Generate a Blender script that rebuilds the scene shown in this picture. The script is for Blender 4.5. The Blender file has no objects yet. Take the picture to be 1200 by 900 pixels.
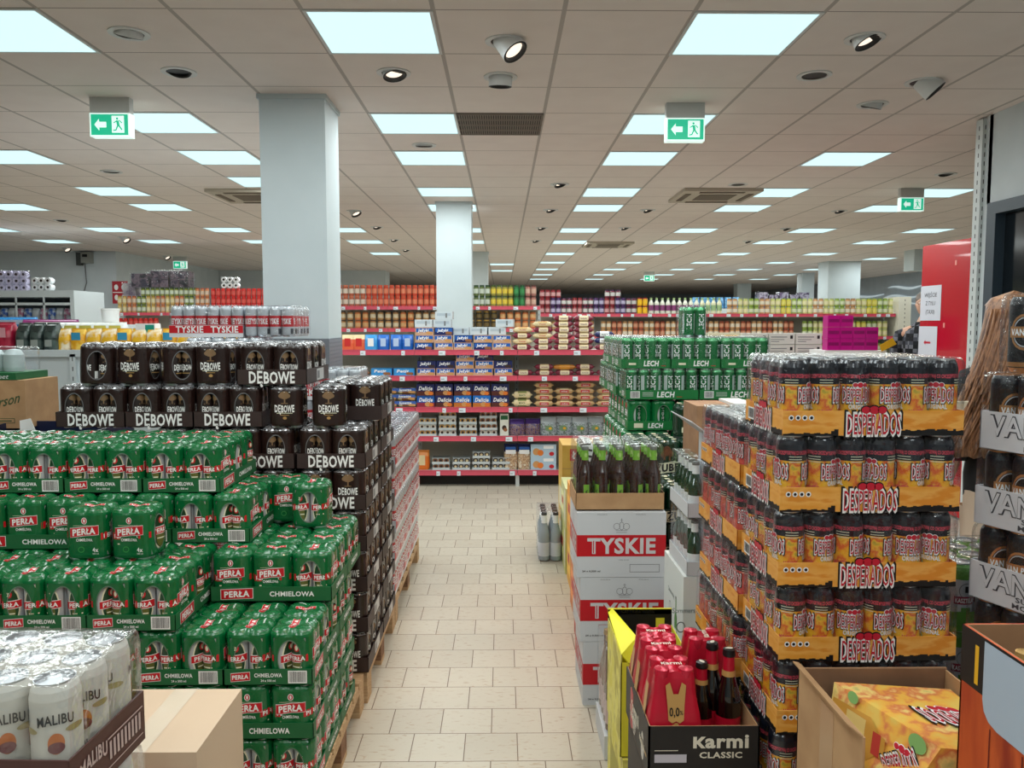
import bpy, bmesh, math, random
from mathutils import Vector, Matrix
R = math.radians
PI = math.pi
rnd = random.Random(7)
sc = bpy.context.scene
col = sc.collection

# ---------------------------------------------------------------- camera, world, exposure
cam_data = bpy.data.cameras.new('camera')
cam = bpy.data.objects.new('camera', cam_data)
col.objects.link(cam)
cam_data.sensor_width = 36.0
cam_data.lens = 938.0 / 1200.0 * 36.0
cam_data.clip_start = 0.02
cam_data.clip_end = 200
cam.location = (0, 0, 1.60)
cam.rotation_euler = (PI / 2 - 0.0762, 0, -0.0118)
sc.camera = cam
world = bpy.data.worlds.new('world')
sc.world = world
world.use_nodes = True
world.node_tree.nodes['Background'].inputs[0].default_value = (0.75, 0.85, 0.9, 1)
world.node_tree.nodes['Background'].inputs[1].default_value = 0.10
sc.view_settings.view_transform = 'Standard'
sc.view_settings.look = 'None'
sc.view_settings.gamma = 1.0
sc.view_settings.use_curve_mapping = False
sc.view_settings.exposure = 0.0
CEIL = 3.0255
PANEL_POWER = 15.0        # watts of each ceiling panel's own light
PANEL_GLOW = (0.72, 1.02, 1.05)
SPOT_POWER = 42.0

# ---------------------------------------------------------------- materials
def lin(c):
    out = []
    for x in c[:3]:
        x = x / 255.0
        out.append(x / 12.92 if x <= 0.04045 else ((x + 0.055) / 1.055) ** 2.4)
    return (*out, 1.0)

MATS = {}
def mat(name, c, rough=0.5, metal=0.0, spec=0.5, emit=None, alpha=None, bump=None, coat=0.0):
    if name in MATS:
        return MATS[name]
    m = bpy.data.materials.new(name)
    m.use_nodes = True
    b = m.node_tree.nodes['Principled BSDF']
    b.inputs['Base Color'].default_value = lin(c)
    b.inputs['Roughness'].default_value = rough
    b.inputs['Metallic'].default_value = metal
    b.inputs['Specular IOR Level'].default_value = spec
    b.inputs['Coat Weight'].default_value = coat
    if emit:
        b.inputs['Emission Color'].default_value = (*emit[:3], 1)
        b.inputs['Emission Strength'].default_value = emit[3]
    if alpha is not None:
        b.inputs['Alpha'].default_value = alpha
    if bump:
        nt = m.node_tree
        n = nt.nodes.new('ShaderNodeTexNoise')
        n.inputs['Scale'].default_value = bump[0]
        tc = nt.nodes.new('ShaderNodeTexCoord')
        nt.links.new(tc.outputs['Object'], n.inputs['Vector'])
        bp = nt.nodes.new('ShaderNodeBump')
        bp.inputs['Strength'].default_value = bump[1]
        bp.inputs['Distance'].default_value = 0.01
        nt.links.new(n.outputs['Fac'], bp.inputs['Height'])
        nt.links.new(bp.outputs['Normal'], b.inputs['Normal'])
    MATS[name] = m
    return m

def mat_mix(name, cols, scale=30, rough=0.4, metal=0.0, stretch=(1, 1, 1), detail=4, stops=None, bump=None):
    """printed or mottled surface: a noise field through a colour ramp"""
    if name in MATS:
        return MATS[name]
    m = bpy.data.materials.new(name)
    m.use_nodes = True
    nt = m.node_tree
    b = nt.nodes['Principled BSDF']
    b.inputs['Roughness'].default_value = rough
    b.inputs['Metallic'].default_value = metal
    tc = nt.nodes.new('ShaderNodeTexCoord')
    mp = nt.nodes.new('ShaderNodeMapping')
    mp.inputs['Scale'].default_value = stretch
    n = nt.nodes.new('ShaderNodeTexNoise')
    n.inputs['Scale'].default_value = scale
    n.inputs['Detail'].default_value = detail
    r = nt.nodes.new('ShaderNodeValToRGB')
    e = r.color_ramp.elements
    k = len(cols)
    st = stops or [0.35 + 0.3 * i / max(1, k - 1) for i in range(k)]
    e[0].position = st[0]; e[0].color = lin(cols[0])
    e[1].position = st[-1]; e[1].color = lin(cols[-1])
    for i in range(1, k - 1):
        q = e.new(st[i]); q.color = lin(cols[i])
    nt.links.new(tc.outputs['Object'], mp.inputs['Vector'])
    nt.links.new(mp.outputs[0], n.inputs['Vector'])
    nt.links.new(n.outputs['Fac'], r.inputs['Fac'])
    nt.links.new(r.outputs[0], b.inputs['Base Color'])
    if bump:
        bp = nt.nodes.new('ShaderNodeBump')
        bp.inputs['Strength'].default_value = bump
        bp.inputs['Distance'].default_value = 0.005
        nt.links.new(n.outputs['Fac'], bp.inputs['Height'])
        nt.links.new(bp.outputs['Normal'], b.inputs['Normal'])
    MATS[name] = m
    return m

def mat_film(name='clear_film', gloss=0.22, tint=(0.96, 0.98, 1.0), scale=28):
    if name in MATS:
        return MATS[name]
    m = bpy.data.materials.new(name)
    m.use_nodes = True
    nt = m.node_tree
    nt.nodes.clear()
    out = nt.nodes.new('ShaderNodeOutputMaterial')
    tr = nt.nodes.new('ShaderNodeBsdfTransparent'); tr.inputs[0].default_value = (*tint, 1)
    gl = nt.nodes.new('ShaderNodeBsdfGlossy'); gl.inputs['Roughness'].default_value = 0.16
    gl.inputs[0].default_value = (1, 1, 1, 1)
    mx = nt.nodes.new('ShaderNodeMixShader')
    fr = nt.nodes.new('ShaderNodeLayerWeight'); fr.inputs[0].default_value = 0.5
    pw = nt.nodes.new('ShaderNodeMath'); pw.operation = 'POWER'; pw.inputs[1].default_value = 3.0
    ad = nt.nodes.new('ShaderNodeMath'); ad.operation = 'MULTIPLY_ADD'
    ad.inputs[1].default_value = 0.45; ad.inputs[2].default_value = gloss * 0.22
    ad.use_clamp = True
    tc = nt.nodes.new('ShaderNodeTexCoord')
    n = nt.nodes.new('ShaderNodeTexNoise'); n.inputs['Scale'].default_value = scale
    n.inputs['Detail'].default_value = 3
    bp = nt.nodes.new('ShaderNodeBump'); bp.inputs['Strength'].default_value = 0.8
    bp.inputs['Distance'].default_value = 0.012
    nt.links.new(tc.outputs['Object'], n.inputs['Vector'])
    nt.links.new(n.outputs['Fac'], bp.inputs['Height'])
    nt.links.new(bp.outputs[0], gl.inputs['Normal'])
    nt.links.new(bp.outputs[0], fr.inputs['Normal'])
    nt.links.new(fr.outputs['Facing'], pw.inputs[0]); nt.links.new(pw.outputs[0], ad.inputs[0])
    nt.links.new(ad.outputs[0], mx.inputs[0])
    nt.links.new(tr.outputs[0], mx.inputs[1])
    nt.links.new(gl.outputs[0], mx.inputs[2])
    nt.links.new(mx.outputs[0], out.inputs[0])
    MATS[name] = m
    return m

WHITE = mat('print_white', (240, 240, 238), 0.45)
BLACK = mat('print_black', (16, 16, 18), 0.45)
RED = mat('print_red', (196, 20, 34), 0.4)
GREENF = mat('perla_green', (2, 98, 50), 0.26, coat=0.3, bump=(60, 0.25))
GREENT = mat('tray_green', (22, 96, 52), 0.55)
GREENC = mat('can_dark_green', (12, 62, 34), 0.3, coat=0.3)
CREAM = mat('print_cream', (226, 224, 196), 0.45)
GOLD = mat('print_gold', (176, 140, 84), 0.4)
SILVER = mat('can_aluminium', (205, 208, 212), 0.28, metal=0.9)
SILVERP = mat('can_silver_paint', (196, 200, 204), 0.35, metal=0.35)
GREYP = mat('print_grey', (120, 122, 124), 0.5)
FILM = mat_film()
BROWNF = mat('debowe_film', (38, 22, 19), 0.28, coat=0.2, bump=(60, 0.25))
BROWNT = mat('debowe_tray', (52, 36, 33), 0.55)
KRAFT = mat_mix('kraft_card', [(176, 136, 96), (190, 150, 108)], 12, 0.75)
KRAFTD = mat_mix('kraft_card_dull', [(150, 112, 80), (164, 124, 90)], 12, 0.75)
CARDW = mat('card_white', (206, 208, 212), 0.6)

# ---------------------------------------------------------------- mesh builder
class MB:
    def __init__(s):
        s.v = []; s.f = []; s.m = []; s.s = []; s.mats = []
    def mi(s, m):
        if m not in s.mats:
            s.mats.append(m)
        return s.mats.index(m)
    def add(s, vs, fs, m, smooth=False):
        o = len(s.v); k = s.mi(m)
        s.v.extend([tuple(p) for p in vs])
        for f in fs:
            s.f.append(tuple(i + o for i in f)); s.m.append(k); s.s.append(smooth)
    def box(s, x0, x1, y0, y1, z0, z1, m):
        vs = [(x0, y0, z0), (x1, y0, z0), (x1, y1, z0), (x0, y1, z0), (x0, y0, z1), (x1, y0, z1), (x1, y1, z1), (x0, y1, z1)]
        s.add(vs, [(3, 2, 1, 0), (4, 5, 6, 7), (0, 1, 5, 4), (1, 2, 6, 5), (2, 3, 7, 6), (3, 0, 4, 7)], m)
    def quad(s, a, b, c, d, m):
        s.add([a, b, c, d], [(0, 1, 2, 3)], m)
    def slab(s, pts, n, t, m):
        """a flat polygon with thickness t along n"""
        n = Vector(n).normalized() * t
        k = len(pts)
        a = [Vector(p) for p in pts]
        vs = a + [p + n for p in a]
        fs = [tuple(range(k)), tuple(range(2 * k - 1, k - 1, -1))]
        fs += [(i, (i + 1) % k, k + (i + 1) % k, k + i) for i in range(k)]
        s.add(vs, fs, m)
    def lathe(s, prof, m, n=20, c=(0, 0, 0), smooth=True, sx=1, sy=1):
        """prof: (r, z) pairs bottom to top; m a material or one per band"""
        ms = m if isinstance(m, (list, tuple)) else [m] * (len(prof) - 1)
        for k in range(len(prof) - 1):
            (r0, z0), (r1, z1) = prof[k], prof[k + 1]
            vs = []; fs = []
            for i in range(n):
                a = 2 * PI * i / n
                vs.append((c[0] + sx * r0 * math.cos(a), c[1] + sy * r0 * math.sin(a), c[2] + z0))
                vs.append((c[0] + sx * r1 * math.cos(a), c[1] + sy * r1 * math.sin(a), c[2] + z1))
            for i in range(n):
                j = (i + 1) % n
                if r0 < 1e-6: fs.append((2 * i, 2 * j + 1, 2 * i + 1))
                elif r1 < 1e-6: fs.append((2 * i, 2 * j, 2 * i + 1))
                else: fs.append((2 * i, 2 * j, 2 * j + 1, 2 * i + 1))
            s.add(vs, fs, ms[k], smooth)
    def disc(s, c, r, m, n=16, rx=None, z=None):
        vs = [(c[0] + r * math.cos(2 * PI * i / n), c[1] + (rx or r) * math.sin(2 * PI * i / n), c[2]) for i in range(n)]
        s.add(vs, [tuple(range(n))], m)
    def tube(s, pts, r, m, n=8, smooth=True):
        pts = [Vector(p) for p in pts]
        rings = []
        for i, p in enumerate(pts):
            d = (pts[min(i + 1, len(pts) - 1)] - pts[max(i - 1, 0)]).normalized()
            up = Vector((0, 0, 1)) if abs(d.z) < 0.9 else Vector((1, 0, 0))
            a = d.cross(up).normalized(); b = d.cross(a)
            rr = r[i] if isinstance(r, (list, tuple)) else r
            rings.append([p + a * rr * math.cos(2 * PI * k / n) + b * rr * math.sin(2 * PI * k / n) for k in range(n)])
        vs = [q for g in rings for q in g]
        fs = []
        for i in range(len(pts) - 1):
            for k in range(n):
                fs.append((i * n + k, i * n + (k + 1) % n, (i + 1) * n + (k + 1) % n, (i + 1) * n + k))
        fs.append(tuple(range(n))[::-1]); fs.append(tuple((len(pts) - 1) * n + k for k in range(n)))
        s.add(vs, fs, m, smooth)
    # ---- flat art bent over a surface: fn(u, v, off) -> point
    def art(s, poly, fn, m, off=0.0006, du=None):
        """poly: list of 2D outlines (convex-ish) or (verts, faces)"""
        vs, fs = poly
        if du:
            vs, fs = slice2d(vs, fs, du)
        s.add([fn(u, v, off) for u, v in vs], fs, m)
    def rect(s, fn, u0, u1, v0, v1, m, off=0.0006, du=None, tilt=0.0):
        n = max(1, int(math.ceil((u1 - u0) / du))) if du else 1
        vs = []; fs = []
        for i in range(n + 1):
            u = u0 + (u1 - u0) * i / n
            t = tilt * (u - (u0 + u1) / 2)
            vs += [(u, v0 + t), (u, v1 + t)]
        for i in range(n):
            fs.append((2 * i, 2 * i + 2, 2 * i + 3, 2 * i + 1))
        s.add([fn(u, v, off) for u, v in vs], fs, m)
    def ell(s, fn, cu, cv, a, b, m, off=0.0006, n=20, inner=None):
        if inner is None:
            # strips so it bends
            vs = []; fs = []
            k = 10
            for i in range(k + 1):
                u = -math.cos(PI * i / k); h = math.sqrt(max(0, 1 - u * u))
                vs += [(cu + a * u, cv - b * h), (cu + a * u, cv + b * h)]
            for i in range(k):
                fs.append((2 * i, 2 * i + 2, 2 * i + 3, 2 * i + 1))
        else:
            vs = []; fs = []
            for i in range(n):
                t = 2 * PI * i / n
                vs += [(cu + a * math.cos(t), cv + b * math.sin(t)), (cu + a * inner * math.cos(t), cv + b * inner * math.sin(t))]
            for i in range(n):
                j = (i + 1) % n
                fs.append((2 * i, 2 * j, 2 * j + 1, 2 * i + 1))
        s.add([fn(u, v, off) for u, v in vs], fs, m)
    def text(s, t, fn, cu, cv, h, m, w=None, off=0.001, bold=0.0, shear=0.0, du=None, tilt=0.0, align='C', rot=0.0, arc=0.0):
        vs, fs, wd = text2d(t, bold, shear)
        if not vs: return
        k = (w / wd) if w else h
        W = wd * k
        o = -W / 2 if align == 'C' else (0 if align == 'L' else -W)
        if du:
            vs, fs = slice2d(vs, fs, du / k)
        out = []
        cr, sr = math.cos(rot), math.sin(rot)
        for x, y in vs:
            a = x * k + o; b = (y - 0.5) * h + tilt * a
            if arc: b += arc * h * (1 - (2 * a / W) ** 2) if align == 'C' else 0
            out.append(fn(cu + a * cr - b * sr, cv + a * sr + b * cr, off))
        s.add(out, fs, m)
    def mesh(s, name):
        me = bpy.data.meshes.new(name)
        me.from_pydata(s.v, [], s.f)
        for m in s.mats: me.materials.append(m)
        me.polygons.foreach_set('material_index', s.m)
        me.polygons.foreach_set('use_smooth', s.s)
        me.update()
        return me
    def build(s, name, parent=None, loc=(0, 0, 0), rz=0.0):
        o = bpy.data.objects.new(name, s.mesh(name))
        col.objects.link(o)
        o.parent = parent; o.location = loc; o.rotation_euler = (0, 0, rz)
        return o

def slice2d(vs, fs, du):
    bm = bmesh.new()
    bv = [bm.verts.new((x, y, 0)) for x, y in vs]
    for f in fs:
        try: bm.faces.new([bv[i] for i in f])
        except ValueError: pass
    x0 = min(v[0] for v in vs); x1 = max(v[0] for v in vs)
    k = math.floor(x0 / du) + 1
    while k * du < x1:
        g = list(bm.verts) + list(bm.edges) + list(bm.faces)
        bmesh.ops.bisect_plane(bm, geom=g, dist=1e-7, plane_co=(k * du, 0, 0), plane_no=(1, 0, 0))
        k += 1
    bm.verts.index_update()
    nv = [(v.co.x, v.co.y) for v in bm.verts]
    nf = [tuple(v.index for v in f.verts) for f in bm.faces]
    bm.free()
    return nv, nf

_T = {}; TSC = None
def text2d(t, bold=0.0, shear=0.0):
    key = (t, bold, shear)
    if key in _T: return _T[key]
    cu = bpy.data.curves.new('t', 'FONT')
    cu.body = t; cu.size = 1.0; cu.offset = bold; cu.shear = shear; cu.resolution_u = 2
    cu.fill_mode = 'FRONT' if hasattr(cu, 'fill_mode') else cu.fill_mode
    if bold > 0.015: cu.space_character = 1.0 + bold * 2.5
    global TSC
    if TSC is None: TSC = bpy.data.scenes.new('lettering')
    ob = bpy.data.objects.new('t', cu)
    TSC.collection.objects.link(ob); TSC.view_layers[0].update()
    me = bpy.data.meshes.new_from_object(ob.evaluated_get(TSC.view_layers[0].depsgraph))
    vs = [(v.co.x, v.co.y) for v in me.vertices]
    fs = [tuple(p.vertices) for p in me.polygons]
    bpy.data.objects.remove(ob); bpy.data.curves.remove(cu); bpy.data.meshes.remove(me)
    if vs:
        x0 = min(v[0] for v in vs); x1 = max(v[0] for v in vs)
        cap = 0.70
        vs = [(x - x0, y / cap) for x, y in vs]
        r = (vs, fs, x1 - x0)
    else: r = ([], [], 1)
    _T[key] = r
    return r

def flat(o, ux, uy):
    o = Vector(o); ux = Vector(ux).normalized(); uy = Vector(uy).normalized(); n = ux.cross(uy)
    return lambda u, v, off: o + ux * u + uy * v + n * off
def cyl(r, z0=0.0, ang=-90.0, c=(0, 0)):
    a0 = R(ang)
    return lambda u, v, off: (c[0] + (r + off) * math.cos(a0 + u / r), c[1] + (r + off) * math.sin(a0 + u / r), z0 + v)

# ---------------------------------------------------------------- things
def tag(o, label=None, cat=None, group=None, kind=None):
    if label: o['label'] = label
    if cat: o['category'] = cat
    if group: o['group'] = group
    if kind: o['kind'] = kind
    return o
def empty(name, loc=(0, 0, 0), rz=0.0):
    o = bpy.data.objects.new(name, None); o.empty_display_size = 0.05
    col.objects.link(o); o.location = loc; o.rotation_euler = (0, 0, rz)
    return o
def struct(name, mb, parent=None):
    o = mb.build(name, parent)
    if not parent: o['kind'] = 'structure'
    return o
def copy_tree(o, parent=None, depth=9):
    c = o.copy(); col.objects.link(c); c.parent = parent
    if depth > 0:
        for ch in list(KIDS.get(o.name, ())): copy_tree(ch, c, depth - 1)
    return c
KIDS = {}
class Proto:
    """first place() uses the made thing itself, later ones copy it with its parts"""
    def __init__(s, make):
        s.make = make; s.o = None
    def place(s, loc, rz=0.0, label=None, group=None, cat=None, tilt=None, bare=False):
        if s.o is None:
            s.o = s.make(); o = s.o
            reg(o)
        else:
            o = copy_tree(s.o)
        o.location = loc; o.rotation_euler = (tilt[0], tilt[1], rz) if tilt else (0, 0, rz)
        for k in ('group',):
            if k in o: del o[k]
        tag(o, label, cat, group)
        return o
def reg(o):
    """remember children (o.children scans all objects, so it is done once per prototype)"""
    kids = list(o.children)
    KIDS[o.name] = kids
    for k in kids: reg(k)

ORD = ['', 'first', 'second', 'third', 'fourth', 'fifth', 'sixth', 'seventh', 'eighth', 'ninth', 'tenth', 'eleventh', 'twelfth',
       'thirteenth', 'fourteenth', 'fifteenth', 'sixteenth', 'seventeenth', 'eighteenth', 'nineteenth', 'twentieth']
ORD += ['twenty-' + w for w in ORD[1:10]] + ['thirtieth'] + ['thirty-' + w for w in ORD[1:10]] + ['fortieth']
# ---------------------------------------------------------------- the room
def mat_floor():
    m = bpy.data.materials.new('floor_tiles'); m.use_nodes = True; nt = m.node_tree
    b = nt.nodes['Principled BSDF']; b.inputs['Roughness'].default_value = 0.38
    tc = nt.nodes.new('ShaderNodeTexCoord')
    mp = nt.nodes.new('ShaderNodeMapping'); mp.inputs['Location'].default_value = (0.045 + 10.0, -2.818 + 20.0, 0)
    nt.links.new(tc.outputs['Object'], mp.inputs['Vector'])
    br = nt.nodes.new('ShaderNodeTexBrick')
    br.offset = 0.5; br.offset_frequency = 2; br.squash = 1.0
    br.inputs['Scale'].default_value = 1.0
    br.inputs['Brick Width'].default_value = 0.2
    br.inputs['Row Height'].default_value = 0.2
    br.inputs['Mortar Size'].default_value = 0.002
    br.inputs['Mortar Smooth'].default_value = 0.1
    br.inputs['Bias'].default_value = 0.0
    br.inputs['Color1'].default_value = lin((194, 186, 170))
    br.inputs['Color2'].default_value = lin((184, 175, 159))
    br.inputs['Mortar'].default_value = lin((100, 80, 60))
    nt.links.new(mp.outputs[0], br.inputs['Vector'])
    # short brownish flecks, lying along x
    mp2 = nt.nodes.new('ShaderNodeMapping'); mp2.inputs['Scale'].default_value = (28, 75, 1)
    nt.links.new(tc.outputs['Object'], mp2.inputs['Vector'])
    no = nt.nodes.new('ShaderNodeTexNoise'); no.inputs['Scale'].default_value = 1.0; no.inputs['Detail'].default_value = 2.5
    no.inputs['Distortion'].default_value = 0.6
    nt.links.new(mp2.outputs[0], no.inputs['Vector'])
    rp = nt.nodes.new('ShaderNodeValToRGB')
    rp.color_ramp.elements[0].position = 0.58; rp.color_ramp.elements[0].color = (0, 0, 0, 1)
    rp.color_ramp.elements[1].position = 0.72; rp.color_ramp.elements[1].color = (1, 1, 1, 1)
    nt.links.new(no.outputs['Fac'], rp.inputs['Fac'])
    mx = nt.nodes.new('ShaderNodeMix'); mx.data_type = 'RGBA'
    mu = nt.nodes.new('ShaderNodeMath'); mu.operation = 'MULTIPLY'; mu.inputs[1].default_value = 0.55
    nt.links.new(rp.outputs[0], mu.inputs[0]); nt.links.new(mu.outputs[0], mx.inputs[0])
    nt.links.new(br.outputs['Color'], mx.inputs[6]); mx.inputs[7].default_value = lin((158, 128, 98))
    nt.links.new(mx.outputs[2], b.inputs['Base Color'])
    return m
def mat_ceiling():
    m = bpy.data.materials.new('ceiling_tiles'); m.use_nodes = True; nt = m.node_tree
    b = nt.nodes['Principled BSDF']; b.inputs['Roughness'].default_value = 0.9
    tc = nt.nodes.new('ShaderNodeTexCoord')
    sp = nt.nodes.new('ShaderNodeSeparateXYZ'); nt.links.new(tc.outputs['Object'], sp.inputs[0])
    def line(axis, off, w, d=0.6):
        a = nt.nodes.new('ShaderNodeMath'); a.operation = 'ADD'; a.inputs[1].default_value = off
        nt.links.new(sp.outputs[axis], a.inputs[0])
        p = nt.nodes.new('ShaderNodeMath'); p.operation = 'PINGPONG'; p.inputs[1].default_value = d / 2
        nt.links.new(a.outputs[0], p.inputs[0])
        l = nt.nodes.new('ShaderNodeMath'); l.operation = 'LESS_THAN'; l.inputs[1].default_value = w
        nt.links.new(p.outputs[0], l.inputs[0])
        return l
    lx = line('X', -0.284 + 60, 0.011); ly = line('Y', -3.777 + 60, 0.0045)
    no = nt.nodes.new('ShaderNodeTexNoise'); no.inputs['Scale'].default_value = 5
    nt.links.new(tc.outputs['Object'], no.inputs['Vector'])
    r = nt.nodes.new('ShaderNodeValToRGB')
    r.color_ramp.elements[0].color = lin((226, 214, 208)); r.color_ramp.elements[1].color = lin((236, 225, 219))
    nt.links.new(no.outputs['Fac'], r.inputs['Fac'])
    m1 = nt.nodes.new('ShaderNodeMix'); m1.data_type = 'RGBA'
    nt.links.new(ly.outputs[0], m1.inputs[0]); nt.links.new(r.outputs[0], m1.inputs[6]); m1.inputs[7].default_value = lin((160, 146, 140))
    m2 = nt.nodes.new('ShaderNodeMix'); m2.data_type = 'RGBA'
    nt.links.new(lx.outputs[0], m2.inputs[0]); nt.links.new(m1.outputs[2], m2.inputs[6]); m2.inputs[7].default_value = lin((184, 174, 168))
    nt.links.new(m2.outputs[2], b.inputs['Base Color'])
    return m
WALL = mat_mix('wall_paint', [(200, 209, 213), (208, 216, 220)], 3, 0.8)
WALLD = mat_mix('wall_paint_grey', [(168, 178, 186), (176, 186, 194)], 3, 0.8)
PILLAR = mat_mix('pillar_paint', [(196, 208, 212), (202, 213, 217)], 3, 0.7)

X0, X1, Y0, Y1 = -12.5, 11.6, -5.0, 40.0
b = MB(); b.box(X0, X1, Y0, Y1, -0.1, 0, mat_floor()); struct('floor', b)
b = MB(); b.box(X0, X1, Y0, Y1, CEIL, CEIL + 0.1, mat_ceiling()); struct('ceiling', b)
b = MB(); b.box(X0 - .1, X0, Y0, Y1, 0, CEIL, WALL); struct('wall_left', b)
b = MB(); b.box(X1, X1 + .1, Y0, Y1, 0, CEIL, WALLD); struct('wall_right', b)
b = MB(); b.box(X0, X1, Y1, Y1 + .1, 0, CEIL, WALLD); struct('wall_back', b)
b = MB(); b.box(X0, X1, Y0 - .1, Y0, 0, CEIL, WALL); struct('wall_front', b)
# protruding block of wall in the far left, and the wall that closes the aisle beyond it
b = MB(); b.box(X0, -7.71, 16.2, 22.9, 0, CEIL, WALL); struct('wall_inner_left', b)
b = MB(); b.box(-7.71, -3.2, 22.0, 22.9, 0, CEIL, WALL); struct('wall_inner_back', b)
# partition on the right with a dark glazed door
DARKF = mat('door_frame_navy', (48, 62, 74), 0.4)
DARKG = mat('door_glass_dark', (20, 27, 33), 0.12)
PX = 3.363
b = MB()
b.box(PX, PX + .1, -5.0, 2.6, 0, CEIL, WALL); b.box(PX, PX + .1, 2.6, 5.6, 2.42, CEIL, WALL)
b.box(PX, PX + .1, 5.56, 5.64, 0, CEIL, WALL)
struct('wall_partition', b)
d = empty('door_1', (PX, 2.6, 0)); tag(d, kind='structure')
b = MB()
for (y0, y1, z0, z1) in ((0, .07, 0, 2.42), (2.86, 2.96, 0, 2.42), (0.07, 2.86, 2.34, 2.42), (1.42, 1.5, 0, 2.34), (0.07, 2.86, 0, 0.1)):
    b.box(-.02, .1, y0, y1, z0, z1, DARKF)
b.build('door_frame', d)
b = MB(); b.box(.05, .07, .07, 1.42, .1, 2.34, DARKG); b.box(.05, .07, 1.5, 2.86, .1, 2.34, DARKG); b.build('glass', d)
# pillars, plain above and wrapped in chequer plate below
PLATE = mat('chequer_plate', (150, 160, 168), 0.35, metal=0.7)
def pillar(n, x0, x1, y0, y1, plate=True):
    b = MB(); b.box(x0, x1, y0, y1, 0, CEIL, PILLAR); b.box(x0 - .012, x1 + .012, y0 - .012, y1 + .012, CEIL - .03, CEIL, PILLAR)
    o = struct(n, b)
    if plate:
        p = MB(); t = .004
        p.box(x0 - t, x1 + t, y0 - t, y1 + t, 0, 1.50, PLATE)
        for (o0, ux, w) in (((x0, y0 - t, 0), (1, 0, 0), x1 - x0), ((x1 + t, y0, 0), (0, 1, 0), y1 - y0)):
            fn = flat(o0, ux, (0, 0, 1))
            k = 0
            for i in range(int(w / .025)):
                for j in range(24):
                    a = PI / 4 if (i + j) % 2 else -PI / 4
                    cu, cv = .014 + i * .025, .92 + j * .025
                    du, dv = .010 * math.cos(a), .010 * math.sin(a)
                    eu, ev = -.0025 * math.sin(a), .0025 * math.cos(a)
                    p.add([fn(cu - du, cv - dv, .0002), fn(cu + eu, cv + ev, .002), fn(cu + du, cv + dv, .0002), fn(cu - eu, cv - ev, .002)], [(0, 1, 2), (0, 2, 3)] if False else [(0, 3, 2, 1)], PLATE)
        p.build('chequer_plate', o)
pillar('pillar_1', -1.522, -1.112, 5.14, 5.55)
pillar('pillar_2', -0.783, -0.367, 9.57, 9.98, False)
pillar('pillar_3', -0.60, -0.29, 16.2, 16.6, False)
pillar('pillar_4', 8.55, 9.05, 29.2, 29.7, False)
pillar('pillar_5', 8.55, 8.90, 22.9, 23.3, False)
pillar('pillar_6', 7.55, 8.3, 18.6, 19.2, False)
pillar('pillar_7', -0.33, 0.05, 31.0, 31.4, False)
b = MB(); b.box(8.0, 11.6, 15.6, 16.0, 2.62, CEIL, PILLAR); struct('trim_1', b)
# slotted white upright at the partition's end
POSTM = mat('shelf_white_metal', (206, 212, 212), 0.45)
b = MB(); b.box(PX - .025, PX + .015, 5.64, 5.72, 0, CEIL - .01, POSTM)
fn = flat((PX - .025, 5.72, 0), (0, -1, 0), (0, 0, 1)); fn2 = flat((PX - .025, 5.64, 0), (1, 0, 0), (0, 0, 1))
for k in range(46):
    b.rect(fn, .035, .045, .15 + k * .062, .15 + k * .062 + .03, BLACK); b.rect(fn2, .016, .022, .15 + k * .062, .15 + k * .062 + .03, BLACK)
tag(b.build('slotted_upright'), 'tall white slotted metal upright beside the dark glass door', 'upright')
# wave-shaped light strips on the far right wall
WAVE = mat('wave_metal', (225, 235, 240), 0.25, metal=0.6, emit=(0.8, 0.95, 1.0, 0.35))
def wave(i, y0, ln, z, ph):
    b = MB(); pts = []
    for k in range(19):
        t = k / 18
        pts.append((X1 - .05, y0 - ln * t, z + .05 * math.sin(ph + t * 2 * PI) * (1 - .3 * t)))
    for k in range(18):
        a, c = Vector(pts[k]), Vector(pts[k + 1]); w = Vector((0, 0, .028 * math.sin(PI * (k + .5) / 18) + .008))
        b.slab([a - w, c - w, c + w, a + w], (1, 0, 0), .03, WAVE)
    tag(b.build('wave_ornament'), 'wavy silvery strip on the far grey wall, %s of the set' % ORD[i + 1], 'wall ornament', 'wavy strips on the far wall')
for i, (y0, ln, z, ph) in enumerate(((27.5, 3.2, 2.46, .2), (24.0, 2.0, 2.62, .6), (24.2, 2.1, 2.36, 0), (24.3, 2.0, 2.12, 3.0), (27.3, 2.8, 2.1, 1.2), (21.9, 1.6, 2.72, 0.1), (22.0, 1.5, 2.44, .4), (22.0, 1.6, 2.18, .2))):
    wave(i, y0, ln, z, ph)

# ---------------------------------------------------------------- ceiling fittings
GLOW = mat('panel_diffuser', (80, 100, 104), 0.5, emit=(*PANEL_GLOW, 1.0))
RIMW = mat('fitting_white', (214, 216, 216), 0.45)
RIMB = mat('fitting_black', (22, 22, 24), 0.5)
LEDW = mat('lamp_glow', (255, 240, 220), 0.4, emit=(1.0, 0.86, 0.72, 1.1))
LENS = mat('lamp_lens', (190, 180, 170), 0.3)
area = bpy.data.lights.new('panel_light', 'AREA'); area.shape = 'SQUARE'; area.size = 0.56
area.energy = PANEL_POWER; area.color = (0.93, 1.0, 0.985)
def make_panel():
    t = empty('ceiling_light')
    b = MB()
    w = .298; i = .282
    for (a, c, d, e) in ((-w, w, -w, -i), (-w, w, i, w), (-w, -i, -i, i), (i, w, -i, i)):
        b.box(a, c, d, e, -.006, 0, RIMW)
    b.build('frame', t)
    b = MB(); b.quad((-i, -i, -.004), (-i, i, -.004), (i, i, -.004), (i, -i, -.004), GLOW); b.build('diffuser', t)
    l = bpy.data.objects.new('light', area); col.objects.link(l); l.parent = t; l.location = (0, 0, -.012)
    tag(t, cat='ceiling light')
    return t
panel = Proto(make_panel)
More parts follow.
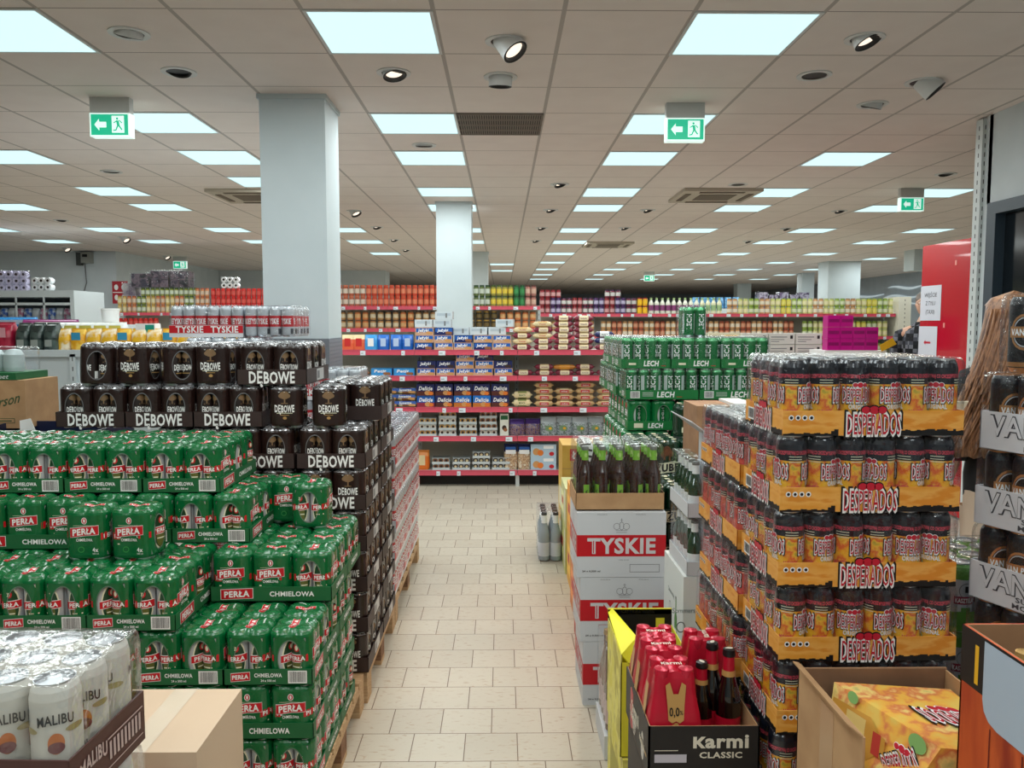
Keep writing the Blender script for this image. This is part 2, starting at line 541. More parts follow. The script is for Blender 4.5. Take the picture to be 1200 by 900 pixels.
CELLS = {-14: (14, 17), -11: (10, 14, 17), -8: (5, 8, 10, 14, 17), -5: (0, 3, 5, 7, 14, 17, 21), -2: (0, 3, 5, 8, 10, 14, 17, 21, 25),
         1: (0, 3, 5, 8, 10, 14, 17, 21, 25, 29, 33, 37), 4: (5, 8, 10, 14, 17, 21, 25, 29, 33, 37), 7: (8, 10, 14, 17, 21, 25, 29, 33, 37),
         10: (14, 17, 21, 25, 29, 33, 37), 13: (23, 26, 29, 33, 37), -1: (26, 30), -3: ()}
ROWN = {0: 'first', 3: 'second', 5: 'third', 7: 'fourth', 8: 'fourth', 10: 'fifth', 14: 'sixth', 17: 'seventh', 21: 'eighth', 23: 'eighth', 25: 'ninth', 26: 'ninth', 29: 'tenth', 30: 'tenth', 33: 'eleventh', 37: 'twelfth'}
COLN = {-14: 'outermost line on the left', -11: 'second line from the left', -8: 'third line from the left', -5: 'line left of the big white pillar', -2: 'line above the slim pillar',
        -1: 'short line behind the slim pillar', 1: 'line just right of the aisle', 4: 'second line right of the aisle', 7: 'third line right of the aisle', 10: 'fourth line right of the aisle', 13: 'fifth line right of the aisle'}
for i, js in CELLS.items():
    for j in js:
        panel.place((.284 + .6 * (i + .5), 3.777 + .6 * (j + .5), CEIL), 0,
                    'ceiling light panel, %s row, %s' % (ROWN[j], COLN[i]), 'ceiling light panels')
for i in (-5, -2, 1, 4):
    for j in (-3, -6, -9):
        if i == 4 and j < -3: continue
        panel.place((.284 + .6 * (i + .5), 3.777 + .6 * (j + .5), CEIL), 0, 'square white ceiling light panel above and behind the viewer', 'ceiling light panels behind')

def exit_sign(x, y, sx, sy, label):
    """green running-man sign facing the camera, hung from a grey box under the ceiling"""
    t = empty('exit_sign', (x, y, CEIL)); tag(t, label, 'exit sign')
    GR = mat('exit_green', (10, 150, 104), 0.4, emit=(0.01, 0.42, 0.24, .9)); GW = mat('exit_white', (225, 255, 245), 0.4, emit=(0.8, 1, .95, .7))
    b = MB(); b.box(-sx / 2, sx / 2, -.03, .03, -.10, 0, mat('exit_mount', (196, 198, 196), .5)); b.build('mount', t)
    b = MB(); b.box(-sx / 2, sx / 2, -.035, .035, -.10 - sy, -.10, GW)
    fn = flat((0, -.035, -.10 - sy / 2), (1, 0, 0), (0, 0, 1))
    b.rect(fn, -sx / 2 + .008, sx / 2 - .008, -sy / 2 + .008, sy / 2 - .008, GR, .001)
    k = sx
    b.art(([(-.38 * k, 0), (-.26 * k, .15 * k), (-.26 * k, .07 * k), (-.08 * k, .07 * k), (-.08 * k, -.07 * k), (-.26 * k, -.07 * k), (-.26 * k, -.15 * k)], [(0, 6, 5, 4, 3, 2, 1)]), fn, GW, .002)
    b.rect(fn, .06 * k, .37 * k, -.2 * k, .22 * k, GW, .002)
    # the man
    b.ell(fn, .20 * k, .15 * k, .03 * k, .03 * k, GR, .003)
    for p in ([(.17, .11), (.24, .10), (.26, -.02), (.19, -.02)], [(.17, .10), (.10, .05), (.11, .03), (.18, .07)], [(.24, .10), (.31, .03), (.33, .05), (.25, .12)],
              [(.21, -.02), (.26, -.02), (.33, -.12), (.30, -.14)], [(.19, -.02), (.23, -.03), (.17, -.15), (.09, -.16), (.09, -.13), (.15, -.12)]):
        b.art(([(u * k, v * k) for u, v in p], [tuple(range(len(p)))]), fn, GR, .003)
    b.build('sign_panel', t)
exit_sign(-2.49, 5.25, .25, .145, 'green running-man exit sign on the ceiling left of the big pillar')
exit_sign(1.19, 5.33, .25, .145, 'green running-man exit sign on the ceiling right of the aisle')
exit_sign(4.35, 8.6, .25, .14, 'green running-man exit sign near the slotted white upright')
exit_sign(-6.95, 17.5, .28, .16, 'small distant green exit sign above the far jar shelves')
exit_sign(4.1, 22.5, .28, .16, 'small distant green exit sign over the middle of the shop')

# downlights: kind, pixel-free positions on the ceiling
def make_spot(tip, turn, drop, lit=True):
    """round recessed downlight; the head is tipped out by `tip` degrees towards `turn`"""
    def mk():
        t = empty('ceiling_spotlight'); tag(t, cat='spotlight')
        b = MB(); b.lathe([(.098, -.006), (.098, 0)], RIMW, 24); b.lathe([(.07, -.006), (.098, -.006)], RIMW, 24)
        b.lathe([(.0, -.002), (.07, -.002)], RIMB, 24); b.build('rim', t)
        b = MB()
        b.lathe([(.066, .0), (.068, -drop)], RIMW, 24); b.lathe([(.068, -drop), (.062, -drop - .003), (.056, -drop), (.05, -drop + .02)], RIMB, 24)
        b.lathe([(.05, -drop + .02), (.0, -drop + .02)], LEDW if lit else LENS, 24)
        h = b.build('lamp_head', t)
        h.rotation_euler = (R(tip) * math.cos(R(turn)), R(tip) * math.sin(R(turn)), 0); h.location = (0, 0, 0.02)
        return t
    return mk
SPOTS = {}
def spot(x, y, tip, turn, drop, label, lit=True):
    key = (tip, turn, drop, lit)
    if key not in SPOTS: SPOTS[key] = Proto(make_spot(*key))
    SPOTS[key].place((x, y, CEIL), 0, label, 'ceiling spotlights')
for a in ((-1.84, 4.09, 22, 40, .035, 'white recessed spotlight tipped sideways, in front of its twin near the big panel'),
          (-1.84, 4.70, -18, 0, .02, 'recessed spotlight with black rim facing down, behind the one beside the big panel'),
          (0.01, 4.18, -38, 60, .11, 'long white spotlight hanging out of the ceiling with a lit orange face'),
          (-0.01, 4.77, 8, 10, .075, 'short white spotlight cylinder hanging straight behind the long lit one', False),
          (-0.62, 4.70, -16, 40, .045, 'small white spotlight under the ceiling right of the first big panel'),
          (-0.63, 6.57, 8, 0, .03, 'flat white spotlight between the panels left of the ceiling vent', False),
          (1.82, 4.12, -24, 50, .05, 'white spotlight beside the large panel on the right, tipped to the aisle'),
          (2.49, 4.84, -42, 70, .11, 'long white spotlight near the partition with a bright lit face'),
          (2.42, 5.33, 20, 30, .04, 'half-sunk white spotlight behind the long one near the partition', False),
          (4.26, 7.77, -15, 10, .02, 'lit white spotlight just above the exit sign by the upright'),
          (2.43, 8.36, 10, 0, .01, 'closed round spotlight in front of the ceiling air unit', False),
          (0.59, 8.38, -25, 50, .03, 'small tilted spotlight over the aisle, third row back'),
          (0.61, 10.26, -25, 50, .03, 'small tilted spotlight over the aisle, fourth row back'),
          (0.59, 12.18, -25, 50, .03, 'small tilted spotlight over the aisle, fifth row back'),
          (0.58, 14.06, -25, 50, .03, 'small tilted spotlight over the aisle, sixth row back'),
          (-1.89, 10.37, -30, 60, .08, 'white spotlight hanging beside the big pillar, turned outwards'),
          (-1.87, 12.10, -25, 50, .03, 'tiny spotlight behind the hanging one beside the big pillar'),
          (-1.86, 13.94, -25, 50, .03, 'tiny spotlight, second behind the hanging one beside the big pillar'),
          (-1.89, 15.88, -25, 50, .03, 'tiny spotlight, third behind the hanging one beside the big pillar'),
          (-3.69, 7.73, 15, 20, .02, 'flat recessed spotlight left of the big pillar between panels', False),
          (-6.14, 11.35, -15, 10, .02, 'lit round spotlight far left above the white goods'),
          (-6.32, 13.58, -40, 70, .11, 'white spotlight cylinder hanging in front of the grey wall'),
          (-8.32, 15.50, -40, 70, .09, 'white spotlight hanging close to the grey wall corner'),
          (-7.20, 17.36, -40, 70, .09, 'white spotlight hanging behind the grey wall corner'),
          (1.84, 10.25, -25, 50, .03, 'small tilted spotlight behind the air unit'),
          (1.84, 12.16, -25, 50, .03, 'small tilted spotlight, second behind the air unit'),
          (4.30, 10.30, -20, 30, .03, 'small lit spotlight right of the air unit'),
          (4.30, 12.2, -25, 50, .03, 'tiny spotlight, second right of the air unit'),
          (4.30, 14.1, -25, 50, .03, 'tiny spotlight, third right of the air unit')):
    lab = a[5]; lit = a[6] if len(a) > 6 else True
    spot(a[0], a[1], a[2], a[3], a[4], lab, lit)
spot(1.80, 4.72, 0, 0, .004, 'closed flat round cover in the ceiling near the partition', False)
sl = bpy.data.lights.new('spot_beam', 'SPOT'); sl.energy = SPOT_POWER; sl.color = (1.0, .72, .50); sl.spot_size = R(46); sl.spot_blend = .7; sl.shadow_soft_size = .05
def beam(x, y, tx, ty, tz):
    o = bpy.data.objects.new('spot_beam', sl); col.objects.link(o); o.location = (x, y, CEIL - .13)
    o.rotation_euler = (Vector((tx, ty, tz)) - Vector(o.location)).to_track_quat('-Z', 'Y').to_euler()
beam(0.03, 4.12, .25, 2.9, 0); beam(-.60, 4.66, .35, 4.0, 0); beam(1.82, 4.08, .75, 3.6, .6); beam(0.59, 8.36, .35, 5.2, 0); beam(2.47, 4.8, 1.3, 3.0, 1); beam(0.0, 1.5, -.9, 2.6, .8)
# ceiling vent
VENTM = mat('vent_grille', (132, 122, 112), 0.6)
t = empty('ceiling_vent', (0, 5.877, CEIL)); tag(t, 'square beige slotted air grille set in the ceiling over the aisle', 'vent')
b = MB(); b.box(-.298, .298, -.298, .298, -.003, 0, mat('vent_back', (70, 64, 58), .8)); b.build('backing', t)
b = MB()
for k in range(36):
    x = -.285 + k * .0163; b.box(x, x + .008, -.285, .285, -.012, -.003, VENTM)
for y in (-.298, -.15, 0, .15, .285): b.box(-.298, .298, y, y + .012, -.013, -.003, VENTM)
b.build('grille', t)
t.location = (-.016 + 0.0, 3.777 + .6 * 3.5, CEIL)
def cassette(x, y, label):
    t = empty('air_conditioner', (x, y, CEIL)); tag(t, label, 'air conditioner')
    b = MB(); M1 = mat('ac_beige', (186, 176, 160), .55); M2 = mat('ac_dark', (110, 98, 84), .7)
    b.box(-.42, .42, -.42, .42, -.035, 0, M1); b.build('cover', t)
    b = MB(); b.box(-.2, .2, -.2, .2, -.04, -.036, M2); b.build('intake_grille', t)
    for k in range(4):
        b = MB(); b.box(-.24, .24, -.37, -.31, -.042, -.036, M2); o = b.build('air_flap', t); o.rotation_euler = (0, 0, k * PI / 2)
cassette(2.35, 9.0, 'beige square air unit in the ceiling right of the aisle')
cassette(-2.75, 9.1, 'beige square air unit in the ceiling left of the big pillar')
cassette(1.9, 14.6, 'small far beige air unit in the ceiling above the middle')
# junction box and cable on the left wall
b = MB(); b.box(-8.33, -8.15, 16.05, 16.2, 2.78, 3.0, mat('box_grey', (150, 152, 146), .6)); b.box(-8.45, -8.35, 16.1, 16.2, 2.74, 2.99, mat('box_dark', (70, 74, 74), .6))
b.box(-8.29, -8.2, 16.03, 16.06, 2.9, 2.95, BLACK)
tag(b.build('junction_box'), 'small grey junction box high on the left wall', 'junction box')
b = MB(); b.tube([(-8.32, 16.18, 2.78), (-8.3, 16.18, 2.4), (-8.4, 16.18, 2.1), (-8.5, 16.18, 1.9)], .01, GREYP, 6); tag(b.build('wall_cable'), 'thin cable hanging down from the junction box', 'cable')
b = MB(); b.box(-7.70, -7.40, 15.98, 16.0, 1.98, 2.42, mat('sign_red', (170, 24, 40), .5))
fn = flat((-7.55, 15.98, 2.2), (1, 0, 0), (0, 0, 1))
for (u, v) in ((-.07, .1), (.07, .1), (-.07, -.1), (.07, -.1)): b.ell(fn, u, v, .04, .055, WHITE)
b.rect(fn, -.14, .14, -.008, .008, WHITE)
tag(b.build('wall_sign'), 'red notice with white figures beside the grey wall corner', 'sign')

# ================================================================ cans and packs
CR = .033; CH = .168; FCH = .160
def can_prof(r=CR, h=CH, rim=SILVER, neck=None, body=None):
    prof = [(0, .004), (r * .72, .002), (r * .80, 0), (r * .985, .010), (r, .016), (r, h - .020), (r * .93, h - .010), (r * .80, h - .003), (r * .82, h - .001), (r * .82, h), (r * .78, h), (r * .76, h - .006), (0, h - .006)]
    nk = neck or body
    ms = [rim, rim, rim, body, body, nk, nk, rim, rim, rim, rim, rim]
    return prof, ms
def can_mb(body, rim=SILVER, neck=None, r=CR, h=CH, n=18, tab=True, bands=()):
    b = MB(); prof, ms = can_prof(r, h, rim, neck, body)
    b.lathe(prof, ms, n)
    for (z0, z1, m) in bands: b.lathe([(r + .0004, z0), (r + .0004, z1)], m, n)
    if tab: b.box(-.008, .008, -.014, .012, h - .005, h - .003, rim)
    return b
def art_perla(b, fn, du=.006):
    b.ell(fn, 0, .082, .031, .064, CREAM, .0006); b.ell(fn, 0, .082, .027, .058, GREENC, .0010)
    b.ell(fn, 0, .060, .018, .034, mat('perla_hop', (92, 96, 40), .4), .0014); b.ell(fn, 0, .118, .010, .012, RED, .0015); b.ell(fn, 0, .118, .005, .008, CREAM, .0019)
    b.rect(fn, -.034, .034, .072, .098, WHITE, .0017, du, .08); b.rect(fn, -.034, .034, .074, .096, RED, .0021, du, .08)
    b.text('PERŁA', fn, 0, .085, .013, WHITE, w=.052, off=.0026, bold=.03, du=du, tilt=.08); b.rect(fn, -.016, .016, .056, .060, CREAM, .002, du)
def mk_can_perla():
    b = can_mb(mat('perla_can_back', (186, 190, 192), .35, metal=.2), neck=GREENC)
    for a in (-90, 60): art_perla(b, cyl(CR, 0, a))
    for a in (-15, 150): b.rect(cyl(CR, 0, a), -.003, .003, .02, .14, GREYP, .0006)
    return b
def mk_can_debowe():
    b = can_mb(mat('debowe_can', (34, 24, 22), .3, coat=.3))
    for a in (-90, 90):
        fn = cyl(CR, 0, a)
        tree(b, fn, .118, .9); b.text('DĘBOWE', fn, 0, .075, .022, WHITE, w=.055, off=.0012, bold=.03, du=.006); b.rect(fn, -.02, .02, .05, .053, GOLD, .001, .006)
    b.rect(cyl(CR, 0, 0), -.010, .010, .03, .06, WHITE, .0008, .005)
    return b
def tree(b, fn, v, k=1.0):
    GOLD = mat('tree_bronze', (132, 104, 74), .45)
    for (u, w, a, c) in ((0, .010, .016, .010), (-.011, .004, .010, .008), (.011, .004, .010, .008), (0, .0, .014, .008)):
        b.ell(fn, u * k, v + w * k, a * k, c * k, GOLD, .0010 + .0001 * a)
    b.rect(fn, -.0025 * k, .0025 * k, v - .022 * k, v, GOLD, .001); b.rect(fn, -.012 * k, .012 * k, v - .024 * k, v - .021 * k, GOLD, .001)
def art_lech(b, fn):
    b.text('LECH', fn, 0, .085, .026, WHITE, w=.085, off=.001, bold=.035, rot=PI / 2)
LECHC = mat('lech_can', (20, 122, 62), .25, metal=.35, coat=.3)
def mk_can_lech():
    b = can_mb(LECHC, neck=mat('lech_neck', (96, 176, 120), .25, metal=.6))
    for a in (-100, 20, 140): art_lech(b, cyl(CR, 0, a))
    for a in (-45, 90): b.rect(cyl(CR, 0, a), -.009, .009, .02, .13, mat('lech_silver', (178, 190, 184), .35), .0006, .005, .25)
    return b
def mk_can_tyskie():
    b = can_mb(SILVERP, bands=((.055, .115, RED),))
    for a in (-90, 45, 170):
        b.text('TYSKIE', cyl(CR, 0, a), 0, .085, .030, WHITE, w=.060, off=.0012, bold=.03, du=.006)
    for a in (-25, 110): b.rect(cyl(CR, 0, a), -.010, .010, .015, .045, mat('print_dark', (60, 62, 70), .5), .0006, .005)
    return b
DESB = mat('desperados_black', (20, 22, 32), .28, coat=.35)
DESY = mat_mix('desperados_yellow', [(244, 186, 48), (238, 168, 40), (220, 90, 46), (238, 184, 60), (120, 146, 60)], 22, .3, detail=6, stops=[.38, .48, .56, .62, .70])
DESR = mat_mix('desperados_red', [(196, 60, 50), (220, 96, 78), (188, 52, 60), (232, 150, 90)], 26, .3, detail=6, stops=[.36, .48, .58, .7])
DLOGO = mat('desperados_logo', (196, 30, 52), .4); DGRN = mat('desperados_green', (126, 168, 96), .4); DPINK = mat('desperados_pink', (214, 74, 92), .4)
def desp_logo(b, fn, cu, cv, w, du=.006, off=.001, circ=True, rot=0):
    h = w * .46
    b.text('DESPERADOS', fn, cu, cv, h, BLACK, w=w * 1.10, off=off, bold=.11, du=du, rot=rot)
    b.text('DESPERADOS', fn, cu, cv, h, WHITE, w=w * 1.04, off=off + .0006, bold=.06, du=du, rot=rot)
    b.text('DESPERADOS', fn, cu, cv, h * .94, DLOGO, w=w, off=off + .0012, bold=.0, du=du, rot=rot)
    if circ:
        for k, s in ((-1, .8), (0, 1.0), (1, .8)):
            r = w * .085 * s
            b.ell(fn, cu + k * w * .15, cv + h * .70, r * 1.25, r * 1.25, WHITE, off + .0002 + .0003 * (k == 0)); b.ell(fn, cu + k * w * .15, cv + h * .70, r, r, DLOGO, off + .0011)
def mk_desp(body):
    def mk():
        b = can_mb(body, neck=DESB, bands=((.112, .149, DESB),))
        for a in (-90, 92):
            fn = cyl(CR, 0, a)
            desp_logo(b, fn, 0, .088, .070)
            b.art(([(-.020, .064), (.020, .064), (.012, .034), (0, .024), (-.012, .034)], [(0, 4, 3, 2, 1)]), fn, DGRN, .0008)
            b.text('ORIGINAL', fn, 0, .062, .010, WHITE, w=.046, off=.0014, bold=.03, du=.006)
            b.text('WYGRYWAJ CO CHCESZ', fn, 0, .130, .008, DPINK, w=.058, off=.0012, bold=.04, du=.006)
        for a in (0, 182):
            fn = cyl(CR, 0, a)
            b.text('WYGRYWAJ CO CHCESZ', fn, 0, .131, .008, DPINK, w=.048, off=.0012, bold=.04, du=.006)
            for k in range(3): b.rect(fn, -.014, .014, .121 - .006 * k, .1225 - .006 * k, CREAM, .0012, .006)
            b.rect(fn, -.016, .016, .014, .030, WHITE, .0008, .006); b.rect(fn, -.010, .010, .017, .024, GREYP, .0012, .006)
            b.text('MOJITO' if body is DESY else 'RED', fn, -.002, .05, .012, DPINK, w=.03, off=.001, bold=.02, du=.006)
        return b
    return mk
def mk_can_vanpur():
    CO = mat('vanpur_gold', (206, 150, 100), .3, metal=.75); BK = mat_mix('vanpur_black', [(22, 24, 28), (60, 62, 66)], 240, .35, stops=[.5, .72], metal=.2)
    b = can_mb(BK, rim=CO, neck=mat('vanpur_neck', (30, 32, 36), .3, metal=.4), bands=((.012, .022, CO),))
    for a in (-90, 90):
        fn = cyl(CR, 0, a)
        b.ell(fn, 0, .088, .030, .040, CO, .0006, inner=.86); b.ell(fn, 0, .088, .024, .033, SILVERP, .0007, inner=.92); b.rect(fn, -.032, .032, .076, .100, CO, .0010, .005)
        b.text('VAN PUR', fn, 0, .088, .014, WHITE, w=.056, off=.0016, bold=.03, du=.005)
    return b
def mk_can_malibu():
    b = can_mb(mat('malibu_white', (216, 212, 202), .4), r=.0285, h=.156)
    for a in (-90, 40, 160):
        fn = cyl(.0285, 0, a)
        b.text('MALIBU', fn, 0, .112, .012, BLACK, w=.040, off=.001, bold=.02, du=.006, arc=.25)
        b.ell(fn, 0, .085, .009, .013, mat('malibu_sun', (206, 110, 40), .4), .0008); b.ell(fn, 0, .080, .009, .007, mat('malibu_plum', (112, 38, 52), .4), .0011)
        b.text('COLA', fn, 0, .055, .009, BLACK, w=.022, off=.001, bold=.02, du=.006)
        b.ell(fn, .022, .10, .012, .004, mat('malibu_palm', (172, 156, 106), .5), .0008); b.ell(fn, -.022, .028, .010, .006, GREYP, .0008)
    return b
def mk_can_kasztelan():
    GK = mat('kasztelan_green', (86, 140, 52), .35)
    b = can_mb(SILVERP, neck=GK, bands=((.128, .149, GK), (.012, .03, GK)))
    for a in (-120, 0, 120):
        fn = cyl(CR, 0, a)
        b.ell(fn, 0, .10, .018, .020, GREYP, .0006, inner=.9); b.rect(fn, -.004, .004, .096, .112, BLACK, .0008)
        b.rect(fn, -.028, .028, .066, .086, mat('kasztelan_wine', (140, 20, 56), .4), .0009, .005); b.text('KASZTELAN', fn, 0, .076, .011, WHITE, w=.05, off=.0014, bold=.03, du=.005)
        b.rect(fn, -.012, .012, .036, .058, GK, .0008, .005)
    return b
CANS = {}
def can_mesh(kind):
    if kind not in CANS:
        b = {'perla': mk_can_perla, 'debowe': mk_can_debowe, 'lech': mk_can_lech, 'tyskie': mk_can_tyskie, 'desp': mk_desp(DESY), 'despred': mk_desp(DESR),
             'vanpur': mk_can_vanpur, 'malibu': mk_can_malibu, 'kasztelan': mk_can_kasztelan, 'greencan': lambda: can_mb(GREENC)}[kind]()
        CANS[kind] = b.mesh('beer_can')
    return CANS[kind]
def can(kind, parent, x, y, z, rz):
    o = bpy.data.objects.new('beer_can', can_mesh(kind)); col.objects.link(o); o.parent = parent; o.location = (x, y, z); o.rotation_euler = (0, 0, rz)
    return o

# printed film over 2 x 2 cans: four rounded faces, an eye-shaped window in the -y and +y ones
HW = .0675
def film_pt(face, s, z, off=0.0):
    r = .0345; c = HW - r
    lim = c
    if abs(s) <= lim:
        u = s; d = HW; nu = 0.0
    else:
        a = (abs(s) - lim) / r; u = math.copysign(c + r * math.sin(a), s); d = c + r * math.cos(a)
    top = max(0.0, (z - .146) / .022)
    dent = (.0035 + .011 * min(1, top) ** 1.2) * math.exp(-(u / .014) ** 2)
    ins = .0165 * min(1.0, top) ** 2.2 + .007 * max(0.0, (.012 - z) / .012) ** 2
    k = 1 - ins / HW
    d = (d - dent + off) * k; u = u * k * (1 + off / .07 * (abs(s) > lim))
    a = (face - 1) * PI / 2 + PI / 2 if False else face * PI / 2
    # face 0 looks to -y, 1 to +x, 2 to +y, 3 to -x
    ca, sa = math.cos(a), math.sin(a)
    x, y = u, -d
    return (x * ca - y * sa, x * sa + y * ca, z)
SMAX = (HW - .0345) + .0345 * PI / 4
WIN = (.0, .078, .036, .058)
def film_fn(face): return lambda u, v, off: film_pt(face, u, v, off)
def film_mb(side, top, edge=None):
    b = MB(); H = .1685
    zs = [0, .006, .014, .05, .09, .13, .146, .153, .159, .164, .1675]
    for face in range(4):
        ss = [-SMAX + 2 * SMAX * i / 12 for i in range(13)]
        if face % 2 == 0:
            # window: rings from the eye to a rectangle, then the rest as a grid
            zl, zh = .014, .146; n = 32; su = SMAX * 10 / 12 * 1.0
            su = ss[11]
            rings = []
            for k in range(4):
                t = k / 3; ring = []
                for i in range(n):
                    a = 2 * PI * i / n; ca, sa = math.cos(a), math.sin(a)
                    ex, ez = WIN[0] + WIN[2] * ca, WIN[1] + WIN[3] * sa
                    m = 1 / max(abs(ca) / su, abs(sa) / ((zh - zl) / 2)); rx, rz = ca * m, (zl + zh) / 2 + sa * m
                    ring.append(film_pt(face, ex + (rx - ex) * t, ez + (rz - ez) * t))
                rings.append(ring)
            vs = [p for r_ in rings for p in r_]
            fs = [(k * n + i, (k + 1) * n + i, (k + 1) * n + (i + 1) % n, k * n + (i + 1) % n) for k in range(3) for i in range(n)]
            b.add(vs, fs, side, True)
            for (i0, i1, z0, z1) in ((0, 1, .014, .146), (11, 12, .014, .146)):
                b.add([film_pt(face, ss[i0], z0), film_pt(face, ss[i1], z0), film_pt(face, ss[i1], z1), film_pt(face, ss[i0], z1)], [(0, 1, 2, 3)], side, True)
            zz = [(0, .006), (.006, .014), (.146, .153), (.153, .159), (.159, .164), (.164, .1675)]
            fn = film_fn(face); b.ell(fn, WIN[0], WIN[1], WIN[2] * 1.05, WIN[3] * 1.03, edge or mat('film_edge', (96, 120, 104), .3), .0004, 28, .93)
        else:
            zz = list(zip(zs[:-1], zs[1:]))
        for (z0, z1) in zz:
            vs = []
            for s_ in ss: vs += [film_pt(face, s_, z0), film_pt(face, s_, z1)]
            b.add(vs, [(2 * i, 2 * i + 2, 2 * i + 3, 2 * i + 1) for i in range(12)], top if z0 >= .153 and top is not side else side, True)
    # domed top with a fold along both middles
    per = [film_pt(f, -SMAX + 2 * SMAX * i / 12, .1675) for f in range(4) for i in range(12)]
    n = len(per); rings = [per]
    for k in (.82, .6, .38, .16):
        ring = []
        for (x, y, z) in per:
            X, Y = x * k, y * k
            dip = .007 * (math.exp(-(X / .012) ** 2) + math.exp(-(Y / .012) ** 2)) * (1 if k < .8 else .7)
            ring.append((X, Y, .1695 - min(.009, dip)))
        rings.append(ring)
    vs = [p for r_ in rings for p in r_]
    fs = [(k * n + i, k * n + (i + 1) % n, (k + 1) * n + (i + 1) % n, (k + 1) * n + i) for k in range(4) for i in range(n)]
    fs.append(tuple(4 * n + i for i in range(n)))
    b.add(vs, fs, top, True)
    return b
def top_fn(u, v, off):
    dip = .007 * (math.exp(-(u / .012) ** 2) + math.exp(-(v / .012) ** 2))
    return (u, v, .1700 - min(.009, dip) + off)
def trect(b, u0, u1, v0, v1, m, off=.0008, k=4):
    for i in range(k):
        for j in range(k):
            a0, a1 = u0 + (u1 - u0) * i / k, u0 + (u1 - u0) * (i + 1) / k; c0, c1 = v0 + (v1 - v0) * j / k, v0 + (v1 - v0) * (j + 1) / k
            b.quad(top_fn(a0, c0, off), top_fn(a1, c0, off), top_fn(a1, c1, off), top_fn(a0, c1, off), m)
def pack_perla(variant):
    def mk():
        t = empty('beer_four_pack'); tag(t, cat='beer cans')
        b = film_mb(GREENF, GREENF)
        for f in (1, 3):
            fn = film_fn(f)
            b.ell(fn, 0, .128, .009, .011, WHITE, .0006); b.ell(fn, 0, .128, .007, .009, RED, .001); b.ell(fn, .0, .128, .003, .006, WHITE, .0014)
            b.rect(fn, -.034, .034, .1125, .1135, CREAM, .0006, .01)
            b.rect(fn, -.046, .046, .078, .110, WHITE, .0006, .008, .10); b.rect(fn, -.045, .045, .0795, .1085, RED, .0010, .008, .10)
            b.text('PERŁA', fn, 0, .094, .020, WHITE, w=.072, off=.0016, bold=.035, du=.008, tilt=.10)
            b.text('CHMIELOWA', fn, 0, .066, .009, WHITE, w=.052, off=.0010, bold=.02, du=.008)
            b.text('4x', fn, .034, .034, .014, WHITE, off=.0010, bold=.02, w=.018); b.text('500 ml', fn, .034, .021, .005, WHITE, off=.0010, w=.018)
            b.ell(fn, -.012, .034, .010, .010, mat('hop_green', (40, 138, 62), .4), .0006, inner=.7)
        for f in (0, 2):
            fn = film_fn(f)
            b.rect(fn, -.057, -.049, .07, .09, RED, .0006); b.rect(fn, .049, .057, .07, .09, RED, .0006)
        trect(b, -.012, .012, -.034, .034, WHITE, .0007); trect(b, -.011, .011, -.033, .033, RED, .0011)
        b.text('PERŁA', top_fn, 0, 0, .013, WHITE, w=.050, off=.0018, bold=.03, rot=PI / 2, du=.01)
        b.text('4x500', top_fn, -.036, -.01, .008, WHITE, w=.03, off=.001, bold=.02, rot=0.3); b.text('chmielowa', top_fn, .034, .012, .007, WHITE, w=.036, off=.001, bold=.02, rot=PI / 2)
        b.build('film', t)
        rr = random.Random(variant)
        for (x, y) in ((-1, -1), (1, -1), (-1, 1), (1, 1)):
            can('perla', t, x * .0325, y * .0325, -.006, rr.choice((0, .35, -.35, 1.2, 2.6, -1.3, .15, 3.3)))
        return t
    return mk
def pack_debowe(variant):
    SP = mat_mix('debowe_top_film', [(70, 62, 60), (170, 172, 176), (60, 50, 48)], 90, .22, metal=.4, stops=[.42, .52, .62])
    def mk():
        t = empty('beer_four_pack'); tag(t, cat='beer cans')
        b = film_mb(BROWNF, SP, mat('film_edge_grey', (110, 110, 112), .3))
        for f in (1, 3):
            fn = film_fn(f)
            tree(b, fn, .122, 1.15)
            b.text('DĘBOWE', fn, 0, .076, .028, WHITE, w=.078, off=.0012, bold=.03, du=.008, arc=-.08)
            b.rect(fn, -.032, .032, .055, .0575, CREAM, .001, .01); b.rect(fn, -.018, .018, .047, .0495, GOLD, .001, .01); b.ell(fn, 0, .036, .008, .006, GOLD, .001)
            b.text('• • •', fn, 0, .142, .006, WHITE, w=.05, off=.001)
        b.build('film', t)
        rr = random.Random(variant + 50)
        for (x, y) in ((-1, -1), (1, -1), (-1, 1), (1, 1)):
            can('debowe', t, x * .0325, y * .0325, -.006, rr.choice((0, .5, -.5, .9, 2.6, -1.0)))
        return t
    return mk
def pack_lech(variant):
    def mk():
        t = empty('beer_four_pack'); tag(t, cat='beer cans')
        GL = mat('lech_film', (8, 112, 56), .25, coat=.3)
        b = film_mb(GL, mat('lech_film_top', (40, 120, 70), .25, coat=.3))
        for f in (1, 3):
            fn = film_fn(f); b.text('LECH', fn, 0, .09, .034, WHITE, w=.085, off=.001, bold=.035, du=.01, shear=.1); b.rect(fn, -.03, .03, .05, .054, WHITE, .001, .01)
            b.rect(fn, -.012, .012, .118, .142, RED, .001, .01)
        b.build('film', t)
        for (x, y) in ((-1, -1), (1, -1), (-1, 1), (1, 1)): can('lech', t, x * .0325, y * .0325, -.006, .8 * x + variant)
        return t
    return mk
